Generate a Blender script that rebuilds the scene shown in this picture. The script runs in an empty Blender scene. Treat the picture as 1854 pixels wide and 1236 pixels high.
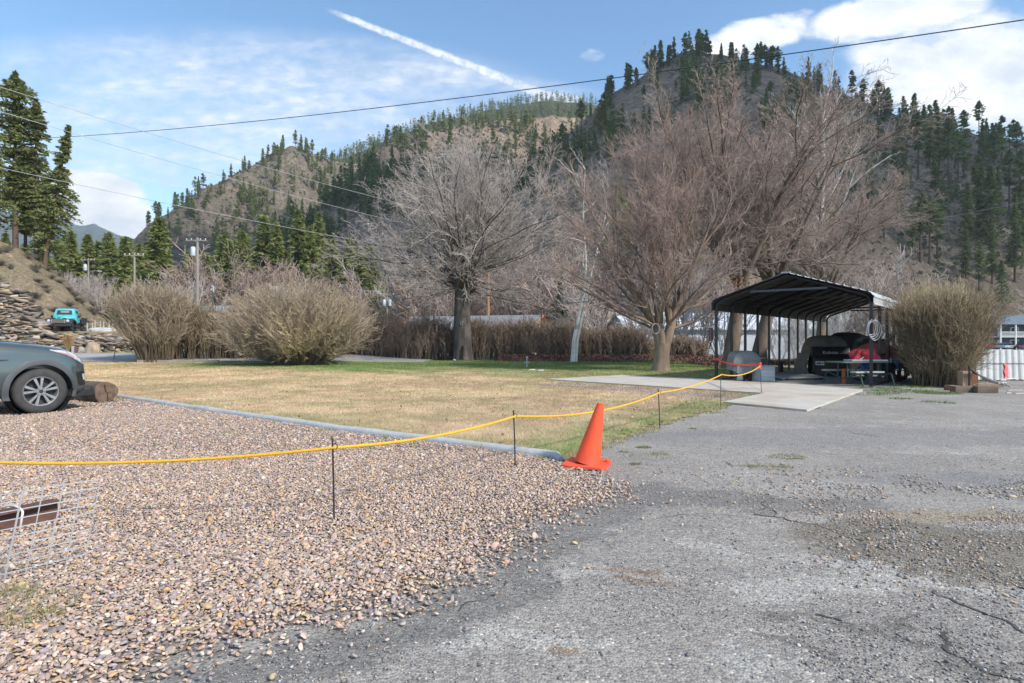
import bpy, bmesh, math, random
import numpy as np
from mathutils import Vector, Matrix, Euler
from mathutils.bvhtree import BVHTree
random.seed(7); RNG = np.random.default_rng(7)
S = bpy.context.scene; COL = S.collection
R = math.radians; PI = math.pi
F = 1060.0; H0 = 1.4; CX = 927.0; CY = 618.0
# ------------------------------------------------------------------ camera, sky, sun, exposure
cam = bpy.data.objects.new('camera', bpy.data.cameras.new('camera')); COL.objects.link(cam)
cam.location = (0, 0, H0); cam.rotation_euler = (R(90), 0, 0)
cam.data.sensor_width = 36; cam.data.lens = F/1854*36; cam.data.clip_end = 9000; cam.data.clip_start = .05
S.camera = cam
S.view_settings.view_transform = 'Standard'; S.view_settings.look = 'None'
S.view_settings.exposure = 0.60; S.view_settings.gamma = 1.0
S.cycles.max_bounces = 5; S.cycles.diffuse_bounces = 2; S.cycles.glossy_bounces = 2; S.cycles.transparent_max_bounces = 6
SUN_EL, SUN_AZ = 40.0, 128.0
SUN_STR = 3.8; SKY_STR = 0.15
sl = bpy.data.lights.new('sun', 'SUN'); sl.energy = SUN_STR; sl.angle = R(5); sl.color = (1.0, .93, .83)
so = bpy.data.objects.new('sun', sl); COL.objects.link(so)
sd = Vector((math.sin(R(SUN_AZ))*math.cos(R(SUN_EL)), math.cos(R(SUN_AZ))*math.cos(R(SUN_EL)), math.sin(R(SUN_EL))))
so.rotation_euler = sd.to_track_quat('Z', 'Y').to_euler(); so.location = (30, -30, 60)

class NT:
    """small helper to write node graphs"""
    def __init__(s, nt): s.nt = nt; s.x = 0
    def n(s, t, **kw):
        nd = s.nt.nodes.new(t); s.x += 40; nd.location = (s.x, 0)
        for k, v in kw.items(): setattr(nd, k, v)
        return nd
    def link(s, a, b): s.nt.links.new(a, b)
    def put(s, sock, v):
        if isinstance(v, bpy.types.NodeSocket): s.link(v, sock)
        elif v is not None:
            if sock.type == 'RGBA' and len(v) == 3: v = (*v, 1)
            sock.default_value = v
    def m(s, op, a, b=None, c=None, clamp=False):
        nd = s.n('ShaderNodeMath', operation=op, use_clamp=clamp)
        for i, v in enumerate((a, b, c)):
            if v is not None: s.put(nd.inputs[i], v)
        return nd.outputs[0]
    def mr(s, v, a, b, c=0., d=1., smooth=True):
        nd = s.n('ShaderNodeMapRange'); nd.interpolation_type = 'SMOOTHSTEP' if smooth else 'LINEAR'
        s.put(nd.inputs[0], v)
        for i, k in enumerate((a, b, c, d)): nd.inputs[i+1].default_value = k
        return nd.outputs[0]
    def mix(s, f, a, b, mode='MIX'):
        nd = s.n('ShaderNodeMix', data_type='RGBA', blend_type=mode)
        s.put(nd.inputs[0], f); s.put(nd.inputs[6], a); s.put(nd.inputs[7], b)
        return nd.outputs[2]
    def noise(s, vec, scale, detail=4, rough=.55, dist=0.):
        nd = s.n('ShaderNodeTexNoise'); s.put(nd.inputs['Vector'], vec)
        nd.inputs['Scale'].default_value = scale; nd.inputs['Detail'].default_value = detail
        nd.inputs['Roughness'].default_value = rough; nd.inputs['Distortion'].default_value = dist
        return nd.outputs[0]
    def vor(s, vec, scale, out='Color', feat='F1'):
        nd = s.n('ShaderNodeTexVoronoi', feature=feat); s.put(nd.inputs['Vector'], vec); nd.inputs['Scale'].default_value = scale
        return nd.outputs[out]
    def ramp(s, v, stops):
        nd = s.n('ShaderNodeValToRGB'); s.put(nd.inputs[0], v); cr = nd.color_ramp
        while len(cr.elements) > 1: cr.elements.remove(cr.elements[-1])
        cr.elements[0].position = stops[0][0]; cr.elements[0].color = (*stops[0][1], 1)
        for p, c in stops[1:]:
            e = cr.elements.new(p); e.color = (*c, 1)
        return nd.outputs[0]
    def comb(s, x, y, z):
        nd = s.n('ShaderNodeCombineXYZ')
        for i, v in enumerate((x, y, z)): s.put(nd.inputs[i], v)
        return nd.outputs[0]
    def vmap(s, vec, scale=(1, 1, 1), rot=(0, 0, 0), loc=(0, 0, 0)):
        nd = s.n('ShaderNodeMapping'); s.put(nd.inputs[0], vec)
        nd.inputs['Location'].default_value = loc; nd.inputs['Rotation'].default_value = rot; nd.inputs['Scale'].default_value = scale
        return nd.outputs[0]

def pu(px): return (px-CX)/F
def pv(py): return (CY-py)/F
# sky: physical daylight plus high cloud placed by direction
W = bpy.data.worlds.new('World'); S.world = W; W.use_nodes = True
W.node_tree.nodes.clear(); q = NT(W.node_tree)
sky = q.n('ShaderNodeTexSky', sky_type='NISHITA'); sky.sun_disc = False
sky.sun_elevation = R(SUN_EL); sky.sun_rotation = R(SUN_AZ); sky.air_density = 1.0; sky.dust_density = 0.4; sky.ozone_density = 1.6; sky.altitude = 900
tc = q.n('ShaderNodeTexCoord').outputs['Generated']
sp = q.n('ShaderNodeSeparateXYZ'); q.link(tc, sp.inputs[0])
dy = q.m('MAXIMUM', sp.outputs[1], .08); U = q.m('DIVIDE', sp.outputs[0], dy); V = q.m('DIVIDE', sp.outputs[2], dy)
front = q.mr(sp.outputs[1], .15, .35); UV = q.comb(U, V, 0.)
def ell(cx, cy, rx, ry, rot=0., soft=1.):
    a = q.m('SUBTRACT', U, pu(cx)); b = q.m('SUBTRACT', V, pv(cy)); c, s_ = math.cos(rot), math.sin(rot)
    x = q.m('ADD', q.m('MULTIPLY', a, c), q.m('MULTIPLY', b, s_)); y = q.m('SUBTRACT', q.m('MULTIPLY', b, c), q.m('MULTIPLY', a, s_))
    d = q.m('ADD', q.m('POWER', q.m('ABSOLUTE', q.m('DIVIDE', x, rx/F)), 2.), q.m('POWER', q.m('ABSOLUTE', q.m('DIVIDE', y, ry/F)), 2.))
    return q.mr(d, 0., 1.6*soft, 1., 0.)
def line(x0, y0, x1, y1, w0, w1):
    ux, uy = pu(x0), pv(y0); dx, dy_ = pu(x1)-ux, pv(y1)-uy; L = math.hypot(dx, dy_); dx /= L; dy_ /= L
    a = q.m('SUBTRACT', U, ux); b = q.m('SUBTRACT', V, uy)
    t = q.m('DIVIDE', q.m('ADD', q.m('MULTIPLY', a, dx), q.m('MULTIPLY', b, dy_)), L)
    wob = q.m('MULTIPLY', q.m('SUBTRACT', q.noise(UV, 55, 4, .7), .5), .009)
    d = q.m('ABSOLUTE', q.m('ADD', q.m('SUBTRACT', q.m('MULTIPLY', b, dx), q.m('MULTIPLY', a, dy_)), wob))
    w = q.m('ADD', w0/F, q.m('MULTIPLY', t, (w1-w0)/F))
    k = q.m('SUBTRACT', 1., q.m('DIVIDE', d, w), clamp=True)
    k = q.m('MULTIPLY', q.mr(k, 0., .75), q.mr(q.noise(UV, 90, 3, .6), .25, .6, .45, 1.))
    return q.m('MULTIPLY', k, q.m('MULTIPLY', q.mr(t, -.04, .10), q.mr(t, .97, 1.03, 1., 0.)))
st = q.vmap(UV, (1.2, 5.5, 1), (0, 0, R(8)))
cir = q.mr(q.noise(st, 3.2, 9, .62, .4), .40, .74)
cirfine = q.mr(q.noise(q.vmap(UV, (1, 2.4, 1), (0, 0, R(-14))), 26, 6, .62), .30, .72, .45, 1.)
m1 = q.m('MULTIPLY', q.m('MAXIMUM', q.m('MAXIMUM', ell(470, 165, 500, 105, R(-3)), ell(260, 250, 480, 110, R(2))), ell(760, 130, 300, 22, R(-7))), 1.)
cirrus = q.m('MULTIPLY', q.m('MULTIPLY', q.m('ADD', q.m('MULTIPLY', cir, .62), .54), cirfine), m1)
def cumul(cx, cy, rx, ry, rot, lo, hi, sc, off=0.):
    nz = q.noise(q.vmap(UV, (1, 1.7, 1), (0, 0, R(20)), (off, off, 0)), sc, 9, .58, .2)
    e = ell(cx, cy, rx, ry, rot)
    return q.mr(q.m('ADD', nz, q.m('MULTIPLY', q.m('SUBTRACT', e, .5), .75)), lo, hi)
c_r = q.m('MAXIMUM', cumul(1830, 130, 400, 150, R(0), .53, .84, 6.5, .5), cumul(1620, 25, 210, 50, R(10), .46, .74, 8.0, 2.))
c_r = q.m('MAXIMUM', c_r, cumul(1370, 66, 150, 40, R(15), .50, .85, 12.0, 4.))
c_l = q.m('MAXIMUM', cumul(170, 375, 150, 85, R(-12), .48, .70, 6.5, 5.), q.m('MULTIPLY', cumul(1072, 101, 34, 17, 0, .62, 1.25, 30., 1.), .9))
c_l = q.m('MAXIMUM', c_l, q.m('MULTIPLY', cumul(1010, 180, 60, 14, 0, .5, .8, 12., 1.), .7))
con = q.m('MAXIMUM', q.m('MULTIPLY', line(600, 20, 1025, 187, 7, 15), .85), q.m('MULTIPLY', line(188, 308, 420, 358, 6, 5), .6))
wl = q.m('MULTIPLY', line(560, 118, 850, 142, 9, 4), .4)
cl = q.m('MAXIMUM', q.m('MAXIMUM', q.m('MULTIPLY', cirrus, .95), con), q.m('MAXIMUM', c_r, q.m('MAXIMUM', c_l, wl)))
cl = q.m('MULTIPLY', cl, front)
# broken cloud over the rest of the sky, by direction
dz = q.m('MAXIMUM', sp.outputs[2], .05)
rest = q.mr(q.noise(q.comb(q.m('DIVIDE', sp.outputs[0], dz), q.m('DIVIDE', sp.outputs[1], dz), 0.), .9, 7, .6), .47, .66)
rest = q.m('MULTIPLY', q.m('MULTIPLY', rest, q.m('SUBTRACT', 1., front)), q.mr(sp.outputs[2], .03, .2))
cl = q.m('MAXIMUM', cl, rest, clamp=True)
shade = q.ramp(q.noise(q.vmap(UV, (1, 1.8, 1), (0, 0, R(20)), (.03, .05, 0)), 7.5, 7, .6), [(.34, (3.6, 4.0, 4.5)), (.60, (5.3, 5.4, 5.5))])
skyc = q.mix(1., sky.outputs[0], (.93, 1.11, 1.13), 'MULTIPLY')
skyc = q.mix(cl, skyc, shade)
bg = q.n('ShaderNodeBackground'); q.link(skyc, bg.inputs[0]); bg.inputs[1].default_value = SKY_STR
wo = q.n('ShaderNodeOutputWorld'); q.link(bg.outputs[0], wo.inputs[0])

# ------------------------------------------------------------------ helpers
def G(px, py, z=0.):
    """ground point seen at that place of the survey photo"""
    Y = F*(H0-z)/(py-CY); return ((px-CX)/F*Y, Y, z)
def A(px, py, Y):
    return ((px-CX)/F*Y, Y, H0+(CY-py)/F*Y)
def mat(name, c1, c2=None, scale=8., rough=.85, bump=0., bscale=None, metal=0., c3=None, attr=None, stretch=(1, 1, 1), coat=0., spec=.5, detail=5, lo=.35, hi=.65, bdist=.01, transl=0.):
    m = bpy.data.materials.new(name); m.use_nodes = True; nt = m.node_tree; nt.nodes.clear(); k = NT(nt)
    b = k.n('ShaderNodeBsdfPrincipled'); o = k.n('ShaderNodeOutputMaterial'); k.link(b.outputs[0], o.inputs[0])
    tcn = k.n('ShaderNodeTexCoord').outputs['Object']; v = k.vmap(tcn, stretch)
    c2 = c2 or tuple(x*.82 for x in c1)
    f = k.mr(k.noise(v, scale, detail, .6), lo, hi)
    col = k.mix(f, c1, c2)
    if c3: col = k.mix(k.mr(k.noise(v, scale*.27, 3, .6), .5, .68), col, c3)
    if attr:
        a = k.n('ShaderNodeAttribute', attribute_name=attr).outputs['Color']
        col = k.mix(1., a, k.mix(f, (1, 1, 1), c2 if False else (.84, .84, .84)), 'MULTIPLY')
    k.link(col, b.inputs['Base Color']); b.inputs['Roughness'].default_value = rough; b.inputs['Metallic'].default_value = metal
    b.inputs['Coat Weight'].default_value = coat; b.inputs['Coat Roughness'].default_value = .05
    b.inputs['Specular IOR Level'].default_value = spec
    if transl:
        tb_ = k.n('ShaderNodeBsdfTranslucent'); k.link(col, tb_.inputs[0]); mx = k.n('ShaderNodeMixShader'); mx.inputs[0].default_value = transl; k.link(b.outputs[0], mx.inputs[1]); k.link(tb_.outputs[0], mx.inputs[2]); k.link(mx.outputs[0], o.inputs[0])
    if bump:
        bn = k.n('ShaderNodeBump'); bn.inputs['Strength'].default_value = bump; bn.inputs['Distance'].default_value = bdist
        k.link(k.noise(v, bscale or scale*3, 5, .65), bn.inputs['Height']); k.link(bn.outputs[0], b.inputs['Normal'])
    return m
def tag(o, label=None, cat=None, group=None, kind=None):
    if label: o['label'] = label
    if cat: o['category'] = cat
    if group: o['group'] = group
    if kind: o['kind'] = kind
    return o
def empty(name, loc=(0, 0, 0), rz=0., label=None, cat=None, group=None):
    o = bpy.data.objects.new(name, None); COL.objects.link(o); o.location = loc; o.rotation_euler = (0, 0, rz); o.empty_display_size = .2
    return tag(o, label, cat, group)
def npmesh(name, V_, Fs, mats, parent=None, smooth=False, col=None, midx=None):
    """V_ Nx3, Fs list of integer arrays (n,k)"""
    me = bpy.data.meshes.new(name); Fs = [np.asarray(f, dtype=np.int32) for f in Fs if len(f)]
    V_ = np.asarray(V_, dtype=np.float32)
    nl = sum(f.size for f in Fs); nf = sum(len(f) for f in Fs)
    me.vertices.add(len(V_)); me.vertices.foreach_set('co', V_.ravel())
    me.loops.add(nl); me.loops.foreach_set('vertex_index', np.concatenate([f.ravel() for f in Fs]))
    tot = np.concatenate([np.full(len(f), f.shape[1], dtype=np.int32) for f in Fs]); start = np.concatenate([[0], np.cumsum(tot)[:-1]]).astype(np.int32)
    me.polygons.add(nf); me.polygons.foreach_set('loop_start', start)
    try: me.polygons.foreach_set('loop_total', tot)
    except Exception: pass
    if smooth: me.polygons.foreach_set('use_smooth', np.ones(nf, dtype=bool))
    for m in (mats if isinstance(mats, (list, tuple)) else [mats]): me.materials.append(m)
    if midx is not None: me.polygons.foreach_set('material_index', np.asarray(midx, dtype=np.int32))
    if col is not None:
        ca = me.color_attributes.new('Col', 'FLOAT_COLOR', 'POINT'); c4 = np.ones((len(V_), 4), dtype=np.float32); c4[:, :3] = col
        ca.data.foreach_set('color', c4.ravel())
    me.update(calc_edges=True); me.validate()
    o = bpy.data.objects.new(name, me); COL.objects.link(o)
    if parent: o.parent = parent
    return o
class MB:
    def __init__(s): s.v = []; s.f = []
    def add(s, vs, fs):
        n = len(s.v); s.v += [tuple(v) for v in vs]; s.f += [tuple(i+n for i in f) for f in fs]; return s
    def box(s, c, d, rot=(0, 0, 0), taper=1.):
        M = Euler(rot).to_matrix(); c = Vector(c); vs = []
        for z in (-.5, .5):
            t = taper if z > 0 else 1.
            for x, y in ((-.5, -.5), (.5, -.5), (.5, .5), (-.5, .5)): vs.append(c+M@Vector((x*d[0]*t, y*d[1]*t, z*d[2])))
        return s.add(vs, [(3, 2, 1, 0), (4, 5, 6, 7), (0, 1, 5, 4), (1, 2, 6, 5), (2, 3, 7, 6), (3, 0, 4, 7)])
    def tube(s, pts, r, n=8, cap=True):
        P = [Vector(p) for p in pts]; rs = r if isinstance(r, (list, tuple)) else [r]*len(P); vs = []; fs = []; up = None
        for i, p in enumerate(P):
            t = (P[min(i+1, len(P)-1)]-P[max(i-1, 0)]).normalized()
            if up is None: up = Vector((0, 0, 1)) if abs(t.z) < .9 else Vector((1, 0, 0))
            a = t.cross(up).normalized(); b = a.cross(t).normalized(); up = b
            for k in range(n):
                w = 2*PI*k/n; vs.append(p+(a*math.cos(w)+b*math.sin(w))*rs[i])
        for i in range(len(P)-1):
            for k in range(n): fs.append((i*n+k, i*n+(k+1) % n, (i+1)*n+(k+1) % n, (i+1)*n+k))
        if cap: fs += [tuple(range(n-1, -1, -1)), tuple((len(P)-1)*n+k for k in range(n))]
        return s.add(vs, fs)
    def cyl(s, a, b, r, r2=None, n=12): return s.tube([a, b], [r, r if r2 is None else r2], n)
    def prism(s, poly, axis, a, b):
        """2D polygon extruded along an axis from a to b"""
        n = len(poly); vs = []
        for d in (a, b):
            for p in poly:
                vs.append({'x': (d, p[0], p[1]), 'y': (p[0], d, p[1]), 'z': (p[0], p[1], d)}[axis])
        return s.add(vs, [tuple(range(n)), tuple(range(2*n-1, n-1, -1))]+[(i, i+n, (i+1) % n+n, (i+1) % n) for i in range(n)])
    def lathe(s, prof, c=(0, 0, 0), axis='z', n=24):
        vs = []; fs = []; m = len(prof)
        for k in range(n):
            w = 2*PI*k/n; cs, sn = math.cos(w), math.sin(w)
            for r, h in prof:
                p = {'z': (r*cs, r*sn, h), 'y': (r*cs, h, r*sn), 'x': (h, r*cs, r*sn)}[axis]
                vs.append((p[0]+c[0], p[1]+c[1], p[2]+c[2]))
        for k in range(n):
            for j in range(m-1): fs.append((k*m+j, ((k+1) % n)*m+j, ((k+1) % n)*m+j+1, k*m+j+1))
        return s.add(vs, fs)
    def grid(s, fn, nu, nv):
        vs = [fn(i/nu, j/nv) for j in range(nv+1) for i in range(nu+1)]
        return s.add(vs, [(j*(nu+1)+i, j*(nu+1)+i+1, (j+1)*(nu+1)+i+1, (j+1)*(nu+1)+i) for j in range(nv) for i in range(nu)])
    def build(s, name, m, parent=None, smooth=False, bevel=0., sub=0, solid=0., loc=None, disp=0., dsc=.5):
        me = bpy.data.meshes.new(name); me.from_pydata(s.v, [], s.f)
        bm = bmesh.new(); bm.from_mesh(me); bmesh.ops.remove_doubles(bm, verts=bm.verts, dist=1e-5); bmesh.ops.recalc_face_normals(bm, faces=bm.faces)
        if bevel: bmesh.ops.bevel(bm, geom=[e for e in bm.edges if len(e.link_faces) == 2 and e.calc_face_angle(0) > .6], offset=bevel, segments=2, affect='EDGES', profile=.6)
        bm.to_mesh(me); bm.free()
        for x in (m if isinstance(m, (list, tuple)) else [m]): me.materials.append(x)
        if smooth:
            for p in me.polygons: p.use_smooth = True
        o = bpy.data.objects.new(name, me); COL.objects.link(o)
        if parent: o.parent = parent
        if loc: o.location = loc
        if solid: md = o.modifiers.new('s', 'SOLIDIFY'); md.thickness = solid
        if sub: md = o.modifiers.new('u', 'SUBSURF'); md.levels = sub; md.render_levels = sub
        if disp:
            t = bpy.data.textures.new(name, 'CLOUDS'); t.noise_scale = dsc; t.noise_depth = 3
            md = o.modifiers.new('d', 'DISPLACE'); md.texture = t; md.strength = disp; md.texture_coords = 'LOCAL'
        if smooth and not sub and not disp:
            try: me.set_sharp_from_angle(angle=R(40))
            except Exception: pass
        return o
def hash2(ix, iy, seed=0):
    n = (ix.astype(np.int64)*374761393+iy.astype(np.int64)*668265263+seed*1274126177) & 0xffffffff
    n = ((n ^ (n >> 13))*1274126177) & 0xffffffff
    return ((n ^ (n >> 16)) & 0xffffff)/float(0xffffff)
def vnoise(x, y, seed=0):
    x = np.asarray(x, dtype=float); y = np.asarray(y, dtype=float)
    ix = np.floor(x); iy = np.floor(y); fx = x-ix; fy = y-iy; fx = fx*fx*(3-2*fx); fy = fy*fy*(3-2*fy); ix = ix.astype(np.int64); iy = iy.astype(np.int64)
    a = hash2(ix, iy, seed); b = hash2(ix+1, iy, seed); c = hash2(ix, iy+1, seed); d = hash2(ix+1, iy+1, seed)
    return (a*(1-fx)+b*fx)*(1-fy)+(c*(1-fx)+d*fx)*fy
def fbm(x, y, oct=4, seed=0):
    s = 0; a = .5; t = 0
    for o in range(oct):
        s = s+a*vnoise(x*2**o, y*2**o, seed+o*17); t += a; a *= .5
    return s/t
def sstep(a, b, x):
    t = np.clip((np.asarray(x, dtype=float)-a)/(b-a), 0, 1); return t*t*(3-2*t)
def inpoly(x, y, poly):
    ins = np.zeros(np.shape(x), dtype=bool); n = len(poly)
    for i in range(n):
        x1, y1 = poly[i][:2]; x2, y2 = poly[(i+1) % n][:2]
        c = ((y1 > y) != (y2 > y)); xi = (x2-x1)*(y-y1)/((y2-y1) if y2 != y1 else 1e-9)+x1
        ins ^= c & (x < xi)
    return ins
def tubes(polys, sides_for=lambda r: 3):
    """list of (pts Nx3, radii N) to one vertex / face array, batched by length"""
    groups = {}
    for P, r in polys: groups.setdefault((len(P), sides_for(r[0])), []).append((P, r))
    Vs = []; Fs = []; base = 0
    for (n, k), L in groups.items():
        P = np.array([p for p, _ in L]); r = np.array([x for _, x in L]); B = len(L)
        T = np.empty_like(P); T[:, 1:-1] = P[:, 2:]-P[:, :-2]; T[:, 0] = P[:, 1]-P[:, 0]; T[:, -1] = P[:, -1]-P[:, -2]
        T /= np.linalg.norm(T, axis=2, keepdims=True)+1e-9
        ref = np.where(np.abs(T[:, :1, 2:3]) < .8, np.array([0, 0, 1.]), np.array([1., 0, 0]))*np.ones_like(T)
        a = np.cross(T, ref); a /= np.linalg.norm(a, axis=2, keepdims=True)+1e-9; b = np.cross(a, T)
        w = np.arange(k)*2*PI/k
        Q = P[:, :, None, :]+(a[:, :, None, :]*np.cos(w)[None, None, :, None]+b[:, :, None, :]*np.sin(w)[None, None, :, None])*r[:, :, None, None]
        Vs.append(Q.reshape(-1, 3))
        bi = np.arange(B)[:, None, None]*n*k; ii = np.arange(n-1)[None, :, None]*k; kk = np.arange(k)[None, None, :]; k2 = (kk+1) % k
        f = np.stack([bi+ii+kk, bi+ii+k2, bi+ii+k+k2, bi+ii+k+kk], axis=-1).reshape(-1, 4)+base
        Fs.append(f); base += B*n*k
    return np.concatenate(Vs), np.concatenate(Fs)
# ------------------------------------------------------------------ terrain
def gz(X, Y):
    """height of the valley floor"""
    X = np.asarray(X, dtype=float); Y = np.asarray(Y, dtype=float)
    z = sstep(36, 47, Y)*.5*sstep(-6, -14, X)
    z = z+sstep(47, 80, Y)*1.5*sstep(-6, -30, X)
    z = z-sstep(20.5, 30, Y)*.4*sstep(13, 20, X)
    return z
M_dirt = mat('ground_dirt', (.20, .17, .12), (.11, .12, .05), .35, .95, .5, 9, c3=(.26, .21, .14))
def ground_sheet():
    r = np.concatenate([[0.], np.geomspace(1.2, 3650, 150)]); a = np.linspace(0, 2*PI, 181)[:-1]
    X = np.outer(r, np.sin(a)); Y = np.outer(r, np.cos(a)); Z = gz(X, Y)-.012
    n, k = X.shape; I = np.arange(n-1)[:, None]*k+np.arange(k)[None]; J = np.arange(n-1)[:, None]*k+(np.arange(k)+1)[None] % k
    f = np.stack([I, I+k, J+k, J], -1).reshape(-1, 4)
    tag(npmesh('ground', np.stack([X, Y, Z], -1).reshape(-1, 3), [f[:, ::-1]], M_dirt, smooth=True), kind='structure')
ground_sheet()
def rough_edge(poly, step=.35, amp=.12, seed=0, scale=1.2):
    out = []
    n = len(poly)
    for i in range(n):
        a = np.array(poly[i][:2]); b = np.array(poly[(i+1) % n][:2]); L = np.linalg.norm(b-a); m = max(1, int(L/step)); nn = np.array([-(b-a)[1], (b-a)[0]])/max(L, 1e-6)
        for j in range(m):
            p = a+(b-a)*j/m; k = (fbm(p[0]*scale, p[1]*scale, 4, seed)-.5)*2*amp
            out.append(tuple(p+nn*k))
    return out
def sheet(name, poly, z, m, kind='structure', colfn=None, res=.5, thick=0.):
    """flat sheet over a polygon, gridded when it carries colours of its own"""
    if colfn is None:
        bm = bmesh.new(); f = bm.faces.new([bm.verts.new((p[0], p[1], z)) for p in poly]); bmesh.ops.triangulate(bm, faces=[f])
        if thick:
            r_ = bmesh.ops.extrude_face_region(bm, geom=bm.faces[:]); bmesh.ops.translate(bm, verts=[v for v in r_['geom'] if isinstance(v, bmesh.types.BMVert)], vec=(0, 0, -thick))
        bmesh.ops.recalc_face_normals(bm, faces=bm.faces)
        if not thick:
            for f in bm.faces:
                if f.normal.z < 0: f.normal_flip()
        me = bpy.data.meshes.new(name); bm.to_mesh(me); bm.free(); me.materials.append(m)
        o = bpy.data.objects.new(name, me); COL.objects.link(o)
        if kind: o['kind'] = kind
        return o
    P = np.array([p[:2] for p in poly]); x0, y0 = P.min(0)-res; x1, y1 = P.max(0)+res
    gx = np.arange(x0, x1, res); gy = np.arange(y0, y1, res); X, Y = np.meshgrid(gx, gy)
    ins = inpoly((X[:-1, :-1]+X[1:, 1:])/2, (Y[:-1, :-1]+Y[1:, 1:])/2, P)
    w = len(gx); I = (np.arange(len(gy)-1)[:, None]*w+np.arange(w-1)[None])[ins]
    f = np.stack([I, I+1, I+1+w, I+w], -1); V_ = np.stack([X, Y, gz(X, Y)+z], -1).reshape(-1, 3)
    o = npmesh(name, V_, [f], m, col=colfn(V_[:, 0], V_[:, 1]), smooth=True)
    # drop loose points
    bm = bmesh.new(); bm.from_mesh(o.data); bmesh.ops.delete(bm, geom=[v for v in bm.verts if not v.link_faces], context='VERTS'); bm.to_mesh(o.data); bm.free()
    if kind: o['kind'] = kind
    return o
# --- outlines, in metres
GRAVEL_EDGE = [G(*p) for p in ((1020, 836), (1050, 850), (1112, 880), (1085, 903), (1022, 928), (962, 955), (905, 985), (868, 1020), (832, 1050), (700, 1092), (600, 1112), (450, 1152), (350, 1182), (210, 1236), (60, 1320), (-500, 1500))]
CURB = [G(*p) for p in ((215, 719), (300, 733), (450, 755), (540, 768), (612, 779), (720, 792), (830, 806), (940, 821), (1000, 828), (1016, 834))]
L0 = Vector(CURB[0]); LD = Vector((-.80, .60, 0))
gravel = [p[:2] for p in GRAVEL_EDGE]+[(-14, 1.0), (-24, 6), (-18.5, 20.5)]+[p[:2] for p in CURB]
asph = [(-6, -8), (40, -8), (60, 20.8), (24, 20.8), (17.5, 21), (13.5, 18.4), (11.3, 17.6), G(1560, 708)[:2], G(1460, 745)[:2], G(1310, 730)[:2], G(1250, 752)[:2], G(1195, 767)[:2], G(1120, 790)[:2], G(1070, 806)[:2], G(1020, 822)[:2], (-6, 4)]
LAWN_FRONT = [G(1020, 826)[:2], G(1090, 800)[:2], G(1195, 765)[:2], G(1310, 737)[:2], G(1395, 716)[:2]]
lawn = [tuple(p[:2]) for p in CURB[::-1]]+[(-18.5, 20.8), (-60, 38), (-30, 38.3), (-20, 38.6), (-10, 42), (2, 44), (15, 42), (21, 38), (7.6, 21.2), G(1383, 714)[:2]]+LAWN_FRONT[::-1][1:]
lawn = lawn
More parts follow.
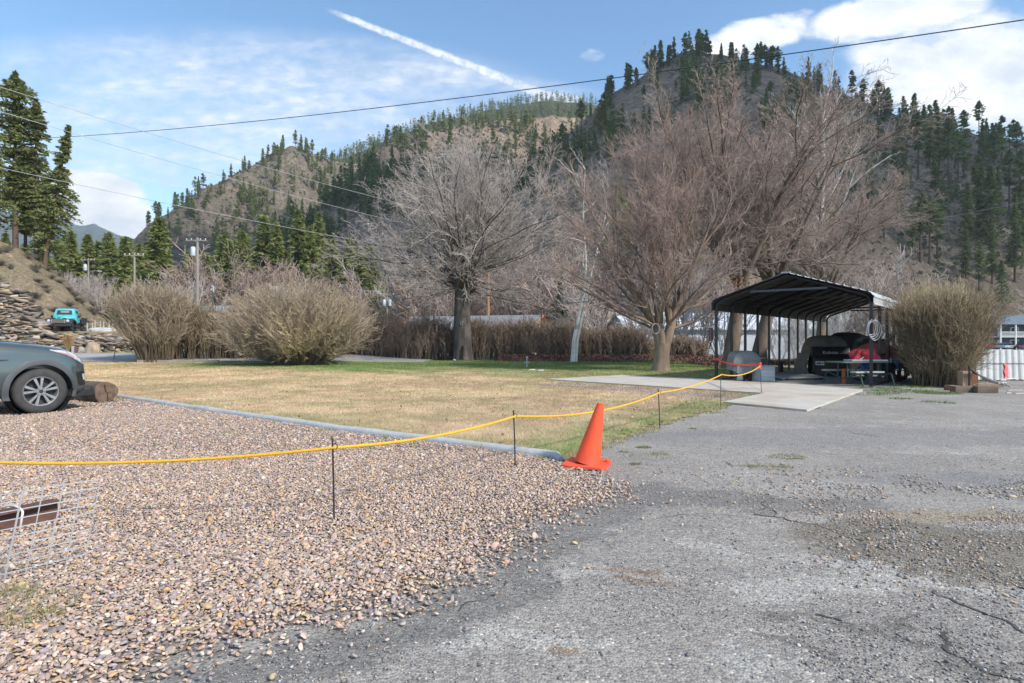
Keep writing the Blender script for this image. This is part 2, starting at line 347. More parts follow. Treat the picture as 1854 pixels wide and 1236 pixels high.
def asphalt_mat():
    m = bpy.data.materials.new('asphalt'); m.use_nodes = True; nt = m.node_tree; nt.nodes.clear(); k = NT(nt)
    b = k.n('ShaderNodeBsdfPrincipled'); o = k.n('ShaderNodeOutputMaterial'); k.link(b.outputs[0], o.inputs[0])
    P = k.n('ShaderNodeTexCoord').outputs['Object']; s_ = k.n('ShaderNodeSeparateXYZ')
    w1 = k.n('ShaderNodeTexNoise'); k.link(P, w1.inputs[0]); w1.inputs['Scale'].default_value = 1.6; w1.inputs['Detail'].default_value = 6; w1.inputs['Roughness'].default_value = .65
    off = k.n('ShaderNodeVectorMath', operation='SUBTRACT'); k.link(w1.outputs['Color'], off.inputs[0]); off.inputs[1].default_value = (.5, .5, .5)
    sc = k.n('ShaderNodeVectorMath', operation='SCALE'); k.link(off.outputs[0], sc.inputs[0]); sc.inputs['Scale'].default_value = 1.1
    ad = k.n('ShaderNodeVectorMath', operation='ADD'); k.link(P, ad.inputs[0]); k.link(sc.outputs[0], ad.inputs[1]); k.link(ad.outputs[0], s_.inputs[0])
    X, Y = s_.outputs[0], s_.outputs[1]
    def blob(px, py, rx, ry, rot=0., lo=.5, hi=1.2):
        x, y, _ = G(px, py); a = k.m('SUBTRACT', X, x); c = k.m('SUBTRACT', Y, y); cs, sn = math.cos(R(rot)), math.sin(R(rot))
        u = k.m('DIVIDE', k.m('ADD', k.m('MULTIPLY', a, cs), k.m('MULTIPLY', c, sn)), rx); v = k.m('DIVIDE', k.m('SUBTRACT', k.m('MULTIPLY', c, cs), k.m('MULTIPLY', a, sn)), ry)
        return k.mr(k.m('ADD', k.m('MULTIPLY', u, u), k.m('MULTIPLY', v, v)), lo, hi, 1., 0.)
    base = k.mix(k.mr(k.noise(P, .55, 6, .6), .35, .65), (.27, .252, .235), (.325, .304, .28))
    base = k.mix(k.mr(k.noise(P, 3.5, 6, .7), .52, .72, 0, .6), base, (.205, .193, .18))
    base = k.mix(k.mr(k.noise(P, 1.3, 5, .7, .5), .54, .68, 0, .7), base, (.38, .37, .35))
    def lay(base, fs, colr, amt):
        f = fs[0]
        for g in fs[1:]: f = k.m('MAXIMUM', f, g)
        return k.mix(k.m('MULTIPLY', f, k.mr(k.noise(P, 5., 4, .7), .30, .55, amt*.55, amt)), base, colr)
    # damp black fines washed along the gravel edge
    base = lay(base, [blob(1110, 905, 1.0, .30, 40), blob(985, 990, 1.1, .26, 52), blob(890, 1075, .55, .22, 35), blob(760, 1130, .7, .2, 20), blob(1330, 905, 1.4, .35, -8), blob(480, 1200, .6, .14, 14)], (.155, .15, .145), .7)
    base = lay(base, [blob(1780, 1000, 1.35, .62, -20, .6, 1.1), blob(1640, 962, .5, .3, 0)], (.175, .155, .125), .9)
    base = lay(base, [blob(1720, 935, .75, .17, -5)], (.30, .24, .16), .7)
    base = lay(base, [blob(1600, 1035, .62, .13, -30, .5, 1.3), blob(1470, 1060, .5, .2, 0), blob(1290, 985, .3, .12, 0), blob(1120, 1050, .4, .1, 0), blob(950, 1165, .5, .12, 10)], (.42, .405, .38), .65)
    base = lay(base, [blob(1150, 1043, .16, .07), blob(1205, 1062, .18, .07), blob(1000, 1180, .12, .05)], (.25, .185, .14), .8)
    base = lay(base, [blob(1480, 1115, .34, .05, -12), blob(1640, 1130, .3, .07, 0), blob(1715, 1170, .25, .06, -40), blob(1800, 1215, .3, .07, -10), blob(1430, 1150, .1, .05)], (.11, .105, .095), .6)
    base = lay(base, [blob(1390, 845, .34, .06, 0, .4, 1.2), blob(1424, 828, .22, .06, 0, .4, 1.2)], (.15, .105, .045), .85)
    base = lay(base, [blob(1600, 790, 5., .9, 0), blob(1800, 865, 1.6, .25, 0)], (.20, .20, .21), .5)
    ag = k.n('ShaderNodeTexVoronoi'); k.link(P, ag.inputs['Vector']); ag.inputs['Scale'].default_value = 75
    r_ = k.n('ShaderNodeSeparateColor'); k.link(ag.outputs['Color'], r_.inputs[0])
    g2 = k.ramp(r_.outputs[0], [(0, (.55, .55, .56)), (.45, (.9, .9, .9)), (.8, (1.15, 1.13, 1.1)), (.97, (1.25, 1.22, 1.15)), (1., (2.0, 1.95, 1.85))])
    col = k.mix(1., base, g2, 'MULTIPLY')
    k.link(col, b.inputs['Base Color']); b.inputs['Roughness'].default_value = .9; b.inputs['Specular IOR Level'].default_value = .3
    h = k.m('ADD', k.m('MULTIPLY', ag.outputs['Distance'], -.9), k.m('MULTIPLY', k.noise(P, 9, 5, .7), 1.6))
    bn = k.n('ShaderNodeBump'); bn.inputs['Strength'].default_value = .55; bn.inputs['Distance'].default_value = .012; k.link(h, bn.inputs['Height']); k.link(bn.outputs[0], b.inputs['Normal'])
    return m
M_asph = asphalt_mat()
sheet('asphalt_lot', rough_edge(asph, .15, .09, 3, 2.2), -.002, M_asph)
M_bed = mat('gravel_fines', (.27, .225, .19), (.15, .125, .11), 40, .95, .5, 60)
sheet('gravel_bed', rough_edge(gravel, .12, .12, 5, 2.5), .003, M_bed)
# lawn
def greenness(x, y):
    n = fbm(x*.30, y*.22, 4, 11); n2 = fbm(x*1.6, y*1.1, 3, 23)
    g = sstep(23.5, 31, y+4*(n-.5)*2+x*.22)*.95*sstep(-26, -15, x+6*(n-.5))+.15*sstep(30, 36, y)
    d = 0*x
    for i in range(len(LAWN_FRONT)-1):
        ax, ay = LAWN_FRONT[i]; bx, by = LAWN_FRONT[i+1]; L = math.hypot(bx-ax, by-ay); t = np.clip(((x-ax)*(bx-ax)+(y-ay)*(by-ay))/L/L, 0, 1)
        dd = np.hypot(x-ax-(bx-ax)*t, y-ay-(by-ay)*t); d = np.maximum(d, sstep(1.7, .1, dd))
    for i in range(len(CURB)-1):
        ax, ay, _ = CURB[i]; bx, by, _ = CURB[i+1]; L = math.hypot(bx-ax, by-ay); t = np.clip(((x-ax)*(bx-ax)+(y-ay)*(by-ay))/L/L, 0, 1)
        dd = np.hypot(x-ax-(bx-ax)*t, y-ay-(by-ay)*t); d = np.maximum(d, .55*sstep(1.0, .1, dd))
    g = np.maximum(g, d*(.25+.9*n2)); g = np.maximum(g, sstep(12, 18, x*1.5+y-8)*sstep(17, 21, y)*.6)
    g = g*.85+(n2-.5)*.75+.10+.35*(n-.5)
    return np.clip(g, 0, 1)
def mulch(x, y):
    ax, ay = G(1020, 697)[:2]; bx, by = G(1372, 724)[:2]; L = math.hypot(bx-ax, by-ay); t = np.clip(((x-ax)*(bx-ax)+(y-ay)*(by-ay))/L/L, 0, 1)
    return sstep(1.0, .45, np.hypot(x-ax-(bx-ax)*t, y-ay-(by-ay)*t)+(fbm(x*2, y*2, 3, 4)-.5)*.9)
DRY = np.array([.70, .515, .32]); DRY2 = np.array([.47, .335, .20]); GRN = np.array([.14, .215, .05]); GRN2 = np.array([.22, .29, .08]); MUL = np.array([.40, .31, .24])
def lawncol(x, y):
    g = greenness(x, y)[:, None]; n = sstep(.30, .70, .5*fbm(x*3, y*3, 3, 5)+.5*fbm(x*.7, y*.5, 3, 6))[:, None]; m_ = mulch(x, y)[:, None]
    c = (DRY*n+DRY2*(1-n))*(1-g)+(GRN*(1-n)+GRN2*n)*g
    return c*(1-m_)+MUL*(.8+.5*n)*m_
M_lawn = mat('lawn_soil', (1, 1, 1), None, 30, .95, .6, 45, attr='Col')
lo_ = sheet('lawn', rough_edge(lawn, .1, .15, 8, 3.5), .006, M_lawn, colfn=lambda x, y: lawncol(x, y)*.85, res=.12)
M_blade = mat('grass_blade', (1, 1, 1), None, 20, .8, attr='Col')
def grass(name, poly, n, x0, x1, y0, y1, h, w, power=1.0, colfn=lawncol, dens=None, seed=1, zoff=0.):
    rg = np.random.default_rng(seed)
    y = y0*(y1/y0)**(rg.random(n)**power); x = x0+(x1-x0)*rg.random(n)
    k = inpoly(x, y, poly)
    if dens is not None: k &= rg.random(n) < dens(x, y)
    x = x[k]; y = y[k]; n = len(x); ang = rg.random(n)*2*PI; lean = rg.normal(0, .6, (n, 2)); hh = h*(.5+rg.random(n)); ww = w*(.6+.8*rg.random(n))*np.maximum(1, y/9.)
    z = gz(x, y)+zoff; B = np.stack([x, y, z], -1); d = np.stack([np.cos(ang), np.sin(ang), 0*x], -1)*ww[:, None]
    T = B+np.stack([lean[:, 0]*hh, lean[:, 1]*hh, hh], -1)
    V_ = np.stack([B-d, B+d, T], 1).reshape(-1, 3); f = np.arange(3*n).reshape(-1, 3)
    c = colfn(x, y)*rg.uniform(.55, 1.35, n)[:, None]
    o = npmesh(name, V_, [f], M_blade, col=np.repeat(c, 3, 0)); tag(o, kind='stuff'); return o
g_ = grass('lawn_grass', lawn, 1300000, -34, 21, 6.8, 44, .032, .0035, 1.)
tag(g_, 'short lawn grass, straw coloured in the middle and green towards the hedge', 'grass')
# concrete
M_conc = mat('concrete', (.50, .47, .42), (.43, .40, .355), 1.2, .85, .25, 60, c3=(.40, .31, .23), detail=8)
path = [G(990, 688), G(1125, 680.5), G(1300, 688.5), G(1345, 692.0), G(1383, 714)]
pad = [G(1310, 730), G(1384, 713.5), G(1345, 691.5), G(1440, 697), G(1562, 707.5), G(1461, 745)]
sheet('concrete_path', [p[:2] for p in path], .045, M_conc, thick=.06)
sheet('concrete_pad', [p[:2] for p in pad], .04, M_conc, thick=.06)
# floor under the shelter
CR = Vector((10.98, 17.9, 0)); CW = Vector((-.76, .65, 0)); CD = Vector((.65, .76, 0)); CWID = 4.8
def cp(w, d, z=0.): return CR+CW*w+CD*d+Vector((0, 0, z))
M_fl = mat('fine_gravel', (.27, .255, .24), (.16, .15, .145), 22, .95, .6, 70, c3=(.33, .30, .26))
sheet('shelter_gravel_floor', rough_edge([cp(-.9, -.9)[:2], cp(-.9, 17)[:2], cp(5.0, 17)[:2], cp(5.0, -.2)[:2], G(1345, 690)[:2], G(1440, 697)[:2], G(1540, 707)[:2]], .2, .1, 2), .009, M_fl)
# road behind the lawn
M_road = mat('road_surface', (.36, .35, .35), (.30, .295, .30), .6, .9, .2, 60, stretch=(.15, 1, 1))
def roadz(name, y0f, y1f, x0, x1, z, m):
    xs = np.linspace(x0, x1, 40); V_ = []
    for x in xs:
        for t in np.linspace(0, 1, 9):
            y = y0f(x)*(1-t)+y1f(x)*t; V_.append((x, y, float(gz(x, y))+z))
    I = (np.arange(39)[:, None]*9+np.arange(8)[None]).reshape(-1); f = np.stack([I, I+9, I+10, I+1], -1)
    return tag(npmesh(name, V_, [f], m, smooth=True), kind='structure')
roadz('road', lambda x: 38.6+.02*(x+30), lambda x: 45.6, -75, -6, .02, M_road)
roadz('road_edge_shadow_strip', lambda x: 38.2+.02*(x+30), lambda x: 38.6+.02*(x+30), -75, -6, .012, mat('road_edge_shade', (.17, .15, .13), None, 3, .95)).name = 'road_edge_shade'  # dark strip along the road edge, a shadow put into its colour
M_verge = mat('verge_grass', (.20, .22, .07), (.30, .26, .14), 2, .95, .5, 30)
roadz('verge', lambda x: 45.6, lambda x: 49.5, -75, -20, .03, M_verge)
M_lot = mat('far_lot', (.27, .26, .25), (.22, .21, .2), .3, .95)
sheet('motel_car_park', [(60, 95), (260, 95), (260, 136), (100, 136)], -.38, M_lot)
# ------------------------------------------------------------------ hills
def hill_mat(name, c1, c2, c3, dark=(.07, .075, .05), dk=.60, sc=1.):
    m = bpy.data.materials.new(name); m.use_nodes = True; nt = m.node_tree; nt.nodes.clear(); k = NT(nt)
    b = k.n('ShaderNodeBsdfPrincipled'); o = k.n('ShaderNodeOutputMaterial'); k.link(b.outputs[0], o.inputs[0])
    P = k.n('ShaderNodeTexCoord').outputs['Object']
    col = k.mix(k.mr(k.noise(P, .02*sc, 6, .65), .38, .62), c1, c2); col = k.mix(k.mr(k.noise(P, .05*sc, 6, .7, 1.), .50, .66), col, c3)
    col = k.mix(k.mr(k.noise(P, .35*sc, 5, .75), dk-.06, dk+.08, 0, .8), col, dark)
    col = k.mix(k.mr(k.noise(P, .16*sc, 7, .8), .47, .56, 0, .65), col, tuple(x*.50 for x in c1)); col = k.mix(k.mr(k.noise(P, 1.1*sc, 4, .85), .42, .60, 0, .75), col, tuple(x*.45 for x in c1)); col = k.mix(k.mr(k.noise(P, .6*sc, 5, .8, 1.), .60, .68, 0, .6), col, tuple(min(.6, x*1.5) for x in c3))
    k.link(col, b.inputs['Base Color']); b.inputs['Roughness'].default_value = .95; b.inputs['Specular IOR Level'].default_value = .1
    h = k.m('ADD', k.noise(P, .12*sc, 8, .75), k.m('MULTIPLY', k.noise(P, .8*sc, 4, .8), .25))
    bn = k.n('ShaderNodeBump'); bn.inputs['Strength'].default_value = .9; bn.inputs['Distance'].default_value = 3.5/sc; k.link(h, bn.inputs['Height']); k.link(bn.outputs[0], b.inputs['Normal'])
    return m
HILLS = {}
def cloud(c, sx, sy, sz, seed, name='cloud'):
    """an unseen cloud, added out of frame to shade the mountain"""
    nu, nv = 96, 40; V_ = []
    for j in range(nv+1):
        e = -PI/2+PI*j/nv
        for i in range(nu):
            w = 2*PI*i/nu; d = (math.cos(w)*math.cos(e), math.sin(w)*math.cos(e), math.sin(e)); f = .78+.5*float(fbm(np.array(d[0]*2.4+seed), np.array(d[1]*2.4+d[2]*1.3), 4, seed)); V_.append((c[0]+d[0]*sx*f, c[1]+d[1]*sy*f, c[2]+d[2]*sz*f))
    I = [(j*nu+i, j*nu+(i+1) % nu, (j+1)*nu+(i+1) % nu, (j+1)*nu+i) for j in range(nv) for i in range(nu)]
    return tag(npmesh(name, V_, [np.array(I)], mat('shade_cloud_white', (.85, .86, .88), None, .01, 1., spec=0.), smooth=True), kind='structure')
cloud((900, -285, 900), 440, 160, 60, 3)  # unseen, added behind the camera to keep the sun off the mountain
def hill(name, ridge, base, m, nu=260, ns=110, amp=6., sc=60., prof=.9, ridged=1., back=.5, seed=1, zb=0.):
    rx = [r[0] for r in ridge]; bx = [b[0] for b in base]
    u = np.linspace(rx[0], rx[-1], nu); Rd = np.interp(u, rx, [r[2] for r in ridge]); Ry = np.interp(u, rx, [r[1] for r in ridge])
    Ry = Ry+(fbm(u*.035, u*0+seed, 4, seed)-.5)*11
    Zr = H0+(CY-Ry)/F*Rd; Bd = np.interp(u, bx, [b[1] for b in base]); s_ = np.concatenate([np.linspace(0, 1, ns), 1+np.linspace(.02, back, 14)])
    Yd = Bd[:, None]+(Rd-Bd)[:, None]*s_[None]; X = (u[:, None]-CX)/F*Yd
    Z = np.where(s_[None] <= 1, (Zr-zb)[:, None]*np.clip(s_, 0, 1)[None]**prof, (Zr-zb)[:, None]*(1-1.2*(np.maximum(s_, 1)-1)[None]**1.3))
    n1 = fbm(X/sc, Yd/sc, 5, seed); rd = 1-np.abs(2*fbm(X/sc*.8+9, Yd/sc*.35, 4, seed+5)-1)*2
    env = np.sin(np.clip(s_, 0, 1)*PI)[None]**.7
    Z = Z+env*amp*((n1-.5)*2+ridged*(rd-.5)); Z = Z+(fbm(X/7, Yd/7, 3, seed+2)-.5)*amp*.18*np.minimum(1, env+.15)
    Z = np.maximum(Z+zb, zb-6) if False else Z+zb
    P = np.stack([X, Yd, Z], -1); k = P.shape[1]
    I = (np.arange(nu-1)[:, None]*k+np.arange(k-1)[None]).reshape(-1); f = np.stack([I, I+k, I+k+1, I+1], -1)
    o = tag(npmesh(name, P.reshape(-1, 3), [f], m, smooth=True), kind='structure'); HILLS[name] = (P, ns); return o
def hv(P, ns):
    """picture row of every vertex of the near flank, and the highest row so far (to know what is in view)"""
    return CY-(P[:, :ns, 2]-H0)/P[:, :ns, 1]*F
M_h1 = hill_mat('mountain_scree', (.47, .355, .265), (.34, .26, .20), (.55, .43, .31), dk=.54)
M_h2 = hill_mat('lit_hillside', (.31, .255, .195), (.20, .17, .14), (.38, .31, .22), dk=.52)
M_h3 = hill_mat('far_forest_slope', (.20, .18, .10), (.14, .15, .07), (.28, .24, .13), dk=.5, sc=.7)
M_h4 = hill_mat('distant_wooded_hill', (.10, .13, .12), (.13, .16, .15), (.16, .19, .18), dk=.6, sc=.4)
hill('mountain', [(620, 520, 250), (700, 478, 262), (780, 442, 270), (880, 385, 285), (960, 310, 300), (1010, 255, 310), (1060, 218, 318), (1100, 177, 325), (1180, 128, 330), (1225, 98, 332), (1255, 90, 332), (1330, 106, 330), (1420, 124, 328), (1520, 167, 330), (1600, 200, 332), (1700, 232, 335), (1854, 258, 335), (2050, 270, 330), (2400, 380, 320)], [(620, 215), (1000, 150), (1300, 130), (1560, 160), (1700, 178), (2400, 200)], M_h1, amp=11, seed=3, nu=520, ns=190)
hill('spur_ridge', [(380, 560, 260), (440, 500, 280), (480, 450, 300), (560, 390, 340), (620, 330, 380), (700, 262, 430), (780, 236, 470), (860, 222, 500), (960, 212, 520), (1060, 212, 540), (1150, 260, 560)], [(380, 225), (700, 235), (1150, 380)], M_h1, amp=9, seed=9, nu=300, ns=110, sc=70)
hill('rocky_knoll', [(190, 480, 430), (230, 446, 440), (262, 414, 450), (310, 380, 480), (350, 352, 500), (400, 330, 525), (440, 310, 540), (470, 294, 552), (500, 274, 565), (530, 263, 575), (556, 274, 590), (600, 292, 620), (660, 300, 650), (740, 300, 680), (800, 330, 700)], [(190, 300), (500, 290), (800, 480)], M_h2, amp=15, seed=14, nu=300, ns=120, sc=80, ridged=1.6)
hill('wooded_ridge', [(500, 330, 800), (600, 296, 850), (680, 262, 900), (740, 237, 930), (800, 217, 950), (870, 200, 980), (950, 187, 1000), (1010, 182, 1010), (1060, 186, 1020), (1120, 200, 1030), (1200, 260, 1030)], [(500, 650), (800, 620), (1200, 760)], M_h3, amp=16, seed=21, sc=130)
hill('distant_hill', [(-300, 330, 2400), (0, 380, 2400), (120, 400, 2400), (170, 408, 2400), (215, 424, 2400), (280, 440, 2400), (400, 470, 2400)], [(-300, 1500), (400, 1500)], M_h4, amp=30, seed=31, sc=300)
# the embankment on the left
M_bank = hill_mat('bank_soil', (.38, .30, .21), (.27, .235, .15), (.50, .37, .25), dk=.55, sc=9.)
hill('hillside', [(-900, 60, 50), (-500, 180, 52), (-200, 330, 56), (0, 438, 62), (60, 462, 64), (100, 492, 66), (150, 536, 68), (185, 574, 69), (205, 592, 70), (240, 606, 70)], [(-900, 36), (-400, 42), (-100, 48.5), (60, 50.5), (240, 55)], M_bank, amp=1.5, seed=41, sc=6, ns=130, zb=.6, prof=.95, ridged=.8, back=2.5)
# ------------------------------------------------------------------ conifers
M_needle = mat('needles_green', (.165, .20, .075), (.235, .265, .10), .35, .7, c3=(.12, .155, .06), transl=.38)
M_needle_y = mat('needles_sunlit_tint', (.20, .235, .075), (.27, .295, .10), .35, .7, c3=(.12, .16, .06), transl=.42)  # brighter needle copy for trees in sun, the light is in the colour
M_trunk = mat('conifer_bark', (.16, .105, .075), (.09, .065, .05), 1.2, .95, .6, 6, stretch=(1, 1, .25))
M_snag = mat('charred_wood', (.10, .09, .085), (.05, .045, .04), 1., .95)
def conifer_mesh(seed, h, rad, clear, nb, nc, size, shape='fir', gap=.25):
    """crown as needle sprays on drooping limbs; returns (crown V,F), (trunk V,F)"""
    rg = np.random.default_rng(seed)
    t = rg.random(nb)**(.85 if shape == 'fir' else 1.); z = h*(clear+(1-clear)*t*.985)
    if shape == 'fir': prof = (1-t)**.85*(.6+.4*rg.random(nb))+.05
    else: prof = np.sin(np.clip(t*.86+.16, 0, 1)*PI)**.6*(.45+.55*rg.random(nb))
    cl = .55+.75*vnoise(t*6+seed*3, rg.random(nb)*0+seed, seed); L = rad*prof*cl; ang = rg.random(nb)*2*PI
    lob = .75+.5*vnoise(np.cos(ang)*1.5+5, np.sin(ang)*1.5+t*5, seed+3); L = L*lob
    keep = rg.random(nb) > gap*(vnoise(t*9+seed, t*0, seed+8) > .55); ang, L, z, t = ang[keep], L[keep], z[keep], t[keep]; nb = len(L)
    s = rg.random((nb, nc))**.7; droop = (.10+.30*(1-t))*L if shape == 'fir' else -.12*L
    cx = np.cos(ang)[:, None]*L[:, None]*s; cy = np.sin(ang)[:, None]*L[:, None]*s
    cz = z[:, None]-(droop[:, None]*s**1.5)+rg.normal(0, .25*size, (nb, nc))
    side = rg.normal(0, .16, (nb, nc))*L[:, None]*s; cx = cx-np.sin(ang)[:, None]*side; cy = cy+np.cos(ang)[:, None]*side
    C = np.stack([cx, cy, cz], -1).reshape(-1, 3); n = len(C); out = np.repeat(np.stack([np.cos(ang), np.sin(ang), 0*ang], -1), nc, 0)
    d = out*.8+rg.normal(0, .55, (n, 3)); d[:, 2] = d[:, 2]*.55-.1; d /= np.linalg.norm(d, axis=1, keepdims=True)
    q_ = np.cross(d, rg.normal(0, 1, (n, 3))); q_ /= np.linalg.norm(q_, axis=1, keepdims=True)
    sz = size*(.55+.9*rg.random(n))[:, None]
    a = C-d*sz*.5; b = C+q_*sz*.28; c = C+d*sz*.8; e = C-q_*sz*.28
    V_ = np.stack([a, b, c, e], 1).reshape(-1, 3); f = np.arange(4*n).reshape(-1, 4)
    tr = rad*.05+.09*h/15; P = np.array([(0, 0, -.6), (0, 0, h*.3), (rg.normal(0, .05), rg.normal(0, .05), h*.65), (0, 0, h*.97)]); polys = [(P, np.array([tr*1.15, tr*.85, tr*.5, tr*.08]))]
    for i in range(0, nb, 3): polys.append((np.array([(0, 0, z[i]), (np.cos(ang[i])*L[i]*.5, np.sin(ang[i])*L[i]*.5, z[i]-droop[i]*.35), (np.cos(ang[i])*L[i]*.9, np.sin(ang[i])*L[i]*.9, z[i]-droop[i]*.85)]), np.array([tr*.22, tr*.14, tr*.04])))
    for i in range(int(10*clear)): # dead stubs
        w = rg.random()*2*PI; zz = h*(clear*(.4+.6*rg.random())); ll = rad*.4*rg.random()+.2; polys.append((np.array([(0, 0, zz), (math.cos(w)*ll, math.sin(w)*ll, zz+.05), (math.cos(w)*ll*1.6, math.sin(w)*ll*1.6, zz-.1)]), np.array([tr*.15, tr*.1, tr*.03])))
    return (V_, f), tubes(polys, lambda r: 6 if r > tr*.8 else 3)
def conifer(name, data, cm, loc=(0, 0, 0), **kw):
    (cv, cf), (tv, tf) = data; e = empty(name, loc, **kw)
    npmesh('crown', cv, [cf], cm, e); npmesh('trunk', tv, [tf], M_trunk, e); return e
def copy_thing(src, loc, rz, sc, **kw):
    e = src.copy(); COL.objects.link(e); e.location = loc; e.rotation_euler = (0, 0, rz); e.scale = sc if hasattr(sc, '__len__') else (sc,)*3
    for k in ('label', 'category', 'group'):
        if k in kw: e[k] = kw[k]
    for ch in src.children:
        c = ch.copy(); COL.objects.link(c); c.parent = e
        for gch in ch.children: d = gch.copy(); COL.objects.link(d); d.parent = c
    return e
PROTO = {}; USED = set()
def proto_of(kind):
    if kind in PROTO: return PROTO[kind]
    sp_ = {'fir1': (101, 15, 2.7, .08, 210, 6, .75, 'fir', .35), 'fir2': (102, 15, 2.1, .14, 190, 6, .65, 'fir', .6), 'fir3': (103, 15, 3.3, .05, 240, 6, .8, 'fir', .45),
           'pine1': (104, 15, 2.5, .42, 120, 8, .75, 'pine', .6), 'pine2': (105, 15, 2.2, .30, 130, 8, .7, 'pine', .8), 'pine3': (106, 15, 2.9, .5, 110, 8, .8, 'pine', .5),
           'big1': (107, 15, 3.1, .04, 700, 12, .42, 'fir', .35), 'big2': (108, 15, 3.8, .10, 700, 12, .45, 'fir', .5), 'big3': (109, 15, 2.3, .06, 560, 11, .38, 'fir', .4)}[kind]
    PROTO[kind] = conifer_mesh(*sp_); return PROTO[kind]
SRC = {}
def plant(kind, loc, h, label, group, cm=None, name='conifer_tree', cat='tree', wide=1., one=False):
    key = (kind, cm.name if cm else '', one); sc = (h/15*wide, h/15*wide, h/15); rz = random.random()*6.28
    if key not in SRC:
        if one: # small in the picture: trunk and crown in one mesh
            (cv, cf), (tv, tf) = proto_of(kind); V_ = np.concatenate([cv, tv]); o = npmesh(name, V_, [cf, tf+len(cv)], [cm or M_needle, M_trunk], midx=[0]*len(cf)+[1]*len(tf))
        else: o = conifer(name, proto_of(kind), cm or M_needle)
        SRC[key] = o; o.location = loc; o.rotation_euler = (0, 0, rz); o.scale = sc; tag(o, label, cat, group); return o
    return copy_thing(SRC[key], loc, rz, sc, label=label, category=cat, group=group)
def on_hill(hname, px, py):
    P, ns = HILLS[hname]; ux = (P[:, 5, 0]/P[:, 5, 1])*F+CX; i = int(np.argmin(np.abs(ux-px))); rows = CY-(P[i, :ns, 2]-H0)/P[i, :ns, 1]*F
    j = int(np.argmin(np.abs(rows-py))); p = P[i, j]; return (float(p[0]), float(p[1]), float(p[2])-.3)
def ridge_row(hname, px):
    P, ns = HILLS[hname]; ux = (P[:, 5, 0]/P[:, 5, 1])*F+CX; i = int(np.argmin(np.abs(ux-px))); return float((CY-(P[i, :ns, 2]-H0)/P[i, :ns, 1]*F).min())
LB = {}
# trees one can tell apart on the right flank of the mountain: (column, foot row, height in rows, kind)
right = [(1664, 322, 120, 'pine1'), (1684, 305, 115, 'fir2'), (1693, 345, 80, 'fir1'), (1716, 342, 130, 'pine1'), (1746, 322, 110, 'pine2'), (1735, 330, 90, 'pine1'), (1772, 225, 62, 'pine1'), (1667, 476, 130, 'pine1'), (1684, 478, 120, 'pine3'), (1697, 470, 122, 'pine2'), (1652, 470, 95, 'pine2'),
         (1752, 452, 122, 'fir2'), (1775, 420, 120, 'fir1'), (1792, 440, 140, 'fir3'), (1768, 380, 100, 'pine2'), (1750, 505, 90, 'fir1'), (1772, 528, 95, 'pine2'), (1795, 512, 110, 'fir2'), (1812, 548, 78, 'fir3'), (1838, 510, 160, 'fir2'), (1848, 400, 130, 'fir1'), (1826, 385, 115, 'pine1'), (1852, 470, 120, 'fir2'),
         (1800, 330, 100, 'pine1'), (1815, 300, 90, 'pine2'), (1700, 300, 95, 'fir1'), (1725, 290, 80, 'pine1'), (1640, 250, 70, 'pine2'), (1655, 240, 72, 'fir1'), (1780, 300, 85, 'fir2'), (1840, 300, 80, 'pine1'), (1805, 400, 100, 'fir2'), (1545, 300, 80, 'fir1'), (1532, 345, 95, 'fir3'), (1560, 270, 60, 'pine1'), (1590, 285, 70, 'pine2'), (1600, 430, 110, 'pine1'), (1510, 420, 100, 'fir1'), (1480, 380, 90, 'fir2'), (1625, 410, 100, 'pine2'), (1575, 380, 90, 'fir1'), (1640, 360, 70, 'pine1')]
rnd = random.Random(5); NIND = 0
for i, (px, py, hh, kd) in enumerate(right):
    p = on_hill('mountain', px, py); h = hh/F*p[1]
    plant(kd, p, h, 'dark green conifer on the open slope right of the bare trees', 'conifers on the right flank of the mountain', wide=1.0); NIND += 1
def scatter(hname, n, x0, x1, rowlo, rowhi, hlo, hhi, label, group, cm=None, kinds=('fir1', 'fir2', 'pine1', 'pine2'), dens=None, one=False, seed=1, wide=1.25):
    global NIND; rn = random.Random(seed); k = 0; tries = 0
    while k < n and tries < n*30:
        tries += 1; px = rn.uniform(x0, x1); rr = ridge_row(hname, px); a = rn.random(); py = rr+rowlo+(rowhi-rowlo)*a
        if dens and rn.random() > dens(px, py-rr): continue
        p = on_hill(hname, px, py); plant(rn.choice(kinds), p, rn.uniform(hlo, hhi), label, group, cm, wide=wide*rn.uniform(.8, 1.2), one=one); k += 1; NIND += 1
scatter('mountain', 52, 1095, 1425, 1, 14, 9, 16, 'dark conifer standing on the crest of the right mountain', 'conifers along the mountain crest', seed=2, one=True)
scatter('mountain', 30, 1430, 1870, 0, 22, 8, 17, 'dark conifer along the sloping skyline on the far right', 'conifers on the right skyline', seed=3, one=True, dens=lambda x, r: .35+(x > 1560)*.65)
scatter('mountain', 40, 640, 1110, 0, 60, 9, 17, 'dark conifer on the shoulder of the mountain behind the grey tree', 'conifers on the mountain shoulder', seed=4, one=True)
scatter('mountain', 20, 1100, 1640, 20, 150, 7, 13, 'small conifer on the scree seen through the bare branches', 'conifers on the mountain scree', seed=5, one=True)
scatter('spur_ridge', 52, 470, 900, 0, 120, 10, 19, 'dark conifer on the grey spur left of the bare trees', 'conifers on the grey spur', seed=6, one=True, dens=lambda x, r: 1 if r > 25 or x > 640 else .5, kinds=('fir1', 'fir2', 'fir2', 'pine2'))
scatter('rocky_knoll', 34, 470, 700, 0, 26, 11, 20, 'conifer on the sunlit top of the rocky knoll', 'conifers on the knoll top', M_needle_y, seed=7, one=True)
scatter('rocky_knoll', 22, 255, 470, 0, 14, 9, 17, 'small conifer on the falling left ridge of the knoll', 'conifers on the knoll ridge', seed=8, one=True)
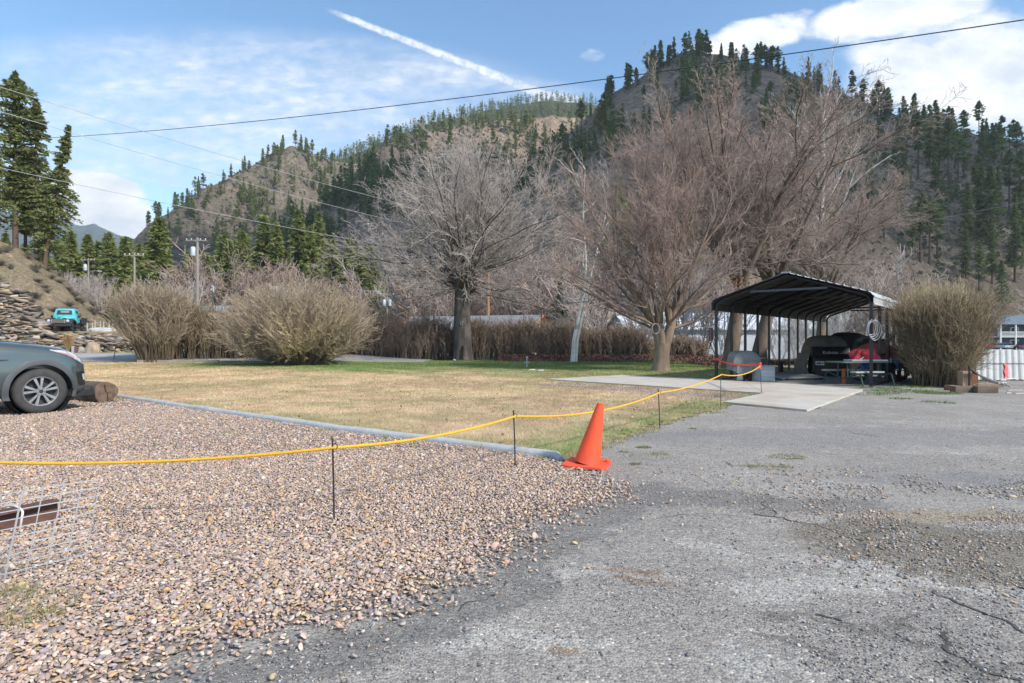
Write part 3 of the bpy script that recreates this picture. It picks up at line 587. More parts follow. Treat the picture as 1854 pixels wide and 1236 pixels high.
scatter('rocky_knoll', 30, 340, 600, 25, 140, 9, 17, 'dark conifer on the stony flank of the knoll', 'conifers on the knoll flank', seed=9, one=True, dens=lambda x, r: .3+.7*(x > 440))
# trees between the road and the hills
mid = [(128, 416, 118, 'big1'), (160, 424, 122, 'big1'), (198, 420, 120, 'big3'), (226, 428, 118, 'big1'), (252, 440, 125, 'big3'), (288, 394, 104, 'big2'), (345, 452, 128, 'fir1'), (372, 458, 126, 'fir3'), (415, 432, 130, 'big1'), (440, 418, 136, 'big1'), (478, 388, 140, 'big1'), (500, 402, 138, 'big3'), (540, 378, 145, 'big3'), (562, 410, 140, 'big3'), (577, 384, 148, 'big3'), (604, 432, 130, 'big1'), (632, 428, 125, 'big1'), (652, 445, 118, 'big1'), (680, 470, 115, 'big3'), (668, 500, 104, 'big3'), (408, 486, 92, 'big1'), (45, 440, 100, 'big1'), (80, 430, 110, 'big1'), (10, 420, 100, 'big3'), (1016, 505, 72, 'big1'), (1120, 330, 100, 'big3'), (1140, 410, 96, 'big1'), (1245, 390, 105, 'fir1'), (1450, 440, 100, 'fir1'), (590, 490, 96, 'big1')]
ml = {5: 'broad layered conifer standing between the two left utility poles', 20: 'small very dark conifer behind the round bush', 24: 'low dark conifer behind the white birch', 22: 'yellow green conifer at the top left of the bank', 12: 'narrow tall conifer below the spur, left of the grey tree'}
for i, (px, ty, Yd, kd) in enumerate(mid):
    x, y, zt = A(px, ty, Yd); zb = float(gz(x, y))-.3
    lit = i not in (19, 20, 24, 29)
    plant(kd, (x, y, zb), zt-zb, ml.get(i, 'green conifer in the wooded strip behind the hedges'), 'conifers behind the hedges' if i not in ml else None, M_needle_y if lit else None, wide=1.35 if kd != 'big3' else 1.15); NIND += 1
rn_ = random.Random(77)
for k in range(26):
    px = rn_.uniform(110, 690); Yd = rn_.uniform(128, 175); ty = rn_.uniform(425, 480) if px < 350 else rn_.uniform(415, 475); x, y, zt = A(px, ty, Yd); zb = float(gz(x, y))-.3
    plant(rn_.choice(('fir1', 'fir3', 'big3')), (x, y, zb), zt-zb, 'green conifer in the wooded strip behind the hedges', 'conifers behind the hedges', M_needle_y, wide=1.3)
for o in list(S.objects):
    if o.get('group') is None and 'group' in o: del o['group']
# the far ridge is wooded beyond counting
def far_forest():
    V_ = []; f = []; n0 = 0; rn = np.random.default_rng(4); P, ns = HILLS['wooded_ridge']; protos = [proto_of(k)[0] for k in ('fir2', 'pine2')]
    red = [(v.reshape(-1, 4, 3)[::5].reshape(-1, 3)) for v, _ in protos]
    def put(P, ns, n, lo, hmin, hmax):
        nonlocal n0
        for _ in range(n):
            i = rn.integers(0, P.shape[0]); j = min(ns-1, int(ns*(lo+(1-lo)*rn.random()**.7))); p = P[i, j]; r_ = red[rn.integers(0, 2)]
            h = rn.uniform(hmin, hmax)/15; w = rn.random()*6.28; c, s_ = math.cos(w), math.sin(w)
            q_ = r_.copy()*h; q_[:, :2] *= 1.5; x = q_[:, 0]*c-q_[:, 1]*s_; y = q_[:, 0]*s_+q_[:, 1]*c
            V_.append(np.stack([x+p[0], y+p[1], q_[:, 2]+p[2]-.5], -1)); f.append(np.arange(len(q_)).reshape(-1, 4)+n0); n0 += len(q_)
    put(P, ns, 3800, .35, 11, 22)
    return npmesh('far_conifer_forest', np.concatenate(V_), [np.concatenate(f)], M_needle_y)
def small_wood(name, hn, n, x0, x1, rows, label, hmin=6, hmax=13, seed=1, cm=None):
    V_ = []; f = []; n0 = 0; rn = np.random.default_rng(seed); red = [proto_of(k)[0][0].reshape(-1, 4, 3)[::3].reshape(-1, 3) for k in ('fir1', 'fir2', 'pine2')]; C = 0
    while C < n:
        px = rn.uniform(x0, x1); py = ridge_row(hn, px)+rn.uniform(*rows)
        if vnoise(px*.02, py*.03, seed) < .42: continue
        C += 1; p = on_hill(hn, px, py); h = rn.uniform(hmin, hmax)/15; w = rn.random()*6.28; c, s_ = math.cos(w), math.sin(w); q_ = red[rn.integers(0, 3)]*h; q_ = q_*np.array([1.5, 1.5, 1.])
        V_.append(np.stack([q_[:, 0]*c-q_[:, 1]*s_+p[0], q_[:, 0]*s_+q_[:, 1]*c+p[1], q_[:, 2]+p[2]], -1)); f.append(np.arange(len(q_)).reshape(-1, 4)+n0); n0 += len(q_)
    return tag(npmesh(name, np.concatenate(V_), [np.concatenate(f)], cm or M_needle), label, 'forest', kind='stuff')
small_wood('conifer_wood', 'mountain', 420, 640, 1640, (1, 120), 'small conifers dotted thinly over the mountain behind the bare trees', seed=5)
small_wood('conifer_wood', 'mountain', 30, 1640, 1900, (4, 170), 'smaller conifers filling in between the tall ones on the right flank', 7, 14, seed=6)
small_wood('conifer_wood', 'spur_ridge', 620, 440, 1140, (2, 150), 'small conifers over the grey spur below the far ridge', 8, 17, seed=7)
small_wood('conifer_wood', 'rocky_knoll', 170, 280, 720, (2, 150), 'small conifers on the sunlit knoll', 8, 17, seed=8, cm=M_needle_y)
ff = far_forest(); tag(ff, 'thin yellow green conifer wood covering the farthest ridge', 'forest', kind='stuff')
def brush():
    rn = np.random.default_rng(15); V_ = []; 
    for hn, n, x0, x1, r0, r1 in (('mountain', 9000, 640, 1900, 0, 360), ('rocky_knoll', 3500, 250, 760, 0, 180), ('spur_ridge', 3000, 430, 1000, 0, 220)):
        P, ns = HILLS[hn]; ux = (P[:, 5, 0]/P[:, 5, 1])*F+CX; ii = rn.integers(np.searchsorted(ux, x0), min(len(ux)-1, np.searchsorted(ux, x1)), n); jj = (rn.uniform(.08, .995, n)*(ns-1)).astype(int); p = P[ii, jj]+rn.normal(0, 1.0, (n, 3))*np.array([1, 1, .0])
        k = fbm(p[:, 0]*.03, p[:, 1]*.03, 3, 3) > .44; p = p[k]; n = len(p); s_ = rn.uniform(.35, 1.25, n)[:, None]*(1+(hn != 'mountain')*.7)
        for q_ in range(3):
            a = rn.normal(0, 1, (n, 3)); a[:, 2] = 0; a /= np.linalg.norm(a, axis=1, keepdims=True); u = np.array([0, 0, 1.])
            V_.append(np.stack([p-a*s_*.9, p+a*s_*.9, p+a*s_*.5+u*s_*.8, p-a*s_*.6+u*s_*.9], 1).reshape(-1, 3))
    V_ = np.concatenate(V_); return tag(npmesh('mountain_brush', V_, [np.arange(len(V_)).reshape(-1, 4)], mat('brush_grey_brown', (.16, .13, .10), (.22, .18, .13), .05, .95, c3=(.15, .16, .08))), 'low brush and dark rocks speckling the open mountain slopes', 'brush', kind='stuff')
brush()
def logs():
    rn = random.Random(9); k = 0
    base = None
    for px, py, L, a in ((1655, 345, 14, .1), (1690, 372, 10, -.3), (1662, 380, 12, .0), (1640, 500, 13, .4), (1720, 330, 9, .2), (1765, 470, 10, .1), (1790, 395, 9, -.2), (1700, 560, 9, .2), (1650, 405, 8, -.1), (1805, 560, 10, -.5)):
        p = on_hill('mountain', px, py); o = MB().tube([(-L/2, 0, 0), (0, 0, .25), (L/2, 0, .1)], [.28, .22, .10], 6).build('fallen_log', M_snag); o.location = (p[0], p[1], p[2]+.55); o.rotation_euler = (0, a, rn.uniform(-.3, .3)); tag(o, 'charred fallen trunk lying across the right flank of the mountain', 'log', 'fallen trunks on the mountain')
logs()
# big conifers on the bank at the left edge
M_pine_l = mat('pine_needles_near', (.17, .20, .07), (.25, .27, .10), .8, .7, c3=(.12, .15, .055), transl=.38)
lefts = [(28, 110, 470, 66, (301, 1, 1, .30, 460, 30, .30, 'pine', .5), .135, 'tallest ponderosa pine at the left edge, forked top and long bare trunk', 0),
         (66, 160, 476, 67, (302, 1, 1, .25, 460, 30, .28, 'fir', .5), .14, 'dense dark pine second from the left on the bank', 0),
         (-14, 190, 455, 62, (303, 1, 1, .25, 380, 28, .28, 'fir', .9), .15, 'pine cut by the left edge of the picture', 0),
         (112, 205, 480, 65, (304, 1, 1, .16, 380, 34, .26, 'fir', .2), .165, 'leaning fir at the right of the group on the bank', 1),
         (46, 255, 474, 69, (305, 1, 1, .30, 380, 28, .30, 'pine', .5), .14, 'shorter pine between the two tallest on the bank', 0),
         (84, 300, 478, 70, (306, 1, 1, .15, 260, 28, .28, 'fir', .9), .13, 'low bushy pine behind the leaning fir', 0)]
for px, ty, by, Yd, sp_, rr, lb, ln in lefts:
    x, y, zt = A(px, ty, Yd); x2, _, zb = A(px, by, Yd); h = zt-zb; sp_ = list(sp_); sp_[1] = h; sp_[2] = h*rr
    d = conifer_mesh(*sp_); zb -= 1.0
    if ln:
        x, y, _ = A(78, by, Yd)
    e = conifer('pine_tree' if sp_[7] == 'pine' else 'fir_tree', d, M_pine_l, (x, y, zb), label=lb, cat='tree', group='tall conifers on the bank')
    if ln: e.rotation_euler = (0, math.atan2(A(125, ty, Yd)[0]-x, h), 0)
# ------------------------------------------------------------------ bare trees and shrubs
def grow(rg, p0, d0, L, r0, lvl, spec, out):
    """recursive limb; spec[lvl] = (points, wobble, up, children, child length, child angle, start)"""
    n, wob, up, nch, cl, ca, st_ = spec[lvl]
    P = [np.array(p0, float)]; d = np.array(d0, float); d /= np.linalg.norm(d)
    for i in range(n):
        d = d+rg.normal(0, wob, 3)+np.array([0, 0, up]); d /= np.linalg.norm(d); P.append(P[-1]+d*L/n)
    P = np.array(P); tip = .35 if lvl < len(spec)-1 else .45; rr = r0*(1-(1-tip)*np.linspace(0, 1, n+1)); out[lvl].append((P, rr))
    if lvl+1 >= len(spec): return
    for c in range(nch):
        t = st_+(1-st_)*((c+rg.random())/nch); k = min(n-1, int(t*n)); q_ = P[k]+(P[k+1]-P[k])*(t*n-k); dd = P[k+1]-P[k]; dd /= np.linalg.norm(dd)
        ax = np.cross(dd, rg.normal(0, 1, 3)); ax /= np.linalg.norm(ax)+1e-9; an = ca*(.6+.8*rg.random())
        nd = dd*math.cos(an)+ax*math.sin(an); rc = max(rr[k]*(.42+.25*rg.random()), .004)
        grow(rg, q_, nd, L*cl*(.55+.7*rg.random())*(1-.35*t), rc, lvl+1, spec, out)
def bark(name, c1, c2, sc=3.):
    return mat(name, c1, c2, sc, .95, .7, sc*4, stretch=(1, 1, .3), bdist=.03)
def bare_tree(name, loc, limbs, spec, mtrunk, mtwig, trunk=None, seed=1, minr=.006, **kw):
    e = empty(name, loc, **kw); rg = np.random.default_rng(seed); out = [[] for _ in spec]
    for p, d, L, r in limbs: grow(rg, p, d, L, r, 0, spec, out)
    if trunk: V_, f = tubes(trunk+out[0], lambda r: 14 if r > .2 else 7); npmesh('trunk', V_, [f], mtrunk, e, smooth=True)
    else: V_, f = tubes(out[0], lambda r: 7); npmesh('trunk', V_, [f], mtrunk, e, smooth=True)
    tw = [(P, np.maximum(r, minr)) for l in out[1:] for P, r in l]; V_, f = tubes(tw, lambda r: 4 if r > .03 else 3); npmesh('crown', V_, [f], mtwig, e)
    return e
def fan(rg, n, p, zlo, zhi, elo, ehi, Llo, Lhi, r, jit=.3, azs=None):
    L_ = []
    for i in range(n):
        az = (i+rg.random())/n*2*PI*1.618*3; el = R(rg.uniform(elo, ehi)); d = (math.cos(az)*math.cos(el), math.sin(az)*math.cos(el), math.sin(el))
        z = rg.uniform(zlo, zhi); L_.append(((p[0]+d[0]*jit, p[1]+d[1]*jit, z), d, rg.uniform(Llo, Lhi), r*rg.uniform(.7, 1.2)))
    return L_
M_barkA = bark('cottonwood_bark', (.145, .12, .105), (.055, .047, .045), 2.5); M_twA = mat('grey_twigs', (.50, .44, .41), (.38, .33, .30), .6, .85)
M_barkB = bark('maple_bark', (.27, .20, .14), (.15, .115, .09), 2.2); M_twB = mat('reddish_twigs', (.38, .275, .235), (.28, .205, .18), .5, .85, c3=(.48, .41, .37))
M_twC = mat('brown_twigs', (.41, .315, .27), (.30, .23, .20), .4, .85, c3=(.50, .44, .40))
M_birch = mat('birch_bark', (.78, .75, .70), (.60, .57, .53), 1.4, .8, .3, 8, stretch=(1, 1, 2.5), c3=(.16, .14, .13)); M_twG = mat('pale_twigs', (.48, .43, .41), (.38, .33, .31), .6, .85)
# A: old topped cottonwood
ax, ay, _ = G(838, 652); rg = np.random.default_rng(61)
tr = [(np.array([(0, 0, -.3), (.02, 0, .35), (0, 0, 1.2), (-.05, 0, 3.), (0, .05, 5.), (.1, 0, 6.6), (.15, 0, 7.6), (.1, 0, 8.4)]), np.array([.86, .74, .66, .62, .60, .74, .60, .30]))]
lim = fan(rg, 64, (.05, 0), 5.6, 8.3, 6, 84, 6.4, 9.6, .065, .35)+fan(rg, 30, (.05, 0), 5.2, 7.5, -25, 20, 5.2, 7.2, .055, .4)
for az, L in ((2.6, 4.), (.5, 3.4), (1.2, 3.)): lim.append(((0, 0, 6.4), (math.cos(az), math.sin(az)*.4, 1.1), L, .17))
tA = bare_tree('cottonwood_tree', (ax, ay, 0), lim, [(6, .12, .045, 12, .38, .66, .2), (4, .15, .05, 8, .50, .6, .15), (3, .16, .03, 3, .6, .6, .3), (2, .16, .02, 0, 0, 0, 0)], M_barkA, M_twA, tr, 62, .0085, label='old topped tree with a thick dark trunk and a grey starburst of bare limbs', cat='tree')
kn = MB()
for i in range(16):
    w = i*2.4; kn.tube([(math.cos(w)*.5, math.sin(w)*.5, 5.2+i*.18), (math.cos(w)*.95, math.sin(w)*.95, 5.5+i*.18), (math.cos(w)*1.15, math.sin(w)*1.15, 5.9+i*.18)], [.30, .22, .05], 7)
kn.build('burls', bark('burl_bark', (.17, .105, .065), (.06, .045, .035), 3), tA, smooth=True, disp=.12, dsc=.3)
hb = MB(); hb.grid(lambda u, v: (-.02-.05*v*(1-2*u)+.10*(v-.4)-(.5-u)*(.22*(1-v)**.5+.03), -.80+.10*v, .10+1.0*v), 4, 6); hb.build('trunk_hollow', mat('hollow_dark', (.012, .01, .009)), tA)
# B: maple in front of the hedge
bx_, by_, _ = G(1196, 671); rg = np.random.default_rng(71)
tb = [(np.array([(0, 0, -.2), (.02, 0, .15), (.05, 0, .7), (.12, 0, 1.3)]), np.array([.56, .42, .36, .33])),
      (np.array([(.05, 0, .8), (-.12, 0, 1.6), (-.35, .1, 2.4), (-1.0, .1, 3.6), (-1.75, .2, 5.0)]), np.array([.27, .21, .17, .13, .08])),
      (np.array([(.08, 0, .9), (0, -.1, 1.7), (-.15, -.1, 2.6), (-.42, -.1, 4.2), (-.6, 0, 6.4)]), np.array([.28, .18, .14, .11, .07])),
      (np.array([(.12, 0, .9), (.42, 0, 1.9), (.62, 0, 2.6), (1.2, 0, 4.0), (1.9, 0, 5.8)]), np.array([.28, .22, .18, .12, .07])),
      (np.array([(.5, 0, 2.2), (.35, .1, 3.2), (.15, .15, 4.6), (.05, .1, 6.6)]), np.array([.22, .15, .11, .07])),
      (np.array([(.62, 0, 2.5), (.85, .3, 3.6), (1.0, .4, 5.2), (1.25, .5, 7.)]), np.array([.2, .15, .12, .09]))]
lim = []
for P, r in tb[1:]:
    for k in range(9):
        t = .28+.72*k/8.; i = min(len(P)-2, int(t*(len(P)-1))); f_ = t*(len(P)-1)-i; p = P[i]+(P[i+1]-P[i])*f_; d0 = (P[i+1]-P[i])/np.linalg.norm(P[i+1]-P[i])
        az = rg.random()*6.28; d = d0*.75+np.array([math.cos(az), math.sin(az), .25])*.75; lim.append((p, d, rg.uniform(3.9, 6.0), .050*(1.25-.5*t)))
    lim.append((P[-1], P[-1]-P[-2], 5.0, r[-1]*.8)); lim.append((P[-1], (P[-1]-P[-2])+np.array([.3, .2, 0]), 5.2, r[-1]*.7))
for az, L in ((3.0, 6.2), (3.3, 5.6), (2.8, 5.4), (.2, 4.8), (-.2, 4.2), (4.4, 4.6), (1.5, 4.6), (3.6, 5.2), (5.2, 4.4)): lim.append(((.1+.25*math.cos(az), .2*math.sin(az), 1.9+.5*rg.random()), (math.cos(az), math.sin(az), .62), L, .07))
tB = bare_tree('maple_tree', (bx_, by_, 0), lim, [(6, .10, .055, 12, .40, .6, .15), (4, .14, .05, 9, .52, .55, .15), (3, .14, .05, 3, .62, .55, .25), (2, .14, .03, 0, 0, 0, 0)], M_barkB, M_twB, tb, 72, .0052, label='spreading bare maple with tan limbs forking low, left of the carport', cat='tree')
# C, D: two leaning trees behind the shelter
M_barkC = bark('rough_brown_bark', (.19, .145, .11), (.10, .078, .062), 2.)
def bigtree(px, Yd, seed, lean, label, tall, spread, mt, group=None, tw=None):
    x = (px-CX)/F*Yd; rg = np.random.default_rng(seed)
    P = np.array([(0, 0, -.3), (lean*.10, 0, .9), (lean*.45, 0, 2.6), (lean*.8, .1, 4.2), (lean, .2, 5.4)]); t_ = [(P, np.array([.56, .40, .34, .30, .25]))]; lim = []
    for k in range(5):
        az = k*1.256+.4; Q = np.array([P[3], P[3]+np.array([math.cos(az)*.8, math.sin(az)*.8, 1.6]), P[3]+np.array([math.cos(az)*2.1*spread, math.sin(az)*1.8, 4.2]), P[3]+np.array([math.cos(az)*3.2*spread, math.sin(az)*2.6, tall*.48])]); t_.append((Q, np.array([.22, .14, .09, .055])))
        for j in range(11):
            s_ = .12+.88*j/10; i = min(2, int(s_*3)); p = Q[i]+(Q[i+1]-Q[i])*(s_*3-i); a2 = rg.random()*6.28; d0 = (Q[i+1]-Q[i])/np.linalg.norm(Q[i+1]-Q[i])
            lim.append((p, d0*.6+np.array([math.cos(a2)*.9, math.sin(a2)*.9, .10+.2*rg.random()]), rg.uniform(3.8, 5.8), .048))
        lim.append((Q[-1], Q[-1]-Q[-2], tall*.30, .05))
    return bare_tree('bare_tree', (x, Yd, 0), lim, [(6, .14, .03, 12, .42, .66, .12), (4, .17, .03, 9, .50, .62, .12), (3, .18, .0, 3, .6, .6, .2), (2, .18, 0., 0, 0, 0, 0)], mt, tw or M_twC, t_, seed+1, .0064, label=label, cat='tree', group=group)
bigtree(1322, 31., 81, .7, 'bare tree with a leaning trunk behind the second post of the metal shelter', 13.2, 1.0, M_barkC)
bigtree(1372, 33., 83, 1.1, 'bare forked tree with rough brown trunk behind the middle of the shelter', 13.5, 1.05, M_barkC)
bigtree(1485, 44., 85, .3, 'wide bare tree whose low twigs hang behind the shelter roof', 12., .85, M_barkC)
# tall thin tree poking over the mountain skyline
x, y, _ = A(1490, 600, 46); rg = np.random.default_rng(91)
P = np.array([(0, 0, -.3), (.1, 0, 4), (-.3, 0, 9), (.1, 0, 15), (0, 0, 19)]); lim = [(P[2]+(P[4]-P[2])*t, (math.cos(a), math.sin(a), 1.1), 6.5*(1.15-t*.75), .06) for t, a in [(i/22., i*2.4) for i in range(22)]]+[(P[4], (0, 0, 1), 5, .07)]
bare_tree('bare_tree', (x, y, 0), lim, [(5, .09, .06, 9, .4, .5, .2), (3, .12, .05, 4, .5, .5, .2), (2, .12, .03, 0, 0, 0, 0)], M_birch, M_twG, [(P, np.array([.32, .27, .2, .12, .07]))], 92, .011, label='tallest slender bare tree, its top twigs against the white cloud', cat='tree')
# birch with two stems
x, y, _ = G(1036, 655); lim = []
s1 = np.array([(0, 0, -.2), (.12, 0, 1.5), (.45, 0, 3.2), (.85, 0, 4.9), (.95, 0, 7), (.75, .1, 10.), (.9, .1, 13.2)]); s2 = np.array([(.22, .1, -.2), (.35, .1, 1.5), (.7, .1, 3.2), (1.15, .1, 5.4), (1.7, .1, 7.6), (2.3, .2, 10.), (2.5, .2, 12)])
rg = np.random.default_rng(95)
for P in (s1, s2):
    for k in range(16):
        t = .42+.58*k/15; i = min(5, int(t*6)); p = P[i]+(P[i+1]-P[i])*(t*6-i); a = rg.random()*6.28; lim.append((p, (math.cos(a), math.sin(a), .7), rg.uniform(1.4, 3.2), .03))
lim.append(((.5, 0, 4.4), (-1., 0, -.35), 1.4, .04))
bare_tree('birch_tree', (x, y, 0), lim, [(4, .14, .02, 7, .5, .6, .2), (3, .15, .0, 3, .5, .6, .3), (2, .15, 0, 0, 0, 0, 0)], M_birch, M_twG, [(s1, np.array([.16, .135, .115, .09, .06, .035, .015])), (s2, np.array([.13, .11, .09, .07, .045, .03, .012]))], 96, .007, label='white barked birch with two stems rising from the leaf litter', cat='tree')
# smaller bare thickets further off
def thick_proto(seed, mt, hh=7.):
    rg = np.random.default_rng(seed); lim = []
    for k in range(9): az = rg.random()*6.28; lim.append(((math.cos(az)*.5, math.sin(az)*.5, 0), (math.cos(az)*.55, math.sin(az)*.55, 1.2), rg.uniform(.7, 1.)*hh, .07))
    return lim
TH = {}
def thicket(px, ty, Yd, kind, label, group=None, wide=1.):
    x, y, zt = A(px, ty, Yd); zb = float(gz(x, y)); mt = {'red': M_twB, 'grey': M_twG, 'brown': M_twC, 'white': M_white_tw}[kind]
    if kind not in TH:
        TH[kind] = bare_tree('bare_tree', (x, y, zb), thick_proto(len(TH)+200, mt), [(5, .1, .05, 13, .42, .55, .15), (4, .13, .05, 8, .5, .55, .15), (3, .15, .03, 0, 0, 0, 0)], mt, mt, None, 210+len(TH), .018, cat='tree'); o = TH[kind]; sc = (zt-zb)/7.6
        o.scale = (sc*wide, sc*wide, sc); tag(o, label, 'tree', group); return o
    return copy_thing(TH[kind], (x, y, zb-.1), random.random()*6, ((zt-zb)/7.6*wide, (zt-zb)/7.6*wide, (zt-zb)/7.6), label=label, category='tree', group=group)
M_white_tw = mat('white_stems', (.52, .51, .52), (.38, .37, .38), .5, .8)
for px, ty, Yd, kd, w in [(372, 470, 88, 'red', 1.3), (398, 455, 95, 'brown', 1.2), (430, 470, 92, 'brown', 1.3), (455, 445, 98, 'red', 1.3), (480, 455, 100, 'red', 1.2), (505, 470, 92, 'brown', 1.2), (530, 480, 90, 'red', 1.2), (340, 500, 80, 'grey', 1.3), (310, 505, 84, 'grey', 1.3), (620, 510, 84, 'brown', 1.2), (700, 470, 90, 'brown', 1.3), (735, 440, 95, 'grey', 1.2), (770, 450, 92, 'grey', 1.3), (800, 470, 88, 'brown', 1.3), (860, 460, 88, 'brown', 1.3), (900, 450, 90, 'grey', 1.3), (940, 460, 84, 'brown', 1.3), (975, 440, 80, 'brown', 1.3), (1010, 430, 76, 'red', 1.3), (1060, 420, 74, 'brown', 1.3), (1600, 470, 75, 'brown', 1.2), (1560, 460, 78, 'grey', 1.2), (1500, 470, 80, 'brown', 1.2), (1090, 480, 66, 'grey', 1.2)]:
    thicket(px, ty, Yd, kd, 'leafless grey brown tree in the thicket behind the hedges', 'bare trees behind the hedges', w)
for px, ty, Yd in [(128, 470, 74), (148, 480, 76), (168, 488, 74), (140, 505, 71), (185, 505, 73), (110, 480, 74)]: 
    o = thicket(px, ty, Yd, 'grey', 'grey leafless bush behind the crest of the bank, beside the small pole', 'grey bushes at the end of the bank', 1.4); z_ = on_hill('hillside', px, 600 if px > 200 else 560); o.location.z = max(0.5, A(px, max(ty+60, 560), Yd)[2]); o.scale = (.55, .55, .62)
for px, ty, Yd in [(1165, 455, 50), (1215, 440, 52), (1262, 445, 53), (1310, 480, 52), (1410, 510, 56), (1470, 515, 56), (1500, 530, 58), (1440, 550, 52)]:
    thicket(px, ty, Yd, 'white', 'pale stemmed sapling clump between the maple and the shelter', 'pale saplings behind the shelter', .75)
# orange dead leaves left on the tree by the shelter
def leaves(name, pts, size, m, label, seed=1):
    rg = np.random.default_rng(seed); P = np.asarray(pts); n = len(P); a = rg.normal(0, 1, (n, 3)); a /= np.linalg.norm(a, axis=1, keepdims=True); b = np.cross(a, rg.normal(0, 1, (n, 3))); b /= np.linalg.norm(b, axis=1, keepdims=True)
    s_ = size*(.5+rg.random(n))[:, None]; V_ = np.stack([P-a*s_, P+b*s_*.6, P+a*s_, P-b*s_*.6], 1).reshape(-1, 3)
    return tag(npmesh(name, V_, [np.arange(4*n).reshape(-1, 4)], m), label, 'leaves', kind='stuff')
rg = np.random.default_rng(3); pts = []
for px, py, sx, sy, n in ((1285, 545, 14, 10, 160), (1330, 520, 22, 14, 260), (1340, 560, 10, 8, 90), (1262, 500, 14, 12, 40), (1420, 400, 60, 40, 60), (1180, 480, 8, 6, 20), (1300, 470, 40, 30, 40)):
    for _ in range(n):
        pts.append(A(px+rg.normal(0, sx), py+rg.normal(0, sy), 30.5+rg.normal(0, .6)))
M_orleaf = mat('orange_leaves', (.36, .15, .06), (.22, .09, .04), 3, .8)
leaves('clinging_leaves', pts, .06, M_orleaf, 'rust coloured dead leaves clinging to twigs left of the shelter roof')
# leaf litter along the hedge
pts = []
rg = np.random.default_rng(8)
for _ in range(26000):
    x = rg.uniform(-1, 17); y = 41.5+.6*rg.normal()-max(0, x-5)*.18+rg.random()*2.2; pts.append((x, y, .05+.45*max(0, 1-abs(y-43.2+max(0, x-5)*.18)/1.8)*rg.random()))
for _ in range(5000): pts.append((rg.uniform(11, 19.5), rg.uniform(33, 38), .03+.25*rg.random()))

M_litter = mat('brown_leaves', (.21, .115, .075), (.11, .065, .05), 1.3, .85)
ptl = []
for _ in range(2600):
    y = 7.5*(38/7.5)**rg.random(); x = rg.uniform(-22, 9)
    if inpoly(np.array([x]), np.array([y]), lawn)[0]: ptl.append((x, y, .02+.02*rg.random()))
leaves('lawn_leaves', ptl, .026, mat('pale_dry_leaves', (.42, .30, .19), (.25, .17, .11), 3, .85), 'scattered dry leaves and bits lying on the lawn', 6)
leaves('fallen_leaves', pts, .07, M_litter, 'brown leaf litter banked along the foot of the hedge', 5)
P_, ns__ = HILLS['hillside']; rg = np.random.default_rng(44)
SB = None
for k in range(70):
    px = rg.uniform(-40, 225); ux = (P_[:, 5, 0]/P_[:, 5, 1])*F+CX; i = int(np.argmin(np.abs(ux-px))); p = P_[i, int(rg.uniform(.15, 1.)*(ns__-1))]
    if SB is None:
        polys = []
        for q_ in range(170):
            a = rg.random()*6.28; s_ = rg.random()*.9; d = np.array([math.cos(a)*s_, math.sin(a)*s_, .75]); h_ = rg.uniform(.45, .9); polys.append((np.array([d*.05, d*h_*.6, d*h_+rg.normal(0, .06, 3)]), np.array([.012, .010, .006])))
        V_, f = tubes(polys, lambda r: 3); SB = npmesh('bank_bush', V_, [f], mat('sage_twigs', (.20, .17, .14), (.13, .11, .09), 1, .9, c3=(.27, .25, .17))); o = SB
    else: o = SB.copy(); COL.objects.link(o)
    o.location = p; o.rotation_euler = (0, 0, rg.random()*6); o.scale = (rg.uniform(.6, 1.7),)*2+(rg.uniform(.5, 1.1),); tag(o, 'low dry brown bush on the bank above the stone wall', 'bush', 'dry bushes on the bank')
# --- hedges and bushes
def shrub(name, stems, m, label, seed, spec, minr=.006, cat='hedge', m2=None):
    rg = np.random.default_rng(seed); out = [[] for _ in spec]
    for p, d, L, r in stems: grow(rg, p, d, L, r, 0, spec, out)
    c = np.mean([s_[0] for s_ in stems], axis=0); c[2] = 0; e = empty(name, tuple(float(v) for v in c), label=label, cat=cat)
    V_, f = tubes([(P-c, np.maximum(r, minr)) for P, r in out[0]], lambda r: 4); npmesh('stems', V_, [f], m, e)
    V_, f = tubes([(P-c, np.maximum(r, minr)) for l in out[1:] for P, r in l], lambda r: 3); npmesh('twigs', V_, [f], m2 or m, e)
    return e
M_hdg = mat('hedge_stems_shaded', (.17, .13, .08), (.11, .085, .055), .7, .9); M_hdg2 = mat('hedge_twigs', (.30, .235, .15), (.20, .155, .10), .5, .9, c3=(.38, .31, .19))  # stems darkened: the shade of the hedge core is in their colour
M_hdgd = mat('hedge_dark_stems', (.19, .155, .12), (.12, .10, .08), .7, .9); M_hdgd2 = mat('hedge_grey_twigs', (.36, .265, .20), (.25, .185, .14), .5, .9)
M_bush = mat('bush_stems', (.34, .27, .21), (.24, .19, .15), .8, .9); M_bush2 = mat('bush_twigs', (.47, .375, .27), (.33, .265, .20), .5, .9, c3=(.58, .46, .29))
M_sh2 = mat('straw_shoots', (.60, .50, .30), (.46, .38, .22), .7, .9, c3=(.48, .46, .24))
rg = np.random.default_rng(12); st_ = []
for i in range(1000):
    t = rg.random(); x = -25.6+9.5*t; y = 40.6+rg.normal()*.7+t*1.5; h = 3.7+.3*math.sin(t*9)
    st_.append(((x, y, 0), (rg.normal()*.10, rg.normal()*.10, 1), h*rg.uniform(.62, 1.02), .022))
shrub('hedge', st_, M_hdg, 'tall olive brown bare hedge behind the round bush, clear of the ground below', 13, [(5, .05, .02, 9, .32, .42, .32), (3, .1, .06, 4, .5, .4, .3), (2, .1, .03, 0, 0, 0, 0)], .010, m2=M_hdg2)
st_ = []
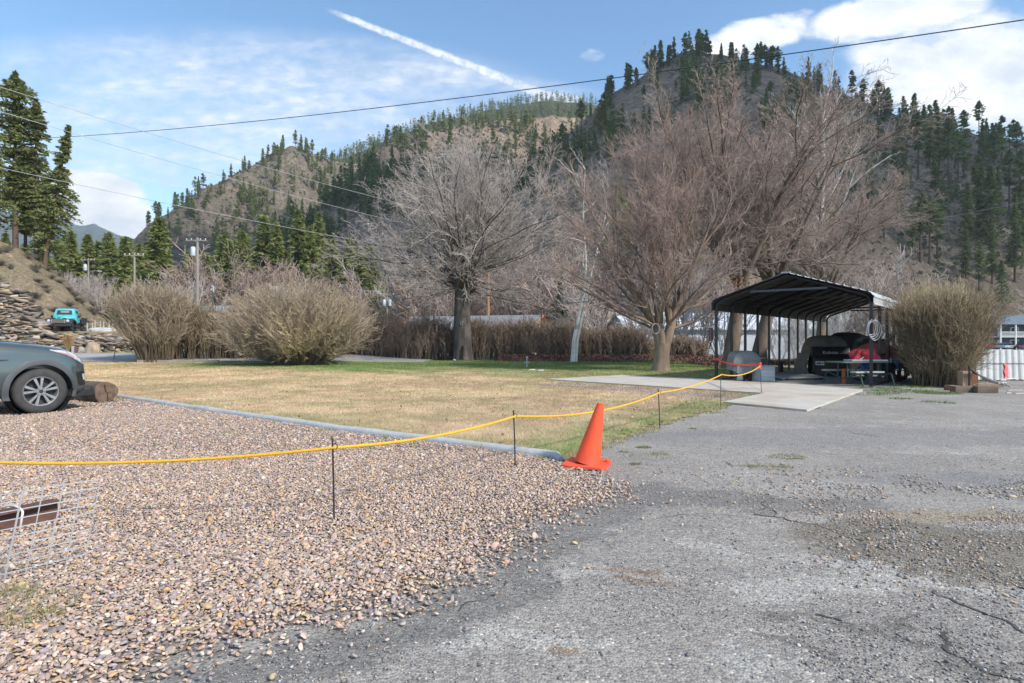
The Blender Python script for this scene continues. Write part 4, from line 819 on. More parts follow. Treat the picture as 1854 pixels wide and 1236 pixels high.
for i in range(640):
    a = rg.random()*2*PI; s_ = rg.random()**.5; x = -23.5+math.cos(a)*s_*1.0; y = 38.6+math.sin(a)*s_*.8; lean = .24*s_+.03
    st_.append(((x, y, 0), (math.cos(a)*lean-.10, math.sin(a)*lean*.6, 1), rg.uniform(3.0, 4.7), .017))
shrub('bush', st_, M_hdg, 'tall upright bare bush flaring at the left end of the hedges', 14, [(6, .09, .035, 9, .30, .45, .3), (3, .15, .06, 5, .5, .4, .2), (2, .1, .03, 0, 0, 0, 0)], .010, 'bush', m2=M_bush2)
st_ = []; cx, cy = G(532, 661)[:2]
for i in range(860):
    a = rg.random()*2*PI; s_ = rg.random()**.6; x = cx+math.cos(a)*s_*1.5; y = cy+.8+math.sin(a)*s_*1.1; el = R(24+62*(1-s_)**.8+rg.normal()*5)
    st_.append(((x, y, 0), (math.cos(a)*math.cos(el), math.sin(a)*math.cos(el)*.9, math.sin(el)+.12), rg.uniform(3.0, 4.9)*(.74+.26*math.sin(el)), .017))
shrub('bush', st_, M_bush, 'big round bare bush on the lawn, wider than it is tall', 15, [(6, .10, .045, 10, .30, .5, .25), (4, .15, .05, 6, .5, .5, .15), (2, .1, .03, 0, 0, 0, 0)], .009, 'bush', m2=M_bush2)
st_ = []
for i in range(3400):
    t = rg.random(); x = -14.5+28.5*t; y = 45.4+rg.normal()*.5-max(0, x-6)*.38; h = 2.65+.15*math.sin(x*1.7)-(.45 if x > 5 else 0)-(.7 if x > 10 else 0)+(.25 if x < -6 else 0)
    st_.append(((x, y, 0), (rg.normal()*.10, rg.normal()*.10, 1), h*rg.uniform(.60, 1.06), .016))
shrub('hedge', st_, M_hdgd, 'long clipped brown hedge running behind the thick trunked tree and the birch', 16, [(4, .06, .0, 9, .36, .5, .18), (3, .12, .05, 3, .5, .45, .3), (2, .1, .03, 0, 0, 0, 0)], .010, m2=M_hdgd2)
st_ = []
for i in range(1900):
    t = rg.random(); w = rg.random(); d_ = 1.4+4.6*t; o_ = .9+1.15*w; x = 10.98+.65*d_+.76*o_; y = 17.9+.76*d_-.65*o_; edge = max(0, abs(w-.5)*2-.5)
    side = (w-.5)*2; st_.append(((x, y, 0), (side*(.11 if side > 0 else .13)+rg.normal()*.06, rg.normal()*.09-(.10 if t < .3 else 0), 1), rg.uniform(1.9, 3.0), .012))
shrub('hedge', st_, M_hdg, 'tall shaggy hedge with straw coloured shoots right of the shelter', 17, [(6, .11, .04, 8, .30, .55, .10), (4, .2, .05, 4, .5, .6, .2), (2, .1, .03, 0, 0, 0, 0)], .0042, m2=M_hdg2)
st_ = [((10.98+.65*d_+.76*o_, 17.9+.76*d_-.65*o_, 1.8+rg.random()*.7), (rg.normal()*.09+.03, rg.normal()*.08, 1), rg.uniform(.4, 1.0), .006) for d_, o_ in zip(rg.uniform(1.2, 6., 620), rg.uniform(.6, 2.25, 620))]
E_ = shrub('shoots', st_, M_sh2, 'x', 18, [(4, .05, .02, 2, .4, .35, .3), (2, .1, .03, 0, 0, 0, 0)], .0038)
hd = [o for o in S.objects if o.get('label', '').startswith('tall shaggy')][0]
for ch in list(E_.children):
    ch.location = E_.location-hd.location; ch.parent = hd; ch.name = 'shoots'
bpy.data.objects.remove(E_)
# ------------------------------------------------------------------ plain materials
M_blk = mat('black_metal', (.018, .018, .022), (.03, .03, .034), 4, .5); M_wht = mat('white_paint', (.72, .72, .70), (.62, .62, .60), 3, .6)
M_galv = mat('galvanised_steel', (.52, .53, .55), (.42, .43, .45), 3, .4, metal=.25); M_rust = mat('rusted_steel', (.13, .062, .045), (.075, .04, .032), 9, .85, .5, 30, c3=(.20, .10, .07))
M_poleW = mat('pole_wood', (.30, .27, .24), (.20, .18, .16), 1.5, .95, .4, 8, stretch=(1, 1, .1)); M_poleO = mat('new_pole_wood', (.42, .21, .09), (.33, .16, .07), 1.5, .9, stretch=(1, 1, .1))
M_orange = mat('cone_orange', (.90, .10, .03), (.80, .085, .03), 7, .5, spec=.4, c3=(.62, .10, .05), bump=.15); M_rope = mat('yellow_rope', (.90, .47, .02), (.80, .38, .01), 60, .55, .6, 160)
M_blackp = mat('black_plastic', (.012, .012, .013), (.02, .02, .02), 4, .45); M_glass = mat('dark_glass', (.02, .025, .03), (.03, .035, .04), 2, .05, spec=.9)
M_chrome = mat('bright_alloy', (.40, .40, .41), (.33, .33, .35), 5, .35, metal=.6); M_tyre = mat('tyre_rubber', (.035, .036, .040), (.055, .053, .052), 9, .8, .4, 40)
M_red = mat('red_cloth', (.50, .045, .055), (.38, .03, .04), 5, .8, .4, 9); M_greyc = mat('grey_tarp', (.20, .215, .21), (.14, .15, .15), 3, .8, .5, 7, bdist=.04)
M_tan = mat('brown_canvas', (.19, .165, .145), (.14, .12, .105), 3, .85, .4, 8, bdist=.03); M_grn = mat('green_paint', (.035, .085, .075), (.03, .07, .06), 4, .5)
M_wood = mat('weathered_timber', (.17, .125, .095), (.10, .08, .065), 5, .95, .5, 20, stretch=(.3, 1, 1)); M_ply = mat('tan_board', (.34, .235, .15), (.27, .18, .11), 4, .9, stretch=(1, 1, .2))
# ------------------------------------------------------------------ concrete edging
ed = empty('lawn_edging', CURB[0], label='pale grey rounded concrete edging between the gravel bed and the lawn', cat='edging')
def bez(pts, n):
    P = [Vector(p) for p in pts]; out = []
    for i in range(len(P)-1):
        a = P[max(i-1, 0)]; b = P[i]; c = P[i+1]; d = P[min(i+2, len(P)-1)]
        for k in range(n):
            t = k/n; out.append(.5*((2*b)+(-a+c)*t+(2*a-5*b+4*c-d)*t*t+(-a+3*b-3*c+d)*t**3))
    return out+[P[-1]]
cc = bez(CURB, 12); L_ = [0]
for i in range(1, len(cc)): L_.append(L_[-1]+(cc[i]-cc[i-1]).length)
tot = L_[-1]; nseg = int(tot/.62); M_curb = mat('edging_concrete', (.46, .47, .48), (.37, .38, .40), 6, .85, .4, 40, c3=(.40, .37, .33))
def at_len(s_):
    s_ = max(0, min(tot, s_)); i = max(0, int(np.searchsorted(L_, s_))-1); i = min(i, len(cc)-2); return cc[i]+(cc[i+1]-cc[i])*((s_-L_[i])/max(1e-6, L_[i+1]-L_[i]))
for k in range(nseg):
    s0, s1 = k*tot/nseg+.006, (k+1)*tot/nseg-.006; sec = [(-.075, -.05), (-.075, .045), (-.05, .078), (0, .092), (.05, .078), (.075, .045), (.075, -.05)]; m_ = MB(); vs = []; n = 7; N_ = 5; jz = random.uniform(-.006, .006)
    for j in range(N_):
        p = at_len(s0+(s1-s0)*j/(N_-1)); t = (at_len(s1)-at_len(s0)).normalized(); nn = Vector((-t.y, t.x, 0)); sh = 1-.35*(1 if (k == nseg-1 and j == N_-1) else 0)
        for a, b in sec: vs.append(p+nn*a*sh+Vector((0, 0, b*sh+jz))-Vector(CURB[0]))
    m_.add(vs, [(j*n+i, j*n+i+1, (j+1)*n+i+1, (j+1)*n+i) for j in range(N_-1) for i in range(n-1)]+[tuple(range(n)), tuple((N_-1)*n+i for i in range(n-1, -1, -1))]); m_.build('edging_block', M_curb, ed, smooth=True)
# ------------------------------------------------------------------ traffic cone, leaning
x, y, _ = G(1063, 843); co = empty('traffic_cone', (x, y, .02), R(-20), label='orange rubber traffic cone leaning to the right at the end of the edging', cat='traffic cone')
Rm = Matrix.Rotation(R(12.5), 3, Vector((-.25, 1, 0))); c_ = MB(); c_.lathe([(.150, .02), (.146, .035), (.042, .685), (.040, .70), (.032, .70), (.03, .66)], n=36)
c_.v = [tuple(Rm@Vector(v)) for v in c_.v]; c_.build('cone_body', M_orange, co, smooth=True)
b_ = MB(); n = 8; pl = []
for k in range(32):
    w = 2*PI*k/32; cs, sn = math.cos(w), math.sin(w); r_ = .245/max(abs(cs), abs(sn))**.82; pl.append((r_*cs, r_*sn))
b_.prism(pl, 'z', -.012, .020); b_.v = [tuple(Matrix.Rotation(R(4), 3, 'Y')@Vector((v[0], v[1], v[2]+.012*math.sin(v[0]*9)))) for v in b_.v]; b_.build('base', M_orange, co, bevel=.006, smooth=True)
b_ = MB(); b_.box((.20, .12, .035), (.03, .05, .03)); b_.build('foot_lug', M_orange, co, bevel=.006)
# ------------------------------------------------------------------ rope line
STK = [(-5.2, 4.45, .62, 0), (G(605, 945)[0], G(605, 945)[1], .645, .013), (G(933, 847)[0], G(933, 847)[1], .64, .02), (G(1195, 776)[0], G(1195, 776)[1], .645, .03), (G(1305, 738)[0], G(1305, 738)[1], .77, .0), (G(1379, 713)[0], G(1379, 713)[1], .84, .06)]
TIE = []
lbs = ['thin black stake beyond the left edge of the picture', 'thin black stake nearest the camera, standing in the gravel bed', 'thin black stake beside the concrete edging, left of the cone', 'thin black stake right of the cone on the fine grey gravel', 'thin black stake at the corner of the concrete pad', 'thin black stake on the concrete, tied with orange ribbon']
for (x, y, h, ln), lb in zip(STK, lbs):
    e = empty('rope_stake', (x, y, 0), label=lb, cat='stake', group='rope barrier stakes'); m_ = MB(); m_.tube([(0, 0, -.05), (-ln*.4, 0, h*.5), (-ln, 0, h)], .0075, 8); m_.build('rod', M_blk, e)
    hz = h-.055; pts = [(-ln+.02+.020*math.cos(t), 0, hz+.020*math.sin(t)) for t in np.linspace(PI, 3.6*PI, 16)]; m_ = MB(); m_.tube(pts, .0035, 5); m_.build('hook', M_blk, e); TIE.append(Vector((x-ln+.02, y, hz-.012)))
TIE[-1].z = .745
sag = [.10, .055, .115, .055, .11]; pts = []
for i in range(5):
    a, b = TIE[i], TIE[i+1]
    for k in range(20): t = k/20; pts.append(a+(b-a)*t-Vector((0, 0, sag[i]*4*t*(1-t))))
pts.append(TIE[-1]); m_ = MB(); m_.tube(pts, .0115, 8)
tag(m_.build('yellow_rope', M_rope, smooth=True), 'yellow twisted rope sagging from stake to stake', 'rope')
# orange ribbon from shelter post to last stake
a = cp(CWID, 0, 1.40); a = Vector(A(1297, 650, cp(CWID, 0).y)); b = TIE[-1]+Vector((0, 0, .06)); m_ = MB(); V_ = []; N_ = 40
for i in range(N_+1):
    t = i/N_; p = a+(b-a)*t-Vector((0, 0, .10*4*t*(1-t))); tw = .8*math.sin(t*7); w_ = .036; V_ += [p+Vector((math.sin(tw)*w_*.3, 0, w_*math.cos(tw)*.9)), p-Vector((math.sin(tw)*w_*.3, 0, w_*math.cos(tw)*.9))]
m_.add(V_, [(2*i, 2*i+1, 2*i+3, 2*i+2) for i in range(N_)]); m_.box(b+Vector((0, -.01, -.05)), (.05, .006, .17), (0, .1, 0)); m_.box(b, (.06, .05, .05), (.3, .5, .2)); m_.box(a, (.10, .10, .07))
tag(m_.build('marking_ribbon', mat('orange_red_tape', (.95, .10, .05), (.85, .07, .04), 6, .5), solid=.003), 'orange red plastic ribbon tied from the shelter post to the last stake', 'ribbon')
# ------------------------------------------------------------------ wire panel and beam at lower left
pr = Vector(G(153, 1018)); dl = Vector((-.61, -.79, 0)); up = Vector((.16, .06, 1)).normalized(); e = empty('wire_panel', pr, label='galvanised welded wire panel standing on the gravel at the lower left', cat='wire panel')
H_ = .53; Lp = 1.4
m_ = MB()
for i in range(11): z = H_*i/10; m_.tube([up*z, up*z+dl*Lp], .0032, 5)
m_.build('line_wires', M_galv, e); m_ = MB(); k = 0.
while k < Lp: m_.tube([dl*k-up*.01+Vector((0, -.005, 0)), dl*k+up*(H_+.005)+Vector((0, -.005, 0))], .0032 if int(k/.098) != 4 else .0052, 5); k += .098
m_.build('cross_wires', M_galv, e)
p0 = Vector(G(104, 942)); dr = Vector((-.42, -.90, 0)).normalized(); e = empty('steel_beam', p0, label='short rusty steel beam lying on the gravel behind the wire panel', cat='beam')
m_ = MB(); nn = Vector((dr.y, -dr.x, 0)); rz = math.atan2(dr.y, dr.x)
for z, w, h in ((.0, .14, .012), (.15, .14, .012)): m_.box(dr*.6+Vector((0, 0, z+.008)), (1.2, w, h), (0, 0, rz))
m_.box(dr*.6+Vector((0, 0, .083)), (1.2, .010, .136), (0, 0, rz)); m_.build('beam_body', M_rust, e, bevel=.002)
hk = [Vector(A(5, 918, 4.0)), Vector(A(24, 915, 3.9)), Vector(A(40, 924, 3.85)), Vector(A(39, 940, 3.83)), Vector(A(36, 960, 3.85))]
m_ = MB(); m_.tube(bez([h-p0 for h in hk], 5), .007, 6); m_.build('white_hook', M_wht, e, smooth=True)
# ------------------------------------------------------------------ log
pe = Vector(G(192, 729))+Vector((0, 0, .215)); dv = Vector((-.86, .51, 0)); e = empty('log', (pe.x, pe.y, 0), label='weathered grey log with a split sawn end, lying in front of the car', cat='log')
def logring(t, k):
    w = 2*PI*k/28; r_ = .245*(1+.06*math.sin(w*3+1)+.03*math.sin(w*11+t*2)+.02*math.sin(t*6+w)); r_ *= .94 if .25 < (w/(2*PI)) % 1 < .27 else 1
    s_ = dv.cross(Vector((0, 0, 1))); return dv*t*2.6+s_*math.cos(w)*r_+Vector((0, 0, .235+math.sin(w)*r_))
m_ = MB(); n = 28; NL = 12; vs = [logring(j/NL, k) for j in range(NL+1) for k in range(n)]
m_.add(vs, [(j*n+k, j*n+(k+1) % n, (j+1)*n+(k+1) % n, (j+1)*n+k) for j in range(NL) for k in range(n)])
M_log = mat('weathered_log', (.17, .14, .11), (.08, .066, .055), 4, .95, 1., 16, stretch=(1, 1, 1), c3=(.28, .24, .20), bdist=.03); m_.build('log_side', M_log, e, smooth=True)
m_ = MB(); m_.add([logring(0, k) for k in range(n)]+[dv*-.01+Vector((0, 0, .2))], [((k+1) % n, k, n) for k in range(n)]); m2_ = MB(); m2_.add([logring(1, k) for k in range(n)], [tuple(range(n))]); m2_.build('far_end', M_log, e)
m_.build('sawn_end', mat('sawn_end_wood', (.17, .115, .078), (.095, .065, .045), 9, .9, .8, 30), e)
m_ = MB(); s_ = dv.cross(Vector((0, 0, 1))); c0 = -dv*.016+Vector((0, 0, .215))
for a_, b_, w_ in (((.02, .01), (.035, -.2), .018), ((.02, .01), (-.02, .08), .014), ((-.02, .08), (-.035, .2), .018), ((.02, .01), (.09, .03), .009)):
    p, q2 = c0+s_*a_[0]+Vector((0, 0, a_[1])), c0+s_*b_[0]+Vector((0, 0, b_[1])); m_.tube([p, q2], [w_*.5, w_*.5], 5)
m_.build('split', mat('split_dark', (.02, .015, .012)), e)
# ------------------------------------------------------------------ car
def carpaint():
    m = mat('dark_teal_paint', (.095, .12, .12), (.105, .13, .13), 2, .22, metal=.5, coat=1., spec=.6); return m
M_paint = carpaint()
vehicle = empty('parked_car', (0, 0, 0), label='dark green sport utility car nosed up to the log at the left edge', cat='car')
st_ = [(.83, .42, .34, .52, .68, .74), (.81, .58, .31, .50, .72, .80), (.76, .74, .28, .56, .80, .87), (.66, .84, .26, .60, .91, .975), (.50, .905, .25, .62, .99, 1.06), (.30, .93, .25, .62, 1.04, 1.12), (.0, .94, .25, .62, 1.075, 1.17), (-.35, .94, .25, .62, 1.10, 1.215), (-.62, .94, .25, .62, 1.12, 1.25), (-1.1, .94, .25, .62, 1.12, 1.22), (-2.2, .94, .25, .62, 1.10, 1.15), (-3.3, .93, .25, .62, 1.13, 1.16), (-3.75, .86, .28, .6, 1.1, 1.12), (-3.82, .7, .35, .6, 1.0, 1.02)]
st_ = [((x_*.88 if x_ > .45 else x_), *r_) for x_, *r_ in st_]
def ring(s_):
    x, w, zb, zm, ze, zt = s_
    h = [(.80*w, zb), (.97*w, zb+.07), (1.0*w, zm), (.985*w, zm+(ze-zm)*.55), (.945*w, ze-.02), (.86*w, ze+(zt-ze)*.55), (.5*w, zt-.008), (0, zt)]
    return [(x, -a, b) for a, b in h]+[(x, a, b) for a, b in h[-2::-1]]
vs = []; n = 15
for s_ in st_: vs += ring(s_)
m_ = MB(); N_ = len(st_); m_.add(vs, [(j*n+i, j*n+(i+1) % n, (j+1)*n+(i+1) % n, (j+1)*n+i) for j in range(N_-1) for i in range(n)]+[tuple(range(n)), tuple((N_-1)*n+i for i in range(n-1, -1, -1))])
body = m_.build('body', M_paint, smooth=True, sub=3)
def wheelcut(x): 
    c = MB(); c.cyl((x, -1.2, .385), (x, -.62, .385), .425, n=48); o = c.build('cut', M_paint); return o
c1, c2 = wheelcut(0), wheelcut(-2.7)
for c in (c1, c2): md = body.modifiers.new('b', 'BOOLEAN'); md.operation = 'DIFFERENCE'; md.object = c; md.solver = 'EXACT'
bpy.context.view_layer.update(); dg = bpy.context.evaluated_depsgraph_get(); nm_ = bpy.data.meshes.new_from_object(body.evaluated_get(dg)); body.modifiers.clear(); body.data = nm_
for p in nm_.polygons: p.use_smooth = True
try: nm_.set_sharp_from_angle(angle=R(35))
except Exception: pass
for c in (c1, c2): bpy.data.objects.remove(c)
nm_.materials.clear(); nm_.materials.append(M_paint); body.parent = vehicle
bvh = BVHTree.FromPolygons([v.co.copy() for v in nm_.vertices], [tuple(p.vertices) for p in nm_.polygons])
def decal(name, top, bot, m, off=.006, n=16, k=5, smooth=True, parent=vehicle):
    """patch laid on the car's right flank between two curves given as (x,z)"""
    def cur(c, t):
        t *= len(c)-1; i = min(int(t), len(c)-2); f = t-i; return (c[i][0]*(1-f)+c[i+1][0]*f, c[i][1]*(1-f)+c[i+1][1]*f)
    m_ = MB()
    def fn(u, v):
        a = cur(top, u); b = cur(bot, u); a = (a[0]*(.88 if a[0] > 0 else 1), a[1]); b = (b[0]*(.88 if b[0] > 0 else 1), b[1]); x = a[0]*(1-v)+b[0]*v; z = a[1]*(1-v)+b[1]*v
        h, nr, _, _ = bvh.ray_cast(Vector((x, -2, z)), Vector((0, 1, 0)), 2.0)
        if h is None: h, nr, _, _ = bvh.find_nearest(Vector((x, -.8, z)))
        if nr.y > 0: nr = -nr
        return tuple(h+nr*off)
    m_.grid(fn, n, k); return m_.build(name, m, parent, smooth=smooth)
M_lens = mat('headlight_lens', (.55, .57, .60), (.30, .32, .36), 14, .08, spec=.8, coat=1.); M_amber = mat('amber_lens', (.42, .20, .17), (.45, .25, .2), 9, .2)
hl = decal('headlight', [(.14, 1.05), (.38, 1.03), (.60, .965), (.775, .83)], [(.14, 1.04), (.40, .955), (.61, .85), (.76, .75)], M_lens, n=22)
decal('reflector', [(.26, 1.01), (.42, .98), (.53, .93)], [(.28, 1.), (.44, .94), (.54, .88)], M_amber, .011, 10, 4, parent=hl)
fl = decal('fog_light_bezel', [(.56, .66), (.70, .68), (.79, .65)], [(.60, .46), (.70, .42), (.79, .44)], M_blackp, n=14)
decal('fog_light', [(.66, .63), (.74, .64), (.79, .62)], [(.69, .53), (.75, .52), (.79, .53)], M_lens, .014, 8, 4, parent=fl)
M_clad = mat('grey_cladding', (.075, .085, .095), (.06, .068, .075), 6, .55)
decal('lower_bumper', [(.44, .42), (.60, .43), (.72, .44), (.81, .47)], [(.40, .27), (.57, .27), (.70, .29), (.80, .34)], M_clad, .012, n=18)
decal('sill_cladding', [(-.50, .40), (-1.3, .40), (-2.2, .40)], [(-.50, .26), (-1.3, .26), (-2.2, .26)], M_clad, .012, n=18)
decal('door_seam', [(-.66, 1.03), (-.70, .8), (-.70, .5)], [(-.672, 1.03), (-.712, .8), (-.712, .5)], M_blackp, .002, 10, 1)
decal('fender_vent', [(-.42, .90), (-.66, .905)], [(-.42, .89), (-.66, .86)], M_blackp, .006, 6, 2)
ar = [(0+.425*math.cos(w), .385+.425*math.sin(w)) for w in np.linspace(R(-16), R(200), 40)]; ar2 = [(0+.51*math.cos(w), .385+.50*math.sin(w)) for w in np.linspace(R(-16), R(200), 40)]
ar2 = [(x, max(z, .26)) for x, z in ar2]; ar = [(x, max(z, .255)) for x, z in ar]
m_ = MB(); angs = np.linspace(R(-16), R(200), 56)
def flank(x, z):
    h, nr, _, _ = bvh.ray_cast(Vector((x, -2, z)), Vector((0, 1, 0)), 1.6); return h.y if h is not None else -.9
ys = [flank(.56*math.cos(w), max(.385+.56*math.sin(w), .42)) for w in angs]; ys = [min(ys[max(0, i-3):i+4]) for i in range(len(ys))]; vs = []
for w, y_ in zip(angs, ys):
    for rr_, dy_ in ((.425, .05), (.425, -.02), (.47, -.022), (.512, -.010), (.515, .03)): vs.append((rr_*math.cos(w), y_+dy_, max(.385+rr_*math.sin(w), .25)))
m_.add(vs, [(j*5+i, j*5+i+1, (j+1)*5+i+1, (j+1)*5+i) for j in range(len(angs)-1) for i in range(4)]); m_.build('arch_trim', M_clad, vehicle, smooth=True)
m_ = MB(); m_.cyl((0, -.60, .385), (0, -.615, .385), .44, n=36); m_.lathe([(.43, -.92), (.43, -.6)], (0, 0, .385), 'y', 36); m_.build('wheel_well', mat('wheel_well_black', (.006, .006, .006)), vehicle)
m_ = MB(); m_.box((.35, 0, .30), (.9, 1.5, .10)); m_.build('undertray', M_blackp, vehicle)
def wheel(x):
    t = MB(); t.lathe([(.235, .02), (.25, -.012), (.30, -.016), (.345, -.004), (.368, .025), (.372, .06), (.372, .17), (.36, .21), (.25, .22)], (x, -.90, .372), 'y', 56); ty = t.build('wheel', M_tyre, vehicle, smooth=True)
    r_ = MB(); r_.lathe([(.245, .0), (.236, -.008), (.226, .0), (.215, .06), (.21, .16)], (x, -.90, .372), 'y', 56)
    for i in range(5):
        a0 = PI/2+i*2*PI/5+R(8)
        for da in (-.17, .17):
            a1 = a0+da; p = Vector((math.cos(a0+da*.9)*.05, 0, math.sin(a0+da*.9)*.05)); q2 = Vector((math.cos(a1+da*.35)*.225, 0, math.sin(a1+da*.35)*.225)); t_ = (q2-p).normalized(); nn = Vector((-t_.z, 0, t_.x)); C0 = Vector((x, -.895, .372)); w0, w1 = .011, .021
            r_.add([C0+p+nn*w0, C0+p-nn*w0, C0+q2-nn*w1, C0+q2+nn*w1, C0+p+nn*w0+Vector((0, .03, 0)), C0+p-nn*w0+Vector((0, .03, 0)), C0+q2-nn*w1+Vector((0, .03, 0)), C0+q2+nn*w1+Vector((0, .03, 0))], [(0, 1, 2, 3), (4, 7, 6, 5), (0, 4, 5, 1), (2, 6, 7, 3), (1, 5, 6, 2), (0, 3, 7, 4)])
    r_.cyl((x, -.905, .372), (x, -.86, .372), .065, n=20); r_.build('rim', M_chrome, ty, smooth=True)
    h = MB(); h.cyl((x, -.80, .372), (x, -.79, .372), .205, n=30); h.build('brake_disc', mat('brake_disc_grey', (.06, .06, .065), None, 9, .5, metal=.5), ty)
    h = MB(); h.cyl((x, -.908, .372), (x, -.90, .372), .030, n=16)
    for i in range(5): a = PI/2+R(44)+i*2*PI/5; h.cyl((x+.048*math.cos(a), -.909, .372+.048*math.sin(a)), (x+.048*math.cos(a), -.90, .372+.048*math.sin(a)), .009, n=8)
    h.build('hub_cap', M_blk, ty)
wheel(0); wheel(-2.7)
gl = [(-.55, 1.12, .74), (-.62, 1.14, .80), (-1.35, 1.62, .62), (-1.9, 1.68, .60), (-3.2, 1.64, .58), (-3.75, 1.12, .70)]; m_ = MB(); vs = []
for x, z, w in gl: vs += [(x, -w-.06*(z < 1.3), z), (x, w+.06*(z < 1.3), z)]
base_ = [(-.62, -.86, 1.05), (-.62, .86, 1.05), (-3.75, .80, 1.08), (-3.75, -.80, 1.08)]
m_.add([(-.55, -.80, 1.09), (-.55, .80, 1.09), (-1.35, -.64, 1.61), (-1.35, .64, 1.61), (-3.3, -.62, 1.62), (-3.3, .62, 1.62), (-3.75, -.8, 1.10), (-3.75, .8, 1.10)], [(0, 1, 3, 2), (2, 3, 5, 4), (4, 5, 7, 6), (0, 2, 4, 6), (1, 7, 5, 3)]); m_.build('windows', M_glass, vehicle)
m_ = MB(); m_.box((-2.35, 0, 1.645), (2.0, 1.26, .06)); m_.tube([(-.52, -.82, 1.10), (-1.33, -.66, 1.62), (-3.3, -.63, 1.63)], .03, 6); m_.tube([(-.52, .82, 1.10), (-1.33, .66, 1.62), (-3.3, .63, 1.63)], .03, 6); m_.build('roof', M_paint, vehicle, bevel=.01)
m_ = MB(); m_.box((-.56, 0, 1.10), (.16, 1.5, .02), (0, -.25, 0)); m_.build('wiper_cowl', M_blackp, vehicle)
VS = 1.18; vehicle.scale = (VS,)*3; vehicle.rotation_euler = (0, 0, R(55))
w0 = Matrix.Rotation(R(55), 3, 'Z')@(Vector((0, -.84, 0))*VS); gx_, gy_, _ = G(72, 749); vehicle.location = (gx_-w0.x, gy_-w0.y, .0)
# ------------------------------------------------------------------ metal shelter
sh = empty('metal_carport', CR, math.atan2(CD.y, CD.x), label='open black framed metal carport with a ribbed pale roof', cat='carport')
# local: x along depth, y along width (to the left)
EH, RH = 2.86, 3.62; ND = 12; SP = 1.5
M_post = mat('black_tube', (.012, .012, .02), (.02, .02, .028), 3, .35)
def lp(w, d, z): return Vector((d, w, z))
for k in range(ND):
    for sd_ in (0, CWID):
        m_ = MB(); w_ = sd_; m_.box((k*SP, w_, EH*.5-.12), (.085, .085, EH-.24)); m_.box((k*SP, w_, .01), (.11, .11, .02)); m_.build('post', M_post, sh)
    m_ = MB(); r_ = .05; pts = [(k*SP, 0, EH-.26), (k*SP, .03, EH-.12), (k*SP, .13, EH-.02), (k*SP, .28, EH+.05), (k*SP, CWID/2, RH), (k*SP, CWID-.28, EH+.05), (k*SP, CWID-.13, EH-.02), (k*SP, CWID-.03, EH-.12), (k*SP, CWID, EH-.26)]; m_.tube(pts, r_, 4); m_.build('roof_bow', M_post, sh)
for d in (0.05, SP*3+.05, SP*6+.05, SP*9+.05, SP*11-.05):
    m_ = MB(); m_.box((d-.05, CWID/2, RH-.50), (.05, 2.4, .07)); m_.build('tie_bar', mat('tie_bar_steel', (.06, .07, .09), None, 3, .4), sh)
m_ = MB()
for w_ in (0, CWID): m_.box((SP*5.5, w_, .025), (SP*11+.3, .05, .05))
m_.build('base_rail', M_post, sh)
m_ = MB(); prof = []; NP = 200
sl_ = [(-.10, EH-.34), (-.10, EH-.08), (-.02, EH+.035), (.10, EH+.085), (CWID/2, RH+.06)]; full = sl_+[(CWID-a, b) for a, b in sl_[-2::-1]]
seg = [0]
for i in range(1, len(full)): seg.append(seg[-1]+math.hypot(full[i][0]-full[i-1][0], full[i][1]-full[i-1][1]))
for i in range(NP+1):
    s_ = seg[-1]*i/NP; j = min(len(full)-2, int(np.searchsorted(seg, s_, side='right')-1)); f_ = (s_-seg[j])/(seg[j+1]-seg[j]); a, b = full[j], full[j+1]; t = Vector((b[0]-a[0], b[1]-a[1])).normalized(); nn = (-t.y, t.x)
    ph = (s_ % .235)/.235; rib = .022 if ph < .16 else (.0); prof.append((a[0]+(b[0]-a[0])*f_+nn[0]*rib, a[1]+(b[1]-a[1])*f_+nn[1]*rib))
D0, D1 = -.22, SP*11+.22; ns_ = 4
vs = [(D0+(D1-D0)*j/ns_, p[0], p[1]) for j in range(ns_+1) for p in prof]; n = len(prof)
m_.add(vs, [(j*n+i, j*n+i+1, (j+1)*n+i+1, (j+1)*n+i) for j in range(ns_) for i in range(n-1)])
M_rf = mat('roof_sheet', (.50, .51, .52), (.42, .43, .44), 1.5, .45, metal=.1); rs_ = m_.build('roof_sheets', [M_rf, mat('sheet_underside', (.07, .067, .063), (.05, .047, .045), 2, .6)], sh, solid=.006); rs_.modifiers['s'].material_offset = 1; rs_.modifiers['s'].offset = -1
m_ = MB(); m_.box((D0+.02, CWID/2, RH+.055), (.03, .30, .05)); m_.build('ridge_cap_end', mat('cap_white', (.45, .45, .43), None, 3, .5), sh)
def on_sh(w, d, z=0.): return CR+CW*w+CD*d+Vector((0, 0, z))
SA = math.atan2(CD.y, CD.x)
# coiled hose on the front right post
m_ = MB()
for i in range(4): m_.tube([Vector(((.13+.02*i)*math.cos(t)+.03*i-.03, -.06-.012*i, -.27+(.20+.035*i)*math.sin(t)-.02*i)) for t in np.linspace(0, 2*PI, 28)], .0065, 6, False)
m_.tube([(0, -.05, 0), (-.12, -.06, -.1), (-.19, -.06, -.45), (-.17, -.06, -.5)], .011, 6)
p_ = Vector(A(1577, 578, 17.85)); tag(m_.build('hose_coil', M_galv, smooth=True, loc=p_), 'white hose coiled over the front right post of the carport', 'hose')
